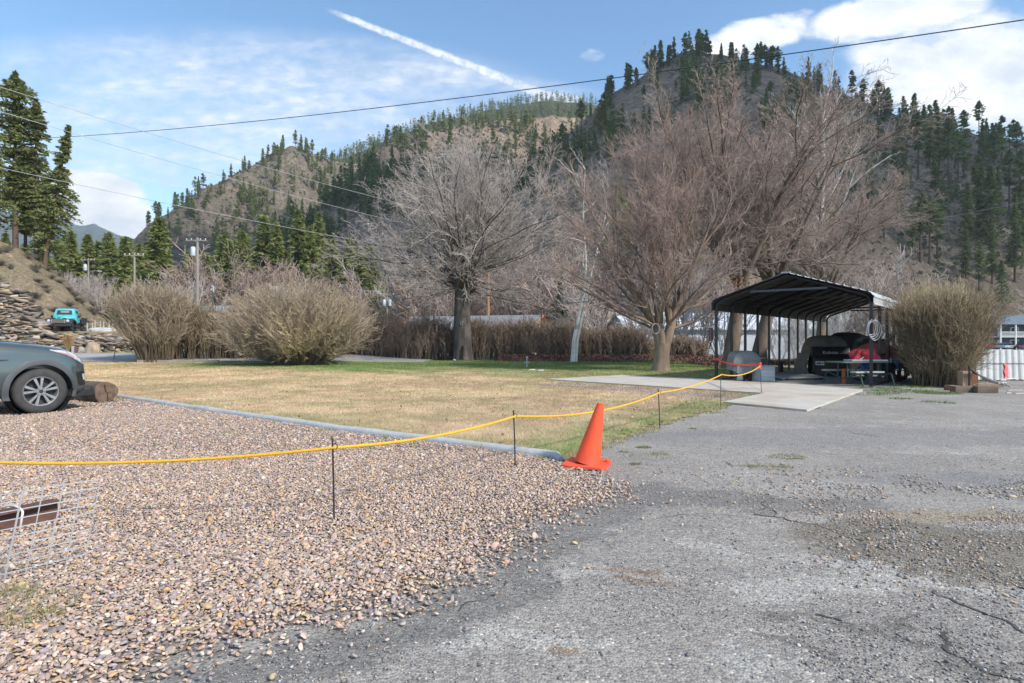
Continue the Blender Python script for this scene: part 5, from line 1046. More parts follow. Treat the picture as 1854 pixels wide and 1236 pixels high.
# ------------------------------------------------------------------ things under the shelter
def blob(name, c, d, m, parent=None, seed=1, amp=.10, rz=0., sub=4, flat=True, p=2.4):
    """draped lump: superellipsoid with folds, resting on its own floor"""
    m_ = MB(); nu, nv = 40, 20
    rn = random.Random(seed); ph = [rn.uniform(0, 6) for _ in range(4)]
    def fn(u, v):
        w = u*2*PI; e = v*PI/2; c_, s_ = math.cos(w), math.sin(w); k = (abs(c_)**p+abs(s_)**p)**(-1/p); ce = math.cos(e)**.55; z = math.sin(e)**.9
        f = 1+amp*(math.sin(w*7+ph[0]+v*2)*.5+math.sin(w*13+ph[1])*.4+math.sin(w*3+v*7+ph[2])*.5)*(1-v*.6)
        x = k*c_*ce*f*d[0]/2; y = k*s_*ce*f*d[1]/2; zz = d[2]*z*(1+amp*.6*math.sin(w*2+ph[3])*math.cos(e)); cr, sr = math.cos(rz), math.sin(rz)
        return (c[0]+x*cr-y*sr, c[1]+x*sr+y*cr, c[2]+zz)
    m_.grid(fn, nu, nv); return m_.build(name, m, parent, smooth=True)
# covered grill
gp = on_sh(CWID-.90, .15); e = empty('covered_grill', gp, R(14), label='barbecue grill under a baggy grey cover at the front left of the carport', cat='grill')
blob('cover', (0, 0, .58), (1.06, .66, .50), M_greyc, e, 3, .10, 0, p=7)
m_ = MB(); m_.grid(lambda u, v: ((.49+.05*v)*(abs(math.cos(u*2*PI))**.3)*(1 if math.cos(u*2*PI) > 0 else -1)*(1+.04*math.sin(u*40)), (.31+.04*v)*(abs(math.sin(u*2*PI))**.3)*(1 if math.sin(u*2*PI) > 0 else -1)*(1+.04*math.sin(u*33)), .62-(.26+.06*math.sin(u*11))*v), 60, 4); m_.build('cover_skirt', M_greyc, e, smooth=True)
m_ = MB()
for x in (-.42, -.05, .12, .42): m_.box((x, -.15 if x > -.3 else -.22, .2), (.04, .04, .42), (0, .25 if x < -.3 else 0, 0))
m_.build('cart_legs', M_blk, e); MB().box((.27, 0, .24), (.26, .38, .34)).build('cart_cabinet', M_blk, e, bevel=.01)
m_ = MB(); m_.lathe([(0, .0), (.10, .01), (.12, .05), (.12, .22), (.08, .29), (.03, .31), (.03, .36), (0, .36)], (-.14, 0, .05)); m_.build('gas_bottle', M_wht, e, smooth=True)
m_ = MB()
for s_ in (-1, 1): m_.lathe([(.02, -.03), (.09, -.03), (.10, 0), (.09, .03), (.02, .03)], (.38, .16*s_, .10), 'y', 20)
m_.build('wheels', M_blackp, e, smooth=True)
# white lattice box
bp = on_sh(CWID-1.50, .40); e = empty('storage_box', bp, R(20), label='white ribbed plastic storage box beside the covered grill', cat='storage box')
m_ = MB(); m_.box((0, 0, .27), (.62, .45, .52)); m_.build('box', mat('pale_grey_plastic', (.42, .44, .47), (.36, .38, .41), 3, .6), e, bevel=.02)
m_ = MB()
for i in range(7): m_.box((0, -.228, .08+i*.05), (.56, .012, .018))
m_.build('ribs', M_wht, e); m_ = MB(); m_.box((0, 0, .55), (.66, .49, .05)); m_.build('lid', mat('lid_grey', (.36, .38, .42), None, 3, .6), e, bevel=.012)
bp2 = on_sh(CWID-1.25, .8, 0); e = empty('hose_reel', on_sh(CWID-1.32, .42, .575), R(30), label='small dark green reel with a handle on top of the storage box', cat='reel')
m_ = MB(); m_.lathe([(.0, -.08), (.12, -.08), (.12, -.06), (.07, -.05), (.07, .05), (.12, .06), (.12, .08), (0, .08)], (0, 0, .12), 'y', 20); m_.build('drum', M_grn, e, smooth=True); m_ = MB(); m_.tube([(0, -.1, .12), (.0, -.1, .24), (.22, -.1, .25)], .01, 6); m_.box((0, 0, .015), (.16, .14, .03)); m_.build('handle', M_galv, e)
# flat panel on the floor
fp = on_sh(CWID-2.05, 2.6); e = empty('folding_table', fp, R(8), label='folded grey table lying flat on the carport floor', cat='folding table')
m_ = MB(); m_.box((0, 0, .10), (1.75, .86, .06), (R(6), 0, 0)); m_.build('table_top', mat('table_plastic', (.33, .355, .355), (.28, .30, .30), 3, .6), e, bevel=.02)
m_ = MB(); m_.box((0, -.42, .045), (1.6, .03, .04)); m_.box((-.7, -.42, .05), (.05, .05, .06)); m_.box((.62, -.42, .05), (.05, .05, .06)); m_.build('folded_legs', M_blk, e)
# tractor with loader bucket under cover
tp = Vector(((1508-CX)/F*22.2, 22.2, 0)); tp = on_sh(1.95, 3.3); tp = Vector(((1503-CX)/F*23.4, 23.4, 0)); e = empty('covered_tractor', tp, R(-14), label='small tractor with its black front hood showing under a brown canvas cover', cat='tractor')
m_ = MB(); m_.box((0, 0, .55), (1.62, .9, .74), taper=.95); m_.box((0, -.40, .16), (1.4, .12, .26)); m_.build('bumper_box', M_blackp, e, bevel=.04)
m_ = MB(); m_.prism([(-.5, .86), (-.62, 1.04), (-.46, 1.36), (.5, 1.42), (.5, .86)], 'x', -.84, .62); m_.build('hood', mat('black_gloss', (.018, .018, .019), (.024, .024, .026), 3, .35), e, bevel=.03, smooth=True)
blob('canvas_cover', (-.02, .85, .86), (1.66, 2.5, 1.02), M_tan, e, 8, .05, 0, p=3.4)
m_ = MB(); m_.grid(lambda u, v: (-.86-.16*v-.12*math.sin(v*3)+.05*math.sin(u*20), -.35+2.2*u, 1.05-1.02*v), 14, 8); m_.build('cover_flap', M_tan, e, smooth=True)
for s_ in (-1, 1):
    m_ = MB(); m_.lathe([(.10, -.1), (.28, -.1), (.32, -.06), (.32, .06), (.28, .1), (.1, .1)], (.62*s_, .35, .32), 'x', 24); m_.build('wheel', M_tyre, e, smooth=True)
m_ = MB(); m_.tube([(.72, -.2, .95), (1.2, -.35, .85), (1.75, -.45, .62)], [.12, .11, .09], 10); m_.build('loader_arm', M_blk, e, smooth=True)
def text(s_, size, loc, rot, m, name, parent=None, ext=.004):
    cu = bpy.data.curves.new(name, 'FONT'); cu.body = s_; cu.size = size; cu.extrude = ext; cu.align_x = 'CENTER'; cu.align_y = 'CENTER'; o = bpy.data.objects.new(name, cu); COL.objects.link(o)
    bpy.context.view_layer.update(); me = bpy.data.meshes.new_from_object(o.evaluated_get(bpy.context.evaluated_depsgraph_get())); bpy.data.objects.remove(o); o = bpy.data.objects.new(name, me); COL.objects.link(o); me.materials.clear(); me.materials.append(m)
    o.location = loc; o.rotation_euler = rot
    if parent: o.parent = parent
    return o
text('Kubota', .20, (-.15, -.615, 1.10), (R(70), 0, 0), M_wht, 'hood_lettering', e); e.scale = (.92, .92, .88)
m_ = MB(); m_.box((-.52, -.455, .62), (.34, .015, .18), (R(-4), 0, 0)); lbl = m_.build('label_plate', M_wht, e)
m_ = MB(); m_.box((-.56, -.468, .62), (.18, .006, .06), (R(-4), 0, 0)); m_.box((-.41, -.468, .62), (.05, .006, .08), (R(-4), 0, 0)); m_.build('printed_block', M_blk, lbl)
# vehicle under tarp further back
vp = Vector(((1560-CX)/F*26.5, 26.5, 0)); e = empty('tarp_covered_machine', vp, R(-8), label='machine under a folded grey and black tarpaulin behind the tractor', cat='tarpaulin')
blob('grey_tarp', (0, 0, .3), (2.3, 2.0, 1.35), M_greyc, e, 11, .09, 0, p=2.2); blob('black_tarp', (-.55, .2, .5), (1.9, 1.9, 1.32), mat('black_tarp', (.02, .022, .022), (.035, .037, .037), 3, .6), e, 12, .10, 0)
m_ = MB(); m_.box((0, 0, .25), (2.0, 1.8, .5)); m_.build('trailer_bed', M_blk, e)
bp = Vector(((1590-CX)/F*25, 25, 0)); e = empty('brown_cabinet', bp, SA, label='dark brown board cabinet standing behind the right posts', cat='cabinet'); m_ = MB(); m_.box((0, 0, .76), (1.3, .9, 1.50)); m_.build('carcass', mat('brown_board', (.06, .035, .03), (.045, .028, .024), 2, .7), e, bevel=.01)
m_ = MB(); m_.box((0, -.46, .8), (1.2, .02, 1.3)); m_.build('door', mat('brown_board_door', (.07, .042, .035), None, 2, .7), e, bevel=.004)
bp = Vector(((1608-CX)/F*24.5, 24.5, 0)); e = empty('white_shelf_board', (bp.x+.9, bp.y, 1.56), SA, label='long white board across the right side of the carport', cat='board'); m_ = MB(); m_.box((0, 0, 0), (3.4, .25, .10)); m_.build('plank', M_wht, e, bevel=.01); m_ = MB(); m_.box((-.8, 0, -.8), (.08, .2, 1.5)); m_.box((1.3, 0, -.8), (.08, .2, 1.5)); m_.build('supports', M_blk, e)
# brick red cushions / cover over a bike
mp = Vector(((1592-CX)/F*20.6, 20.6, 0)); e = empty('covered_motorcycle', mp, R(-12), label='motorcycle shape under a faded brick red cover behind the picnic table', cat='motorcycle')
M_brick = mat('brick_red_cover', (.36, .125, .09), (.27, .085, .065), 3, .75, .4, 8, bdist=.03)
m_ = MB(); pr_ = [(-.95, .55), (-.85, 1.0), (-.6, 1.26), (-.2, 1.38), (.25, 1.32), (.7, 1.12), (.98, .9), (.95, .35)]
def cvf(u, v):
    t = u*(len(pr_)-1); i = min(int(t), len(pr_)-2); f_ = t-i; x = pr_[i][0]*(1-f_)+pr_[i+1][0]*f_; z = pr_[i][1]*(1-f_)+pr_[i+1][1]*f_; w = (v-.5)*2; return (x, .30*w+.04*math.sin(u*17+v*4), z-(.48+.12*math.sin(u*9))*abs(w)**1.7)
m_.grid(cvf, 30, 16); m_.build('cover', M_brick, e, smooth=True, solid=.01)
for x in (-.62, .62):
    m_ = MB(); m_.lathe([(.2, -.05), (.28, -.05), (.31, 0), (.28, .05), (.2, .05)], (x, 0, .31), 'y', 28); m_.cyl((x, -.04, .31), (x, .04, .31), .06); m_.build('wheel', M_tyre, e, smooth=True)
m_ = MB(); m_.box((0, 0, .45), (.9, .2, .4)); m_.build('engine', M_blk, e, bevel=.03)
# picnic table
tp = Vector(((1553-CX)/F*18.9, 18.9, 0)); e = empty('picnic_table', tp, R(10), label='picnic table with dark green tube frame and grey top under the front of the carport', cat='picnic table')
m_ = MB(); m_.box((0, 0, .74), (1.80, .76, .045)); tb_ = m_.build('table_top', mat('slate_top', (.10, .14, .135), (.075, .11, .105), 2, .5), e, bevel=.015)
for y_, nm2 in ((-.72, 'bench'), (.72, 'bench')): m_ = MB(); m_.box((-.28 if y_ < 0 else .2, y_, .45), (1.0, .26, .05) if y_ < 0 else (1.7, .26, .05)); m_.build(nm2, mat('bench_grey', (.40, .41, .41), (.32, .33, .33), 3, .6), e, bevel=.012)
for x in (-.55, .55):
    m_ = MB(); m_.tube(bez([(x, -.86, .02), (x, -.80, .22), (x, -.70, .40), (x, -.35, .30), (x, 0, .24), (x, .35, .30), (x, .70, .40), (x, .80, .22), (x, .86, .02)], 4), .022, 8); m_.tube([(x, -.22, .28), (x, -.2, .72)], .022, 8); m_.tube([(x, .22, .28), (x, .2, .72)], .022, 8); m_.build('leg_frame', M_grn, e, smooth=True)
m_ = MB(); m_.tube([(-.55, 0, .26), (.55, 0, .26)], .02, 8); m_.box((-.25, -.1, .45), (.22, .2, .02)); m_.box((-.25, -.1, .60), (.22, .2, .02)); m_.tube([(-.35, -.1, .3), (-.35, -.1, .72)], .015, 6); m_.tube([(-.15, -.1, .3), (-.15, -.1, .72)], .015, 6); m_.build('cross_brace', M_grn, e, smooth=True)
rc = tp+Vector((.22, 0, .765)); r0 = blob('red_cloth_heap', (0, 0, 0), (.74, .46, .34), M_red, None, 21, .34, .1); r0.location = rc+Vector((0, 0, .06)); tag(r0, 'crumpled bright red cloth heaped on the picnic table', 'cloth')
m_ = MB(); m_.box((0, 0, 0), (1.15, .5, .055)); tag(m_.build('white_box_lid', mat('lid_white', (.55, .56, .57), None, 3, .6), bevel=.015, loc=tp+Vector((.25, 0, .795))), 'flat white lid under the red cloth on the picnic table', 'lid')
m_ = MB(); m_.tube([(-.28, -.22, -.02), (.02, -.12, .16)], .018, 8); tag(m_.build('umbrella_pole', M_galv, loc=rc+Vector((0, 0, .07))), 'short metal pole sticking out of the red cloth', 'pole')
# blue tarp bundle, propane, red can
bp = Vector(((1622-CX)/F*20.6, 20.6, 0)); e = blob('blue_tarp_bundle', (0, 0, 0), (.26, .4, .85), mat('blue_tarp', (.13, .24, .42), (.09, .17, .33), 4, .6, .4, 10), None, 31, .12); e.location = bp+Vector((.02, 0, .42)); tag(e, 'blue tarp bundle against the hedge right of the carport posts', 'tarp')
bp = Vector(((1615-CX)/F*20.3, 20.3, 0)); e = empty('hand_truck', bp+Vector((.1, .0, 0)), R(20), label='black hand truck standing behind the right posts carrying the blue bundle', cat='hand truck')
m_ = MB(); m_.tube([(-.22, 0, 0), (-.22, .05, 1.5), (.22, .05, 1.5), (.22, 0, 0)], .018, 6); m_.box((0, -.12, .40), (.5, .32, .02)); m_.build('frame', M_blk, e)
for s_ in (-1, 1): m_ = MB(); m_.lathe([(.03, -.03), (.13, -.03), (.14, 0), (.13, .03), (.03, .03)], (.27*s_, .05, .14), 'x', 20); m_.build('wheel', M_tyre, e, smooth=True)
e = blob('red_mesh_bag', (0, 0, 0), (.34, .3, .34), mat('faded_red_net', (.30, .07, .08), (.2, .05, .06), 9, .8), None, 33, .15); e.location = Vector(G(1613, 691)); e.location.z = 0; tag(e, 'small faded red bag on the ground at the foot of the hedge', 'bag')
e = blob('blue_cooler_bag', (0, 0, 0), (.34, .26, .16), mat('royal_blue', (.02, .07, .35), None, 3, .6), None, 34, .05); e.location = tp+Vector((.68, .70, .475)); tag(e, 'royal blue bag on the far bench of the picnic table', 'bag')
m_ = MB(); m_.lathe([(0, 0), (.06, 0), (.065, .4), (.05, .5), (.0, .52)], n=16); tag(m_.build('orange_post', mat('orange_tube', (.6, .12, .05), None, 3, .6), smooth=True, loc=tp+Vector((-.22, .42, 0))), 'short orange tube standing under the picnic table', 'post')
e = blob('yellow_gloves', (0, 0, 0), (.22, .15, .25), mat('straw_yellow', (.5, .38, .2), None, 5, .8), None, 35, .2); e.location = Vector(((1609-CX)/F*20.4, 20.4, 1.42)); tag(e, 'tan bundle hanging on the hand truck', 'bundle')
m_ = MB(); m_.cyl((0, 0, 0), (0, 0, .5), .09, n=14); tag(m_.build('stump', bark('stump_bark', (.06, .045, .035), (.04, .03, .025)), loc=on_sh(CWID-.05, 7.6)), 'short dark stump post beside the far left carport posts', 'stump')
# things hung near the shelter
wc = Vector(A(1287, 592, 22.5)); e = empty('wind_chime', wc, label='dark red wind chime hanging left of the carport', cat='wind chime')
m_ = MB(); m_.box((0, 0, 0), (.18, .06, .03)); m_.build('top_plate', M_wht, e); 
for x, l in ((-.07, .52), (.02, .56), (.07, .48)): m_ = MB(); m_.cyl((x, 0, -.04), (x, 0, -.04-l), .018, n=8); m_.build('chime_tube', mat('dark_red_tube', (.12, .012, .02), None, 3, .4), e)
m_ = MB(); m_.cyl((-.02, 0, -.6), (-.02, 0, -.75), .035, .02, n=10); m_.tube([(-.02, 0, 0), (-.02, 0, -.65)], .003, 4); m_.tube([(0, 0, 0), (.1, 0, 2.0)], .003, 4); m_.build('striker', M_blk, e)
pc = Vector(A(1307, 616, 22.3)); m_ = MB(); pts = [(0, 0, 1.3), (0, 0, 0)]+[(.02*math.sin(t*2.2), 0, -.02-t*.05) for t in range(1, 8)]; m_.tube(pts[1:], .022, 6); m_.tube(pts[:2], .006, 4); m_.tube([(.045*math.sin(t), 0, -.50-.08*(1-math.cos(t))) for t in np.linspace(0, 2*PI, 12)], .014, 6); tag(m_.build('pink_cord', mat('pink_rope', (.55, .22, .25), (.6, .45, .42), 9, .8), loc=pc), 'pink knotted cord hanging by the front left carport post', 'cord')
m_ = MB()
for i in range(4): m_.tube([(.17*math.cos(t)+.01*i, -.02*i, .24*math.sin(t)) for t in np.linspace(0, 2*PI, 24)], .012, 5, False)
tag(m_.build('rope_coil', M_twG, smooth=True, loc=Vector(A(1186, 595, by_-.75))), 'coil of pale rope hung in the fork of the maple', 'rope')
# ------------------------------------------------------------------ debris right of the hedge
def block(name, c, d, rz, m, label, cat, bev=.008):
    o = MB().box((0, 0, d[2]/2), d).build(name, m, bevel=bev); o.location = c; o.rotation_euler = (0, 0, rz); return tag(o, label, cat)
block('timber_block', G(1742, 710), (.54, .2, .17), R(3), M_wood, 'left weathered timber block of the pair on the gravel', 'timber')
block('timber_block', G(1784, 711), (.54, .2, .18), R(-3), M_wood, 'right weathered timber block of the pair on the gravel', 'timber')
block('timber_block', G(1723, 706), (.30, .22, .14), R(12), mat('reddish_timber', (.25, .12, .07), (.18, .09, .055), 5, .9), 'short reddish timber offcut left of the pair of blocks', 'timber')
block('wood_block', G(1746, 703), (.28, .20, .52), R(5), M_ply, 'upright tan wooden block behind the timber blocks', 'block')
block('board', G(1762, 701), (.24, .08, .48), R(-8), mat('red_brown_board', (.22, .10, .055), (.16, .075, .045), 5, .9), 'red brown board standing behind the metal frame', 'board')
block('board', G(1792, 700), (.75, .09, .08), R(-10), M_ply, 'pale timber batten lying behind the folded metal frame', 'board')
fx = Vector(G(1775, 704)); e = empty('folded_metal_frame', fx, label='collapsed black metal chair frame heaped on the timber blocks', cat='metal frame'); rn = random.Random(3)
m_ = MB()
for i in range(9): m_.tube([(-.36+.03*i, -.05+.02*i, .62-.02*i), (.10+.10*i, .02*i-.12, .22-.018*i)], .013, 5)
m_.build('long_rods', M_blk, e); m_ = MB()
for i in range(14): a = rn.uniform(-.1, .8); m_.tube([(a, rn.uniform(-.2, .2), rn.uniform(.05, .3)), (a+rn.uniform(.1, .5), rn.uniform(-.2, .2), rn.uniform(.02, .32))], .009, 5)
m_.build('loose_rods', M_galv, e); m_ = MB(); m_.tube([(-.36, -.05, .66), (-.36, -.04, .1)], .025, 6); m_.lathe([(0, 0), (.04, .02), (.03, .06), (0, .07)], (-.36, -.05, .64)); m_.build('frame_upright', M_blk, e)
for i, (px, py) in enumerate(((1838, 707), (1846, 713), (1826, 712))): block('pale_stick', G(px, py), (.45-.1*i, .03, .03), R(5+12*i), M_twG, ['longest', 'middle', 'shortest'][i]+' bleached stick lying on the gravel at the right edge', 'stick', .003)
# low metal roofed lean-to at the right edge
p0 = Vector(A(1776, 688, 21.2)); e = empty('metal_roofed_bin', (p0.x-.2, 21.2, -.12), R(-2), label='low structure with a sloping pale ribbed metal roof at the right edge', cat='shed')
m_ = MB(); W_ = 7.5; vs = []; N_ = int(W_/.075)
M_sid = mat('pale_ribbed_metal', (.33, .35, .36), (.28, .295, .305), 2, .5)
for i in range(N_+1):
    x = W_*i/N_; rib = .028 if (i % 3 == 0) else 0; sk = .62*(1-0); vs += [(x, -.02-rib*.8, .14+rib*.6), (x+.55, .72-rib*.8, 1.20+rib*.6)]
m_.add(vs, [(2*i, 2*i+2, 2*i+3, 2*i+1) for i in range(N_)]); m_.build('roof', M_sid, e, solid=.004)
m_ = MB(); m_.box((W_/2, .05, .06), (W_, .12, .18)); m_.build('base_timber', mat('dark_timber', (.05, .045, .042), (.035, .032, .03), 3, .9), e)
m_ = MB(); m_.box((W_/2+.55, .80, .58), (W_-.1, .08, 1.2)); m_.build('back_wall', M_sid, e); m_ = MB(); m_.tube([(0.3, .33, .72), (W_, .33, .72)], .012, 5); m_.build('seam_cord', M_blk, e)
m_ = MB(); rr_ = 1.02/1.92
for i in range(9): t = .04+.055*i; m_.box((1.05+.55*t+.02*math.sin(i*1.3), -.02+.74*t-.035, .14+1.06*t+.03), (.09, .10, .006), (R(55), 0, .0))
m_.build('red_paint_mark', mat('red_spray', (.85, .05, .05), None, 5, .6), e)
# ------------------------------------------------------------------ spigot, small things on the lawn
x, y, _ = G(954, 665); e = empty('yard_spigot', (x, y, 0), label='small grey water spigot standing in the green part of the lawn', cat='spigot'); m_ = MB(); m_.cyl((0, 0, -.05), (0, 0, .55), .03, n=8); m_.build('riser', M_galv, e); m_ = MB(); m_.tube([(-.16, 0, .28), (.16, 0, .28)], .03, 6); m_.box((0, 0, .56), (.12, .05, .06)); m_.build('tap', M_galv, e)
# tree ornaments
T0 = Vector((ax, ay, 0))
def on_trunk(name, px, py, off, fn, label, cat):
    o = fn(); o.location = Vector(A(px, py, ay-off)); return tag(o, label, cat)
e = empty('birdhouse', Vector(A(845, 582, ay-.05)), label='small white and blue box fixed to the right side of the thick trunk', cat='birdhouse'); m_ = MB(); m_.box((0, 0, .06), (.28, .25, .18)); m_.build('roof_box', M_wht, e, bevel=.01); m_ = MB(); m_.box((0, 0, -.09), (.24, .22, .13)); m_.build('lower_box', mat('teal_blue_paint', (.06, .17, .26), None, 3, .6), e, bevel=.01)
m_ = MB(); m_.prism([(-.06, -.14), (.06, -.14), (.02, .13), (-.02, .13)], 'y', 0, .03); m_.box((0, .0, -.16), (.16, .03, .03)); on_trunk('bell_ornament', 817.5, 587, .68, lambda: m_.build('bell_ornament', M_galv), 'pale bell shaped ornament on the left of the thick trunk', 'ornament')
m_ = MB(); m_.lathe([(.06, 0), (.06, .03), (.10, .03), (.10, 0)], axis='y', n=18); on_trunk('ring_ornament', 817, 593.5, .68, lambda: m_.build('ring_ornament', M_galv), 'pale ring ornament just below the bell on the thick trunk', 'ornament')
m_ = MB(); m_.lathe([(.07, 0), (.07, .03), (.11, .03), (.11, 0)], axis='y', n=18); m_.tube([(.06, 0, .08), (.14, 0, .16)], .02, 5); on_trunk('knot_ring', 835.5, 585, .70, lambda: m_.build('knot_ring', M_galv), 'pale ring with a short arm at the middle of the thick trunk', 'ornament')
m_ = MB(); m_.box((0, 0, 0), (.10, .03, .12)); on_trunk('nailed_tag', 814.5, 580.5, .62, lambda: m_.build('nailed_tag', M_galv), 'small pale tag nailed above the bell ornament', 'tag')
e = blob('blue_stone', (0, 0, 0), (.22, .2, .12), mat('pale_blue', (.35, .5, .6), None, 4, .6), None, 5, .1); e.location = (ax-.55, ay-.85, 0); tag(e, 'small pale blue stone at the foot of the thick trunk', 'stone')
for i, (px, py, lb) in enumerate(((964, 670, 'left'), (980, 671, 'right'))): e = blob('white_stone', (0, 0, 0), (.28, .16, .05), M_wht, None, 6, .2); e.location = G(px, py); tag(e, lb+' flat white stone in the grass beside the spigot', 'stone')
block('landscape_timber', G(323, 657), (5.2, .22, .20), R(1), mat('grey_timber', (.33, .30, .26), (.24, .22, .19), 3, .9), 'long grey timber edging at the foot of the tall left hedge', 'timber')
block('landscape_timber', G(240, 655), (3.2, .2, .13), R(1), mat('grey_timber_b', (.30, .27, .24), None, 3, .9), 'shorter grey timber by the upright bush', 'timber')
x, y, _ = G(206, 655); e = empty('road_stake', (x, y, 0), label='thin dark marker stake beside the road left of the upright bush', cat='stake'); m_ = MB(); m_.tube([(-.03, 0, 0), (.12, 0, 1.0)], .022, 6); m_.build('rod', M_blk, e); m_ = MB(); m_.box((.12, 0, 1.0), (.07, .05, .08)); m_.build('cap', M_blk, e)
# ------------------------------------------------------------------ stone walls, boulders, pickup
M_stone = mat('flat_stone', (1, 1, 1), None, 2.5, .9, .6, 8, attr='Col', bdist=.03)
def stones(name, polyline, zfun, topfun, depth, size, label, seed, cat='stone wall', slope=.35):
    """dry stacked flat stones following a line; topfun gives height along it"""
    rg = np.random.default_rng(seed); V_ = []; f = []; C = []; pal = np.array([(.32, .245, .19), (.22, .185, .155), (.38, .31, .25), (.30, .235, .15), (.18, .155, .135), (.42, .31, .21), (.33, .27, .25), (.44, .39, .33)])
    P = [np.array(p, float) for p in polyline]; Ls = [0]
    for i in range(1, len(P)): Ls.append(Ls[-1]+np.linalg.norm(P[i]-P[i-1]))
    cube = np.array([(x, y, z) for z in (-.5, .5) for y in (-.5, .5) for x in (-.5, .5)]); qf = np.array([(0, 2, 3, 1), (4, 5, 7, 6), (0, 1, 5, 4), (1, 3, 7, 5), (3, 2, 6, 7), (2, 0, 4, 6)])
    s_ = 0.; hmax = max(topfun(t) for t in np.linspace(0, 1, 30)); z = 0.
    while z < hmax:
        th = rg.uniform(.09, .22)*size; s_ = -rg.random()*.4
        while s_ < Ls[-1]:
            L = rg.uniform(.30, .95)*size; t = (s_+L/2)/Ls[-1]
            if 0 < t < 1 and z < topfun(t)*rg.uniform(.94, 1.04):
                i = min(len(P)-2, max(0, int(np.searchsorted(Ls, s_+L/2))-1)); u = (s_+L/2-Ls[i])/(Ls[i+1]-Ls[i]); c = P[i]+(P[i+1]-P[i])*u; d = P[i+1]-P[i]; an = math.atan2(d[1], d[0])+rg.normal()*.12
                tt = th*rg.uniform(.7, 1.25); K = cube*np.array([L*1.02, depth*rg.uniform(.7, 1.1), tt])+rg.normal(0, 1, (8, 3))*np.array([.10*L, .09, .16*tt]); tl = rg.normal()*.17; K = K@np.array([[1, 0, 0], [0, 1, rg.normal()*.15], [0, 0, 1]]); K[:, 2] += K[:, 0]*tl
                X = K[:, 0]*math.cos(an)-K[:, 1]*math.sin(an)+c[0]; Y = K[:, 0]*math.sin(an)+K[:, 1]*math.cos(an)+c[1]+z*slope+rg.normal()*.07; Z = K[:, 2]+zfun(c[0], c[1])+z+tt/2
                f.append(qf+len(V_)*8); V_.append(np.stack([X, Y, Z], -1)); cc_ = pal[rg.integers(0, 8)]*rg.uniform(.5, 1.3); C.append(np.repeat(cc_[None], 8, 0))
            s_ += L
        z += th
    return tag(npmesh(name, np.concatenate(V_), [np.concatenate(f)], M_stone, col=np.concatenate(C)), label, cat)
zg = lambda x, y: float(gz(x, y))-.1
def ltop(t):
    return float(np.interp(t, [0, .5, .61, .67, .72, .78, 1], [6.5, 6., 4.9, 3.4, 2.1, 1.45, 1.2]))
stones('stone_wall', [(-56, 47.5), (-46, 48.2), (-38, 48.6), (-33, 48.8)], zg, ltop, .9, 1.05, 'high dry stacked stone bank climbing the slope at the left edge', 51, slope=.45)
stones('stone_wall', [(-48, 46.6), (-41, 46.9), (-35, 47.4), (-27, 48.0)], zg, lambda t: float(np.interp(t, [0, .5, 1], [.95, .95, .80])), .8, .9, 'low front stone wall behind the hood of the parked car', 52, slope=.3)
stones('stone_wall', [(-40.5, 50.5), (-36, 50.6), (-31, 50.8), (-27.5, 51.0)], zg, lambda t: float(np.interp(t, [0, .6, 1], [1.65, 1.65, 1.6])), .9, .9, 'stone wall carrying the old turquoise pickup', 53, slope=.3)
# terrace behind the wall
m_ = MB(); m_.box((-36, 56, 1.15), (24, 10.4, 2.3), (0, 0, R(1))); tr_ = m_.build('terrace', mat('terrace_earth', (.27, .22, .16), (.19, .16, .11), 1, .95, .5, 6), bevel=.3); tr_['kind'] = 'structure'
def boulder(px, py, Yd, w, h, m, label, seed):
    x = (px-CX)/F*Yd; z0 = float(gz(x, Yd)); o = blob('boulder', (0, 0, 0), (w, w*.7, h), m, None, seed, .10, p=2.6); o.location = (x, Yd, z0-.05); return tag(o, label, 'boulder')
M_bo = mat('tan_boulder', (.42, .32, .235), (.30, .23, .17), 3, .95, .8, 10, bdist=.05); M_bg = mat('grey_boulder', (.36, .34, .31), (.25, .235, .22), 3, .95, .8, 10, bdist=.05)
boulder(168, 637, 45.9, 1.05, .92, M_bo, 'large squarish tan boulder beside the far side of the road', 3); boulder(148, 632, 46.2, .55, .5, M_bg, 'grey white boulder left of the large tan one', 4); boulder(138, 628, 46.3, .5, .4, mat('dark_boulder', (.11, .085, .075), (.07, .06, .055), 3, .95), 'dark brown boulder next to the mailbox post', 5); boulder(107, 626, 46.4, .9, .55, M_bo, 'slanted tan boulder just above the hood of the parked car', 7)
# mailbox post
x = (132-CX)/F*46.0; e = empty('marker_post', (x, 46.0, .42), label='short pale post and rust red post beside the boulders', cat='post'); m_ = MB(); m_.box((0, 0, .30), (.18, .1, .62)); m_.build('pale_post', mat('pale_blue_grey', (.38, .45, .48), None, 3, .7), e, bevel=.01); m_ = MB(); m_.box((.20, 0, .28), (.09, .08, .66)); m_.build('red_post', mat('rust_red', (.28, .07, .04), None, 3, .8), e, bevel=.01)
m_ = MB(); m_.box((-.14, .02, .34), (.07, .08, .55)); m_.build('dark_post', M_blk, e)
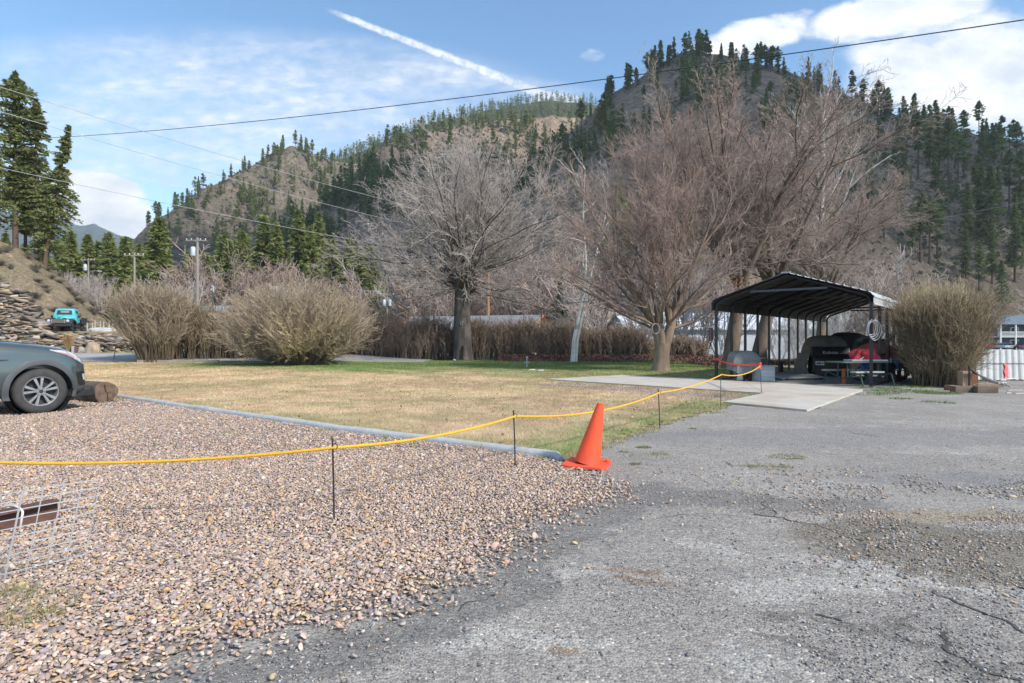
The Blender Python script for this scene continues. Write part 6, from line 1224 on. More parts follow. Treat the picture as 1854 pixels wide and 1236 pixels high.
# dry ornamental grass
def tuft(x, y, z, n, h, spread, m, label, seed, w=.012):
    rg = np.random.default_rng(seed); P = []
    for i in range(n):
        a = rg.random()*6.28; s_ = rg.random()*spread; d = np.array([math.cos(a)*s_, math.sin(a)*s_, 1.]); hh = h*rg.uniform(.5, 1); p0 = np.array([math.cos(a)*s_*.25, math.sin(a)*s_*.25, 0]); P.append((np.array([p0, p0+d*hh*.5, p0+d*hh+np.array([d[0], d[1], -.3])*hh*.25]), np.array([w, w*.8, w*.3])))
    V_, f = tubes(P, lambda r: 3); o = npmesh('grass_clump', V_, [f], m); o.location = (x, y, z); return tag(o, label, 'grass clump')
M_dryg = mat('dry_grass_clump', (.47, .32, .15), (.36, .23, .10), 2, .9)
x = (124-CX)/F*46.2; tuft(x, 46.2, .45, 260, 1.75, .32, M_dryg, 'tall dry ornamental grass clump in front of the stone wall', 3, .016)
# pickup
PX = (122-CX)/F*52.6; e = empty('vintage_pickup', (PX, 52.6, 2.33), R(21), label='old turquoise pickup truck with dark fenders facing the road', cat='truck')
M_turq = mat('turquoise_paint', (.10, .50, .52), (.08, .42, .45), 3, .5, c3=(.14, .56, .55)); M_dkf = mat('dark_navy_fender', (.022, .028, .04), (.035, .038, .05), 3, .5)
m_ = MB(); cs = [(-.70, 1.02, .84), (-.74, 1.40, .82), (-.62, 1.95, .68), (-.3, 2.02, .66), (.45, 1.98, .66), (.62, 1.5, .76), (.62, .75, .80)]
vs = [];
for y_, z_, w_ in cs: vs += [(-w_, y_, z_), (w_, y_, z_)]
n = len(cs); m_.add(vs+[(-.80, -.70, .6), (.80, -.70, .6)], [(2*i, 2*i+1, 2*i+3, 2*i+2) for i in range(n-1)]+[tuple([2*i for i in range(n)]+[2*n]), tuple([2*n+1]+[2*i+1 for i in range(n-1, -1, -1)]), (2*n-2, 2*n-1, 2*n+1, 2*n), (2*n, 2*n+1, 1, 0)]); m_.build('cab', M_turq, e, bevel=.07, smooth=True)
m_ = MB(); vs = []; hs = [(-2.10, 1.02, .50, .95), (-1.95, 1.14, .58, .95), (-1.2, 1.28, .68, .95), (-.68, 1.36, .78, .95)]
for y_, z_, w_, zb in hs: vs += [(-w_, y_, .62), (-w_*1.0, y_, z_-.16), (-w_*.62, y_, z_), (0, y_, z_+.03), (w_*.62, y_, z_), (w_, y_, z_-.16), (w_, y_, .62)]
m_.add(vs, [(j*7+i, j*7+i+1, (j+1)*7+i+1, (j+1)*7+i) for j in range(3) for i in range(6)]+[tuple(range(7)), tuple(21+i for i in range(6, -1, -1))]); hd_ = m_.build('hood', M_turq, e, smooth=True)
m_ = MB(); m_.box((-.36, -2.02, 1.10), (.24, .16, .04)); m_.box((0, -2.04, 1.13), (.24, .16, .04)); m_.box((.36, -2.02, 1.10), (.24, .16, .04)); m_.build('hood_vents', M_dkf, hd_)
m_ = MB(); m_.add([(-.58, -.742, 1.47), (.58, -.742, 1.47), (.52, -.655, 1.83), (-.52, -.655, 1.83)], [(0, 1, 2, 3)]); m_.build('windshield', M_glass, e, solid=.02); m_ = MB(); m_.box((.03, -.71, 1.70), (.62, .02, .16), (R(-14), 0, 0)); m_.build('painted_reflection', mat('tan_reflection_glass', (.30, .27, .22), None, 3, .3), e)  # tan panel on the windshield, a reflection put into its colour
for s_ in (-1, 1):
    m_ = MB(); ft = [(-2.28, .62), (-2.22, .92), (-1.9, 1.08), (-1.3, 1.02), (-.9, .78), (-.70, .55), (-.95, .50), (-1.1, .80), (-1.5, .95), (-1.9, .86), (-2.05, .55)]
    vs = []; n = len(ft)
    for xx, sc in ((.48, 1.), (.88, .98), (.98, .90)): vs += [(s_*xx, y_, .5+(z_-.5)*sc) for y_, z_ in ft]
    m_.add(vs, [(j*n+i, j*n+(i+1) % n, (j+1)*n+(i+1) % n, (j+1)*n+i) for j in range(2) for i in range(n)]+[tuple(range(n)), tuple(2*n+i for i in range(n-1, -1, -1))]); m_.build('fender', M_dkf, e, smooth=True)
    m_ = MB(); m_.lathe([(0, -.05), (.10, -.04), (.125, 0), (.10, .06)], (s_*.68, -2.27, .86), 'y', 18); m_.build('headlight', mat('headlight_grey', (.55, .58, .6), None, 3, .2), e, smooth=True)
    for yy in (-1.5, 1.35): m_ = MB(); m_.lathe([(.05, -.09), (.2, -.1), (.33, -.08), (.35, 0), (.33, .08), (.1, .09)], (s_*.76, yy, .35), 'x', 24); m_.build('wheel', M_tyre, e, smooth=True)
    m_ = MB(); m_.add([(s_*.795, -.52, 1.42), (s_*.79, .28, 1.42), (s_*.71, .24, 1.82), (s_*.72, -.42, 1.82)], [(0, 1, 2, 3)]); m_.build('side_window', M_glass, e, solid=.02)
m_ = MB(); m_.box((0, -2.16, .82), (1.08, .14, .42)); gr_ = m_.build('grille', M_dkf, e, bevel=.03); m_ = MB()
for i in range(5): m_.box((0, -2.24, .70+i*.062), (.92, .03, .022))
m_.box((.47, -2.24, .82), (.05, .035, .32)); m_.box((-.47, -2.24, .82), (.05, .035, .32)); m_.build('grille_bars', mat('cream_bars', (.38, .33, .24), (.32, .26, .18), 4, .5), gr_)
m_ = MB(); m_.box((0, -2.38, .48), (1.95, .10, .17)); m_.build('front_bumper', M_dkf, e, bevel=.03); m_ = MB(); m_.box((-.72, -2.45, .58), (.46, .02, .24)); pl_ = m_.build('licence_plate', mat('plate_lavender', (.30, .30, .52), None, 3, .5), e)
m_ = MB()
for k in range(5): m_.box((-.86+k*.07, -2.465, .58), (.035, .006, .10))
m_.build('plate_digits', M_dkf, pl_)
m_ = MB(); m_.box((0, 1.5, .85), (1.55, 1.7, .5)); m_.box((.92, 1.3, .95), (.06, 1.6, .6)); m_.box((-.92, 1.3, .95), (.06, 1.6, .6)); m_.build('cargo_bed', M_dkf, e, bevel=.03)
m_ = MB(); m_.box((0, -.2, .48), (1.5, 3.6, .25)); m_.build('chassis', M_blk, e)
for s_ in (-1, 1): m_ = MB(); m_.box((s_*.99, -.5, 1.28), (.16, .03, .22)); m_.tube([(s_*.8, -.5, 1.25), (s_*.99, -.5, 1.25)], .012, 5); m_.build('mirror', M_blk, e)
# little fence beside the pickup
fe = empty('post_fence', ((178-CX)/F*52, 52, 2.2), label='row of pale wooden fence posts with sagging wire right of the pickup', cat='fence')
M_fp = mat('fence_post_wood', (.50, .44, .36), (.38, .33, .27), 3, .9); tops = []
for i, (px, ty, by_2) in enumerate(((158, 584, 597), (167.5, 584, 600), (172, 580, 592), (181.5, 581, 600), (187.5, 581, 592), (197.5, 582, 598), (204, 584, 600))):
    Yd = 51.2 if i % 2 == 0 else 52.6; a_ = Vector(A(px, ty, Yd))-fe.location; b_ = Vector(A(px, by_2+2, Yd))-fe.location; m_ = MB(); m_.cyl(b_, a_, .055, n=6); m_.build('fence_post', M_fp, fe); tops.append(a_-Vector((0, 0, .15)))
m_ = MB(); m_.tube(tops, .012, 4); m_.build('wire', M_galv, fe)
o = blob('snow_patch_sheet', (0, 0, 0), (2.5, .9, .38), mat('pale_canvas', (.50, .49, .47), (.42, .41, .40), 2, .9), None, 44, .10, p=2.2); o.location = Vector(A(184, 601, 51.4)); o.location.z = 2.25; o.name = 'cloth_cover'; tag(o, 'pale cover humped over a low object behind the fence posts', 'cover')
# ------------------------------------------------------------------ buildings
def house(name, c, rz, L, Wd, hw, hr, mw, mr, label, cat='house', over=.4, winds=(), trim=None, gable=None):
    e = empty(name, c, rz, label=label, cat=cat); m_ = MB(); m_.prism([(-Wd/2, 0), (Wd/2, 0), (Wd/2, hw), (0, hr-.05), (-Wd/2, hw)], 'x', -L/2, L/2); m_.build('wall', mw, e)
    m_ = MB(); k = (hr-hw)/(Wd/2); o_ = over
    for s_ in (-1, 1): m_.add([(-L/2-o_, s_*(Wd/2+o_), hw-k*o_+.04), (L/2+o_, s_*(Wd/2+o_), hw-k*o_+.04), (L/2+o_, 0, hr+.04), (-L/2-o_, 0, hr+.04), (-L/2-o_, s_*(Wd/2+o_), hw-k*o_+.16), (L/2+o_, s_*(Wd/2+o_), hw-k*o_+.16), (L/2+o_, 0, hr+.16), (-L/2-o_, 0, hr+.16)], [(0, 1, 2, 3), (4, 7, 6, 5), (0, 4, 5, 1), (2, 6, 7, 3), (1, 5, 6, 2), (0, 3, 7, 4)])
    m_.build('roof', mr, e)
    for (x, z, w, h, side) in winds:
        if side == 'f': c_, d_ = (x, -Wd/2-.03, z), (w, .06, h); dg_ = (w-.16, .03, h-.16); c2_ = (x, -Wd/2-.06, z)
        else: c_, d_ = ((L/2+.03)*(1 if side == 'r' else -1), x, z), (.06, w, h); dg_ = (.03, w-.16, h-.16); c2_ = ((L/2+.06)*(1 if side == 'r' else -1), x, z)
        f_ = MB().box(c_, d_).build('window', M_wht, e); MB().box(c2_, dg_).build('pane', M_glass, f_)
    if trim:
        m_ = MB()
        for sx in (-1, 1):
            for s_ in (-1, 1): a_ = Vector((sx*(L/2+o_+.03), s_*(Wd/2+o_), hw-k*o_+.05)); b_ = Vector((sx*(L/2+o_+.03), 0, hr+.05)); m_.tube([a_, b_], .14, 4)
        m_.build('barge_board', trim, e)
    return e
M_wallw = mat('white_siding', (.62, .60, .56), (.54, .52, .48), 1, .8); M_rgrey = mat('grey_roof', (.22, .225, .24), (.17, .175, .19), 1, .8); M_rteal = mat('teal_grey_roof', (.20, .24, .25), (.15, .19, .20), .6, .7, c3=(.36, .42, .42))
x1 = (900-CX)/F*62; house('house', (x1-2.6, 66, 0), R(-18), 15, 7, 2.55, 4.15, M_wallw, M_rgrey, 'low white house with a long grey roof and orange brown gable trim behind the hedge', trim=mat('orange_brown_trim', (.42, .14, .07), None, 3, .8), winds=((-4, 1.5, 1.2, 1.1, 'f'), (3, 1.5, 1.2, 1.1, 'f'), (0, 1.4, 1.1, 1., 'r')))
x1 = (335-CX)/F*72; house('house', (x1, 76, .5), R(6), 9.5, 7, 3.0, 5.4, mat('pink_beige_wall', (.46, .36, .31), (.40, .31, .27), 1, .8), mat('blue_grey_roof', (.25, .28, .32), (.2, .22, .26), 1, .8), 'pinkish house with a blue grey roof behind the tall left hedge', winds=((-2.5, 1.8, 1.2, 1.1, 'f'), (2.5, 1.8, 1.2, 1.1, 'f')))
x1 = (515-CX)/F*70; house('house', (x1, 74, .3), R(70), 9, 5.2, 4.4, 7.6, mat('cream_wall', (.55, .47, .38), (.48, .40, .32), 1, .8), mat('tan_grey_roof', (.30, .27, .24), None, 1, .8), 'pale gabled house showing through the round bush', winds=((0, 3.0, 1, 1.1, 'l'),))
# pale long building behind the saplings
x1 = (1300-CX)/F*62; e = house('barn', (x1, 66, -.4), R(3), 20, 10, 3.1, 4.9, mat('pale_blue_siding', (.56, .60, .68), (.50, .53, .60), 1, .6), mat('pale_metal_roof', (.62, .65, .72), (.56, .6, .66), .8, .5), 'long pale blue white building seen through the saplings left of the carport', 'building', winds=((-5, 1.6, 1.1, 1.1, 'f'), (4, 1.6, 1.1, 1.1, 'f')))
# dormered house
Yh = 105; x1 = (1590-CX)/F*Yh; e = house('house', (x1+4.5, Yh+4, .2), R(0), 22, 8, 3.8, 7.2, mat('blue_grey_siding', (.30, .34, .38), (.26, .3, .34), 1, .8), M_rteal, 'house with three white gabled dormers seen under the carport roof', winds=())
for i, dx in enumerate((-9.0, -4.6, 1.)):
    d_ = MB(); d_.prism([(-1.3, 0), (1.3, 0), (0, 1.7)], 'y', -4.2, -1.4); d_.v = [(v[0]+dx, v[1], v[2]+4.1) for v in d_.v]; dm = d_.build('dormer', M_wallw, e); f_ = MB().box((dx, -4.24, 4.6), (.95, .06, .8)).build('window', M_wht, dm); 
    MB().box((dx, -4.28, 4.6), (.7, .03, .6)).build('dormer_pane', M_glass, e)
    m_ = MB()
    for s_ in (-1, 1): m_.tube([(dx+s_*1.5, -4.3, 4.0), (dx, -4.3, 6.0)], .10, 4)
    m_.build('dormer_trim', M_rteal, e)
# motel
Ym = 134; xm = (1803-CX)/F*Ym; e = empty('motel', (xm, Ym, -.38), label='two storey dark blue motel with white balcony rails at the right edge', cat='motel'); Lm = 60
M_nav = mat('slate_blue_siding', (.085, .11, .15), (.07, .09, .125), 1, .8); m_ = MB(); m_.box((Lm/2, 4.6, 2.9), (Lm, 6.4, 5.8)); m_.build('wall', M_nav, e)
m_ = MB(); m_.add([(-.8, -1.4, 5.75), (Lm, -1.4, 5.75), (Lm, 4.6, 8.1), (1.6, 4.6, 8.1), (-.8, 10.4, 5.75), (Lm, 10.4, 5.75)], [(0, 1, 2, 3), (3, 2, 5, 4), (0, 3, 4)]); m_.build('roof', mat('standing_seam_roof', (.21, .25, .28), (.17, .2, .23), 1, .5), e, solid=.12)
m_ = MB()
for i in range(60): m_.tube([(i*1.0-.2+.0, -1.35, 5.85), (i*1.0+.9, 4.5, 8.2)], .045, 4)
m_.build('roof_seams', mat('roof_seam_pale', (.34, .38, .41), None, 2, .5), e); m_ = MB(); m_.box((Lm/2, .2, 2.85), (Lm, 2.8, .22)); m_.build('balcony_floor', M_wht, e)
for i in range(12): m_ = MB(); m_.box((.15+i*3.45*1.0*(1 if i else 1), -1.1, 2.85), (.26, .26, 5.8)); m_.build('column', M_wht, e)
m_ = MB(); m_.box((Lm/2, -1.1, 3.95), (Lm, .08, .12)); m_.box((Lm/2, -1.1, 3.15), (Lm, .08, .10))
for i in range(150): m_.box((.3+i*.2, -1.1, 3.55), (.06, .05, .8))
m_.build('balcony_rail', M_wht, e)
for i in range(6):
    for z_ in (1.5, 4.4):
        f_ = MB().box((5.4+i*6.6, 1.36, z_), (2.0, .1, 1.35)).build('window', M_wht, e); MB().box((5.4+i*6.6, 1.29, z_), (1.7, .06, 1.05)).build('pane', M_glass, f_); MB().box((2.0+i*6.6, 1.36, z_-.35), (1.0, .1, 2.1)).build('door', M_wht, e)
def far_car(px, Yd, rz, m, label, cat='car', L=4.4, h=1.45, pick=False):
    x = (px-CX)/F*Yd; e = empty('parked_car' if not pick else 'pickup_truck', (x, Yd, -.36), rz, label=label, cat=cat, group='vehicles parked in front of the motel')
    m_ = MB(); body_ = [(-L/2, .35), (-L/2, .85), (-L*.36, .95), (L*.30, .95), (L/2-.05, .80), (L/2, .4)]; m_.prism(body_, 'y', -.88, .88); m_.build('body', m, e, bevel=.07, smooth=True)
    m_ = MB(); cab_ = [(-L*.40, .93), (-L*.26, h), (L*.08, h), (L*.26, .93)] if not pick else [(-L*.05, .93), (0, h+.25), (L*.18, h+.25), (L*.28, .93)]; m_.prism(cab_, 'y', -.76, .76); m_.build('cabin', M_glass, e, bevel=.05); m_ = MB(); m_.box((-L*.09 if not pick else L*.09, 0, h+(.25 if pick else 0)+.01), (L*.30 if not pick else L*.17, 1.4, .05)); m_.build('roof', m, e)
    for sx in (-1, 1):
        for s_ in (-1, 1): m_ = MB(); m_.lathe([(.05, -.1), (.28, -.1), (.33, 0), (.28, .1), (.05, .1)], (sx*L*.31, s_*.82, .33), 'y', 16); m_.build('wheel', M_tyre, e, smooth=True)
    return e
M_silv = mat('silver_paint', (.40, .45, .48), (.34, .39, .42), 3, .3, metal=.4); M_maro = mat('maroon_paint', (.13, .02, .03), (.1, .016, .024), 3, .3)
far_car(1821, 126, R(205), M_silv, 'silver sedan parked in front of the left end of the motel'); far_car(1856, 126, R(190), M_maro, 'maroon pickup parked right of the silver sedan', 'pickup', 5.4, 1.5, True); far_car(1799, 130, R(170), mat('red_paint', (.4, .03, .03), None, 3, .3), 'red car mostly hidden by the hedge at the motel corner')
# red picnic table by the motel lot
x = (1816-CX)/F*60; e = empty('picnic_table', (x, 60, -.35), R(6), label='reddish wooden picnic table beyond the metal roofed structure', cat='picnic table'); M_rw = mat('red_brown_wood', (.30, .10, .07), (.22, .075, .05), 3, .8)
m_ = MB(); m_.box((0, 0, .74), (2.4, .8, .06)); m_.build('table_top', M_rw, e)
for s_ in (-1, 1): m_ = MB(); m_.box((0, s_*.8, .45), (2.4, .28, .06)); m_.build('bench', M_rw, e); m_ = MB(); m_.box((s_*.9, 0, .37), (.10, 1.5, .08)); m_.box((s_*.9, -.4, .37), (.08, .08, .74)); m_.box((s_*.9, .4, .37), (.08, .08, .74)); m_.build('leg_frame', M_rw, e)
x = (1803-CX)/F*58; block('white_table_board', (x, 58, -.35), (2.6, .8, .95), 0, M_wht, 'white topped trestle beside the red picnic table', 'table')
# ------------------------------------------------------------------ utility poles and wires
def pole(px, ty, Yd, arm, label, m=M_poleW, zb=None, trans=0, lamp=False, r=.14, tw=0., guy=None, armdrop=.3):
    x, y, zt = A(px, ty, Yd); zb = float(gz(x, y))-.2 if zb is None else zb; e = empty('utility_pole', (x, y, zb), label=label, cat='utility pole'); h = zt-zb
    m_ = MB(); m_.cyl((0, 0, 0), (0, 0, h), r, r*.7, 10); m_.build('pole', m, e)
    if arm: m_ = MB(); m_.box((tw, -.08, h-armdrop), (arm, .1, .12)); m_.build('crossarm', M_poleW, e); m_ = MB(); [m_.lathe([(.03, 0), (.05, .05), (.05, .12), (.02, .15)], (tw+a*arm/2*.92, -.08, h-armdrop+.06)) for a in (-1, -.5, .45, 1)]; m_.build('insulators', M_wht, e)
    for i in range(trans): m_ = MB(); m_.lathe([(0, 0), (.22, .02), (.24, .08), (.24, .85), (.18, .95), (0, .98)], ((-.4 if i == 0 else .4), -.1, h-1.9-.0*i), n=16); m_.build('transformer', mat('transformer_grey', (.50, .56, .60), None, 3, .5), e, smooth=True)
    if lamp: m_ = MB(); m_.tube([(0, 0, h-2.2), (.8, 0, h-1.9), (1.5, 0, h-1.95)], .04, 6); m_.build('lamp_arm', M_galv, e); m_ = MB(); m_.box((1.7, 0, h-1.97), (.5, .2, .12)); m_.build('lamp_head', M_wht, e, bevel=.03)
    if guy: m_ = MB(); a_ = Vector(A(*guy))-e.location; m_.tube([(0, 0, h*.66), a_], .022, 5); m_.build('guy_wire', M_galv, e)
    return e
pole(357.5, 430, 60, 2.1, 'tall grey utility pole with blue grey transformer left of the round bush', trans=1, r=.17, guy=(285, 548, 60), tw=-.1)
pole(243.5, 457, 62, 2.1, 'grey utility pole with a plain crossarm in front of the conifers', r=.13)
pole(160, 467, 88, 2.1, 'small utility pole with street lamp above the bank', zb=A(160, 524, 88)[2], trans=1, lamp=True, r=.13)
pole(180, 515, 74, 0, 'short bare pole at the end of the bank', zb=A(180, 548, 74)[2], r=.09)
pole(701, 530, 84, 2., 'utility pole with two transformers behind the long hedge', trans=2, r=.12)
pole(884, 380, 70, 2., 'orange brown new utility pole right of the thick trunk', m=M_poleO, r=.19)
pole(980, 560, 58, 0, 'thin dark pole in front of the gabled house end', m=M_blk, r=.09)
x, y, zt = A(386, 516, 56); e = empty('street_lamp', (x, y, 0), label='dark green yard lamp post with a white hooked head above the left hedge', cat='lamp post'); m_ = MB(); m_.cyl((0, 0, 0), (0, 0, zt-.6), .05, n=8); m_.build('lamp_pole', M_grn, e); m_ = MB(); m_.tube([(0, 0, zt-.7), (.03, 0, zt-.1), (-.08, 0, zt), (-.12, 0, zt-.15)], .05, 6); m_.build('lamp_head', mat('pale_blue_lamp', (.45, .6, .75), None, 3, .5), e); m_ = MB(); m_.lathe([(0, -.08), (.08, 0), (0, .08)], (-.18, 0, zt-.42)); m_.build('globe', M_wht, e)
def wire(a, b, sagm, r, m, label, n=40):
    a, b = Vector(A(*a)), Vector(A(*b)); pts = [a+(b-a)*(i/n)-Vector((0, 0, sagm*4*(i/n)*(1-i/n))) for i in range(n+1)]; m_ = MB(); m_.tube(pts, r, 5); return tag(m_.build('overhead_wire', m), label, 'wire')
M_cab = mat('black_cable', (.015, .03, .05), None, 2, .6); M_wir = mat('grey_cable', (.42, .42, .42), None, 2, .5)
wire((60, 251, 80), (2000, 14, 30), 1.0, .034, M_cab, 'thick black cable crossing the whole sky')
wire((-60, 138, 34), (900, 408, 69), .6, .018, M_wir, 'highest of the three pale wires at the left')
wire((-60, 183, 34), (900, 440, 69), .6, .018, M_wir, 'middle one of the three pale wires at the left')
wire((-60, 290, 40), (900, 475, 72), .5, .02, M_wir, 'lowest of the three pale wires at the left')
wire((1540, 418, 46), (2000, 330, 30), .3, .012, M_wir, 'thin grey wire at the right in front of the wooded slope')
# ------------------------------------------------------------------ gravel stones
def pebbles(name, n, pts, size, label, pal, seed, fine=False, amp=.25, flat=.55, z0=.0):
    rg = np.random.default_rng(seed); bm = bmesh.new(); bmesh.ops.create_icosphere(bm, subdivisions=2 if fine else 1, radius=.5); B = np.array([v.co[:] for v in bm.verts]); Fc = np.array([[v.index for v in f.verts] for f in bm.faces]); bm.free()
    vars_ = []
    for k in range(14):
        a = rg.normal(0, 1, (5, 3)); a /= np.linalg.norm(a, axis=1, keepdims=True); K = B.copy()
        for q_ in a: dd = B@q_*2; K -= q_[None]*np.maximum(0, dd-.62)[:, None]*.40
        K *= np.array([1.25*rg.uniform(.8, 1.2), .9, flat*rg.uniform(.75, 1.25)])*(1+rg.normal(0, amp*.12, (len(B), 1))); vars_.append(K)
    vars_ = np.array(vars_); n = len(pts); s_ = size(n, rg); K = vars_[rg.integers(0, 14, n)]*s_[:, None, None]
    w = rg.random(n)*2*PI; tx = rg.normal(0, .28, n); ty = rg.normal(0, .28, n); c, sn = np.cos(w), np.sin(w)
    X = K[..., 0]*c[:, None]-K[..., 1]*sn[:, None]; Y = K[..., 0]*sn[:, None]+K[..., 1]*c[:, None]; Z = K[..., 2]+X*tx[:, None]+Y*ty[:, None]
    V_ = np.stack([X+pts[:, 0:1], Y+pts[:, 1:2], Z+pts[:, 2:3]+s_[:, None]*.12], -1).reshape(-1, 3); f = (Fc[None]+(np.arange(n)*len(B))[:, None, None]).reshape(-1, 3)
    pal = np.array(pal); C = pal[rg.integers(0, len(pal), n)]*rg.uniform(.72, 1.22, (n, 1))*(np.array([1.13, 1.10, 1.14]) if name == 'river_gravel' else 1.)
    o = npmesh(name, V_, [f], M_peb, smooth=True, col=np.repeat(C, len(B), 0)); return tag(o, label, 'gravel', kind='stuff')
M_peb = mat('river_pebble', (1, 1, 1), None, 55, .75, attr='Col', spec=.35)
PAL = [(.47, .35, .26), (.40, .30, .25), (.50, .38, .23), (.31, .25, .22), (.54, .43, .32), (.36, .32, .28), (.45, .29, .20), (.27, .235, .235), (.48, .39, .31), (.56, .48, .39), (.43, .325, .28), (.37, .30, .20), (.20, .17, .155), (.45, .355, .29), (.52, .33, .17), (.40, .31, .28)]
GP = np.array(gravel)
def grid_pts(x0, x1, y0, y1, sp_, seed, layers=1):
    rg = np.random.default_rng(seed); X, Y = np.meshgrid(np.arange(x0, x1, sp_), np.arange(y0, y1, sp_)); X = X.ravel()+rg.uniform(-.5, .5, X.size)*sp_; Y = Y.ravel()+rg.uniform(-.5, .5, Y.size)*sp_
    return X, Y
def edge_keep(X, Y, rg, soft=.34):
    """probability of a stone: full inside the bed, thinning out across its edge"""
    n1 = (fbm(X*1.3, Y*1.3, 3, 9)-.5)*.5; best = np.full(X.shape, 9.); E_ = np.array([p[:2] for p in GRAVEL_EDGE])
    for i in range(len(E_)-1):
        a, b = E_[i], E_[i+1]; L2 = ((b-a)**2).sum(); t = np.clip(((X-a[0])*(b-a)[0]+(Y-a[1])*(b-a)[1])/L2, 0, 1); best = np.minimum(best, np.hypot(X-a[0]-t*(b-a)[0], Y-a[1]-t*(b-a)[1]))
    ins = inpoly(X, Y, GP); sd_ = np.where(ins, best, -best)+n1*.5
    pr = np.clip((sd_+soft)/(2*soft), 0, 1)**1.6; pr = np.maximum(pr, .030*np.exp(-np.maximum(0, -sd_)/.30)); ok = ins | (best < 1.2)
    # not over the edging or the lawn
    for i in range(len(CURB)-1):
        a, b = np.array(CURB[i][:2]), np.array(CURB[i+1][:2]); nrm = np.array([-(b-a)[1], (b-a)[0]]); t = ((X-a[0])*(b-a)[0]+(Y-a[1])*(b-a)[1])/((b-a)**2).sum(); dd = ((X-a[0])*nrm[0]+(Y-a[1])*nrm[1])/np.linalg.norm(nrm); ok &= ~((t > -.02) & (t < 1.05) & (dd > -.07) & (dd < 3))
    return ok & (rg.random(X.shape) < pr)
for (x0, x1, y0, y1, sp_, fine, seed, mean) in ((-3.9, 2.2, 2.3, 4.2, .0158, True, 1, .0315), (-6.6, 2.2, 4.2, 7.4, .0185, False, 2, .034), (-11, 2.2, 7.4, 12.5, .028, False, 3, .040), (-18, -5, 12.5, 20, .06, False, 4, .055)):
    rg = np.random.default_rng(seed); X, Y = grid_pts(x0, x1, y0, y1, sp_, seed); vis = np.abs(X) < Y*.93+.4; X, Y = X[vis], Y[vis]; k = edge_keep(X, Y, rg); X, Y = X[k], Y[k]
    P = np.stack([X, Y, .004+rg.random(len(X))*.016], -1)
    pebbles('river_gravel', len(X), P, lambda n, r, mean=mean: mean*.62*np.exp(r.normal(0, .32, n)), ['mixed pink, tan and grey river gravel nearest the camera', 'mixed river gravel around the first stake', 'mixed river gravel beside the edging', 'mixed river gravel in front of and under the parked car'][seed-1], PAL, seed, fine)
# loose grit and stones on the asphalt
rg = np.random.default_rng(77); n = 46000; Y = 2.35*(11/2.35)**rg.random(n); X = rg.uniform(-1, 1, n)*(Y*.93+.3); k = inpoly(X, Y, np.array(asph)) & ~inpoly(X, Y, GP); dn = fbm(X*1.1, Y*1.6, 4, 31); k &= rg.random(n) < np.clip((dn-.38)*3.2, .08, 1)
X, Y = X[k], Y[k]
GPAL = [(.30, .295, .29), (.22, .22, .225), (.38, .37, .36), (.16, .16, .165), (.44, .42, .40), (.28, .25, .22), (.34, .30, .29)]
pebbles('asphalt_grit', len(X), np.stack([X, Y, 0*X+.0], -1), lambda n, r: .0085*np.exp(r.normal(0, .38, n)), 'loose grit strewn over the worn asphalt', GPAL, 6)
def patch(cx_, cy_, n, sx, sy, ang, size, pal, label, seed):
    rg = np.random.default_rng(seed); x, y, _ = G(cx_, cy_); u, v = rg.normal(0, sx, n), rg.normal(0, sy, n); c, s_ = math.cos(R(ang)), math.sin(R(ang)); X = x+u*c-v*s_; Y = y+u*s_+v*c; k = fbm(X*2.2, Y*2.2, 3, 3) > .40; X, Y = X[k], Y[k]
    pebbles('loose_stones', len(X), np.stack([X, Y, 0*X], -1), lambda n, r: size*np.exp(r.normal(0, .4, n)), label, pal, seed)
patch(1730, 885, 3000, 1.25, .42, -12, .017, PAL[:6]+GPAL, 'loose stones scattered on the asphalt at the right', 81)
patch(1790, 1010, 2600, .8, .42, -18, .014, PAL+GPAL, 'small stones in the brown worn patch at the right edge', 82)
patch(1480, 900, 900, .9, .3, 0, .014, PAL+GPAL, 'sparse stones right of the gravel bed', 83)
patch(1720, 935, 1500, .6, .14, -5, .012, PAL, 'tan grit patch above the brown worn area', 84)
# cracks in the asphalt
M_crk = mat('crack_dark', (.05, .048, .045), (.09, .085, .075), 9, .95)
def crack(pts, w, seed):
    rg = np.random.default_rng(seed); P = [np.array(G(*p)[:2]) for p in pts]; Q = []
    for i in range(len(P)-1):
        m = max(2, int(np.linalg.norm(P[i+1]-P[i])/.03))
        for j in range(m): Q.append(P[i]+(P[i+1]-P[i])*j/m)
    Q.append(P[-1]); Q = np.array(Q); Q += np.stack([(fbm(Q[:, 0]*9, Q[:, 1]*9, 4, seed)-.5)*.12, (fbm(Q[:, 0]*9+50, Q[:, 1]*9, 4, seed)-.5)*.12], -1); T = np.gradient(Q, axis=0); T /= np.linalg.norm(T, axis=1, keepdims=True)+1e-9; Nn = np.stack([-T[:, 1], T[:, 0]], -1)
    ww = w*(.15+1.5*np.clip(fbm(np.arange(len(Q))*.35, np.zeros(len(Q)), 3, seed)-.25, 0, 1))[:, None]; a = Q+Nn*ww; b = Q-Nn*ww; V_ = np.concatenate([np.c_[a, np.full(len(Q), .0025)], np.c_[b, np.full(len(Q), .0025)]]); n = len(Q); i = np.arange(n-1); f = np.stack([i, i+1, i+1+n, i+n], -1)
    o = npmesh('asphalt_crack', V_, [f], M_crk); o['kind'] = 'structure'
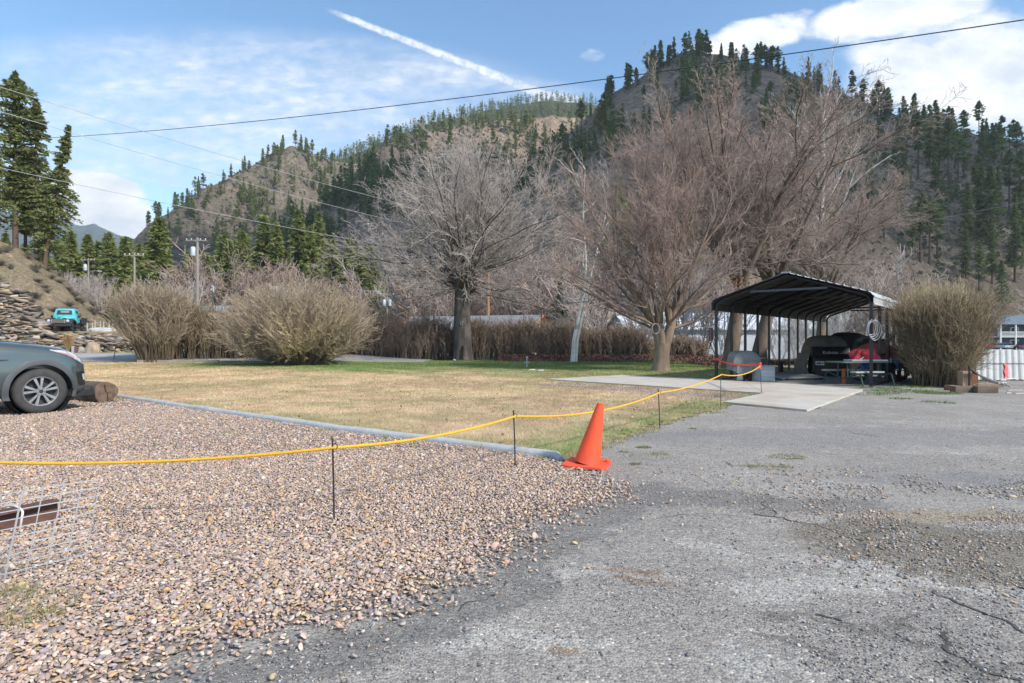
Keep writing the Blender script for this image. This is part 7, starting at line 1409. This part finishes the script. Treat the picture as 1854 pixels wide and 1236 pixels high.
for i, (c_, w_) in enumerate([([(1365, 932), (1410, 937), (1470, 950), (1510, 960), (1560, 978)], .011), ([(1372, 905), (1405, 925), (1404, 936)], .007), ([(1383, 905), (1392, 915), (1372, 925)], .006), ([(1560, 965), (1600, 955), (1660, 962), (1740, 982)], .008), ([(1690, 1068), (1740, 1095), (1800, 1120), (1854, 1150)], .014), ([(1700, 1140), (1720, 1180), (1780, 1215), (1854, 1236)], .018), ([(1480, 1110), (1540, 1128)], .010), ([(1590, 945), (1597, 962)], .007), ([(1540, 783), (1590, 790)], .012), ([(830, 1110), (900, 1075), (925, 1055)], .009), ([(1310, 835), (1330, 845)], .010), ([(1180, 940), (1260, 930), (1340, 934)], .005)]): crack(c_, w_, 90+i)
# weeds
def weeds(name, spots, label, seed, h=.05, colr=((.14, .22, .05), (.10, .17, .035))):
    rg = np.random.default_rng(seed); V_ = []; C = []
    for px, py, n, r_ in spots:
        x, y, _ = G(px, py); a = rg.random(n)*6.28; s_ = rg.random(n)**.5*r_; X = x+np.cos(a)*s_*1.5; Y = y+np.sin(a)*s_; hh = h*rg.uniform(.4, 1.2, n); l = rg.normal(0, .7, (n, 2)); w = .003*max(1, y/7); an = rg.random(n)*3.14
        B = np.stack([X, Y, 0*X], -1); d = np.stack([np.cos(an), np.sin(an), 0*an], -1)*w; V_.append(np.stack([B-d, B+d, B+np.stack([l[:, 0]*hh, l[:, 1]*hh, hh], -1)], 1).reshape(-1, 3)); cc_ = np.array(colr)[rg.integers(0, 2, n)]*rg.uniform(.7, 1.4, (n, 1)); C.append(np.repeat(cc_, 3, 0))
    V_ = np.concatenate(V_); return tag(npmesh(name, V_, [np.arange(len(V_)).reshape(-1, 3)], M_blade, col=np.concatenate(C)), label, 'weeds', kind='stuff')
weeds('edging_grass', [(843, 806, 260, .10), (590, 781, 120, .07), (700, 792, 120, .07), (905, 822, 150, .08), (985, 832, 100, .06), (575, 772, 80, .06), (500, 765, 60, .05), (215, 722, 150, .15), (670, 814, 60, .05), (750, 812, 50, .05), (748, 806, 70, .04), (340, 745, 60, .06), (412, 785, 60, .06), (130, 758, 80, .08), (75, 762, 90, .08)], 'green grass tufts along the edging and in the gravel', 5)
lf = [LAWN_FRONT[i] for i in range(4)]; spots = []
rw = random.Random(12)
for i in range(3):
    for k in range(26):
        t = rw.random(); x_ = lf[i][0]*(1-t)+lf[i+1][0]*t+rw.gauss(.05, .10); y_ = lf[i][1]*(1-t)+lf[i+1][1]*t-abs(rw.gauss(0, .07)); spots.append((CX+x_/y_*F, CY+F*H0/y_, int(rw.uniform(20, 130)), rw.uniform(.03, .13)))
weeds('lawn_fringe', spots, 'ragged grass creeping from the lawn over the fine grey gravel', 9, .035, ((.30, .29, .12), (.48, .38, .22)))
weeds('bed_weeds', [(20, 1105, 900, .22), (60, 1130, 300, .10), (8, 1080, 300, .12)], 'patch of dry and green weeds at the lower left', 6, .06, ((.20, .20, .07), (.28, .24, .13)))
weeds('asphalt_weeds', [(1165, 810, 240, .07), (1130, 818, 90, .05), (1150, 840, 140, .05), (1195, 822, 120, .09), (1255, 776, 60, .04), (1140, 790, 60, .04), (1424, 827, 300, .16), (1390, 845, 200, .2), (1180, 825, 200, .25)], 'small green weeds in the fine gravel right of the cone', 7, .022, ((.15, .20, .04), (.19, .20, .06)))
weeds('carport_grass', [(1590, 703, 500, .45), (1640, 708, 700, .6), (1700, 712, 600, .4), (1600, 712, 200, .3), (1655, 700, 500, .5), (1690, 728, 120, .2), (1630, 722, 120, .2), (1580, 715, 120, .3), (1720, 730, 60, .1)], 'green grass at the foot of the hedge by the carport', 8, .06)
# labels of look-alikes: say which one, counting from the left of the picture
by = {}
for o in S.objects:
    if o.parent is None and o.get('label') and o.type in ('EMPTY', 'MESH') and not o.get('kind'): by.setdefault(o['label'], []).append(o)
def ordn(n): return '%d%s' % (n, 'th' if 10 <= n % 100 <= 20 else {1: 'st', 2: 'nd', 3: 'rd'}.get(n % 10, 'th'))
for lb, L_ in by.items():
    if len(L_) < 2: continue
    L_.sort(key=lambda o: o.location.x/max(o.location.y, 1))
    for i, o in enumerate(L_): o['label'] = lb+', '+('leftmost' if i == 0 else 'rightmost' if i == len(L_)-1 else ordn(i+1)+' from left')
# the air: even thin haze from the valley floor to above the far ridge
hz = MB().box((0, 0, 222), (7700, 7700, 476)); hm = bpy.data.materials.new('haze_air'); hm.use_nodes = True; hm.node_tree.nodes.clear(); kk = NT(hm.node_tree)
pv_ = kk.n('ShaderNodeVolumePrincipled'); pv_.inputs['Color'].default_value = (.86, .92, 1., 1); pv_.inputs['Density'].default_value = .00017; pv_.inputs['Anisotropy'].default_value = .2; ho = kk.n('ShaderNodeOutputMaterial'); kk.link(pv_.outputs[0], ho.inputs['Volume'])
tag(hz.build('haze', hm), kind='stuff')
# tidy: repeats that share a label need a group, dictionaries of the setting need nothing else
for o in list(S.objects):
    if o.type == 'EMPTY' and not o.children: bpy.data.objects.remove(o)
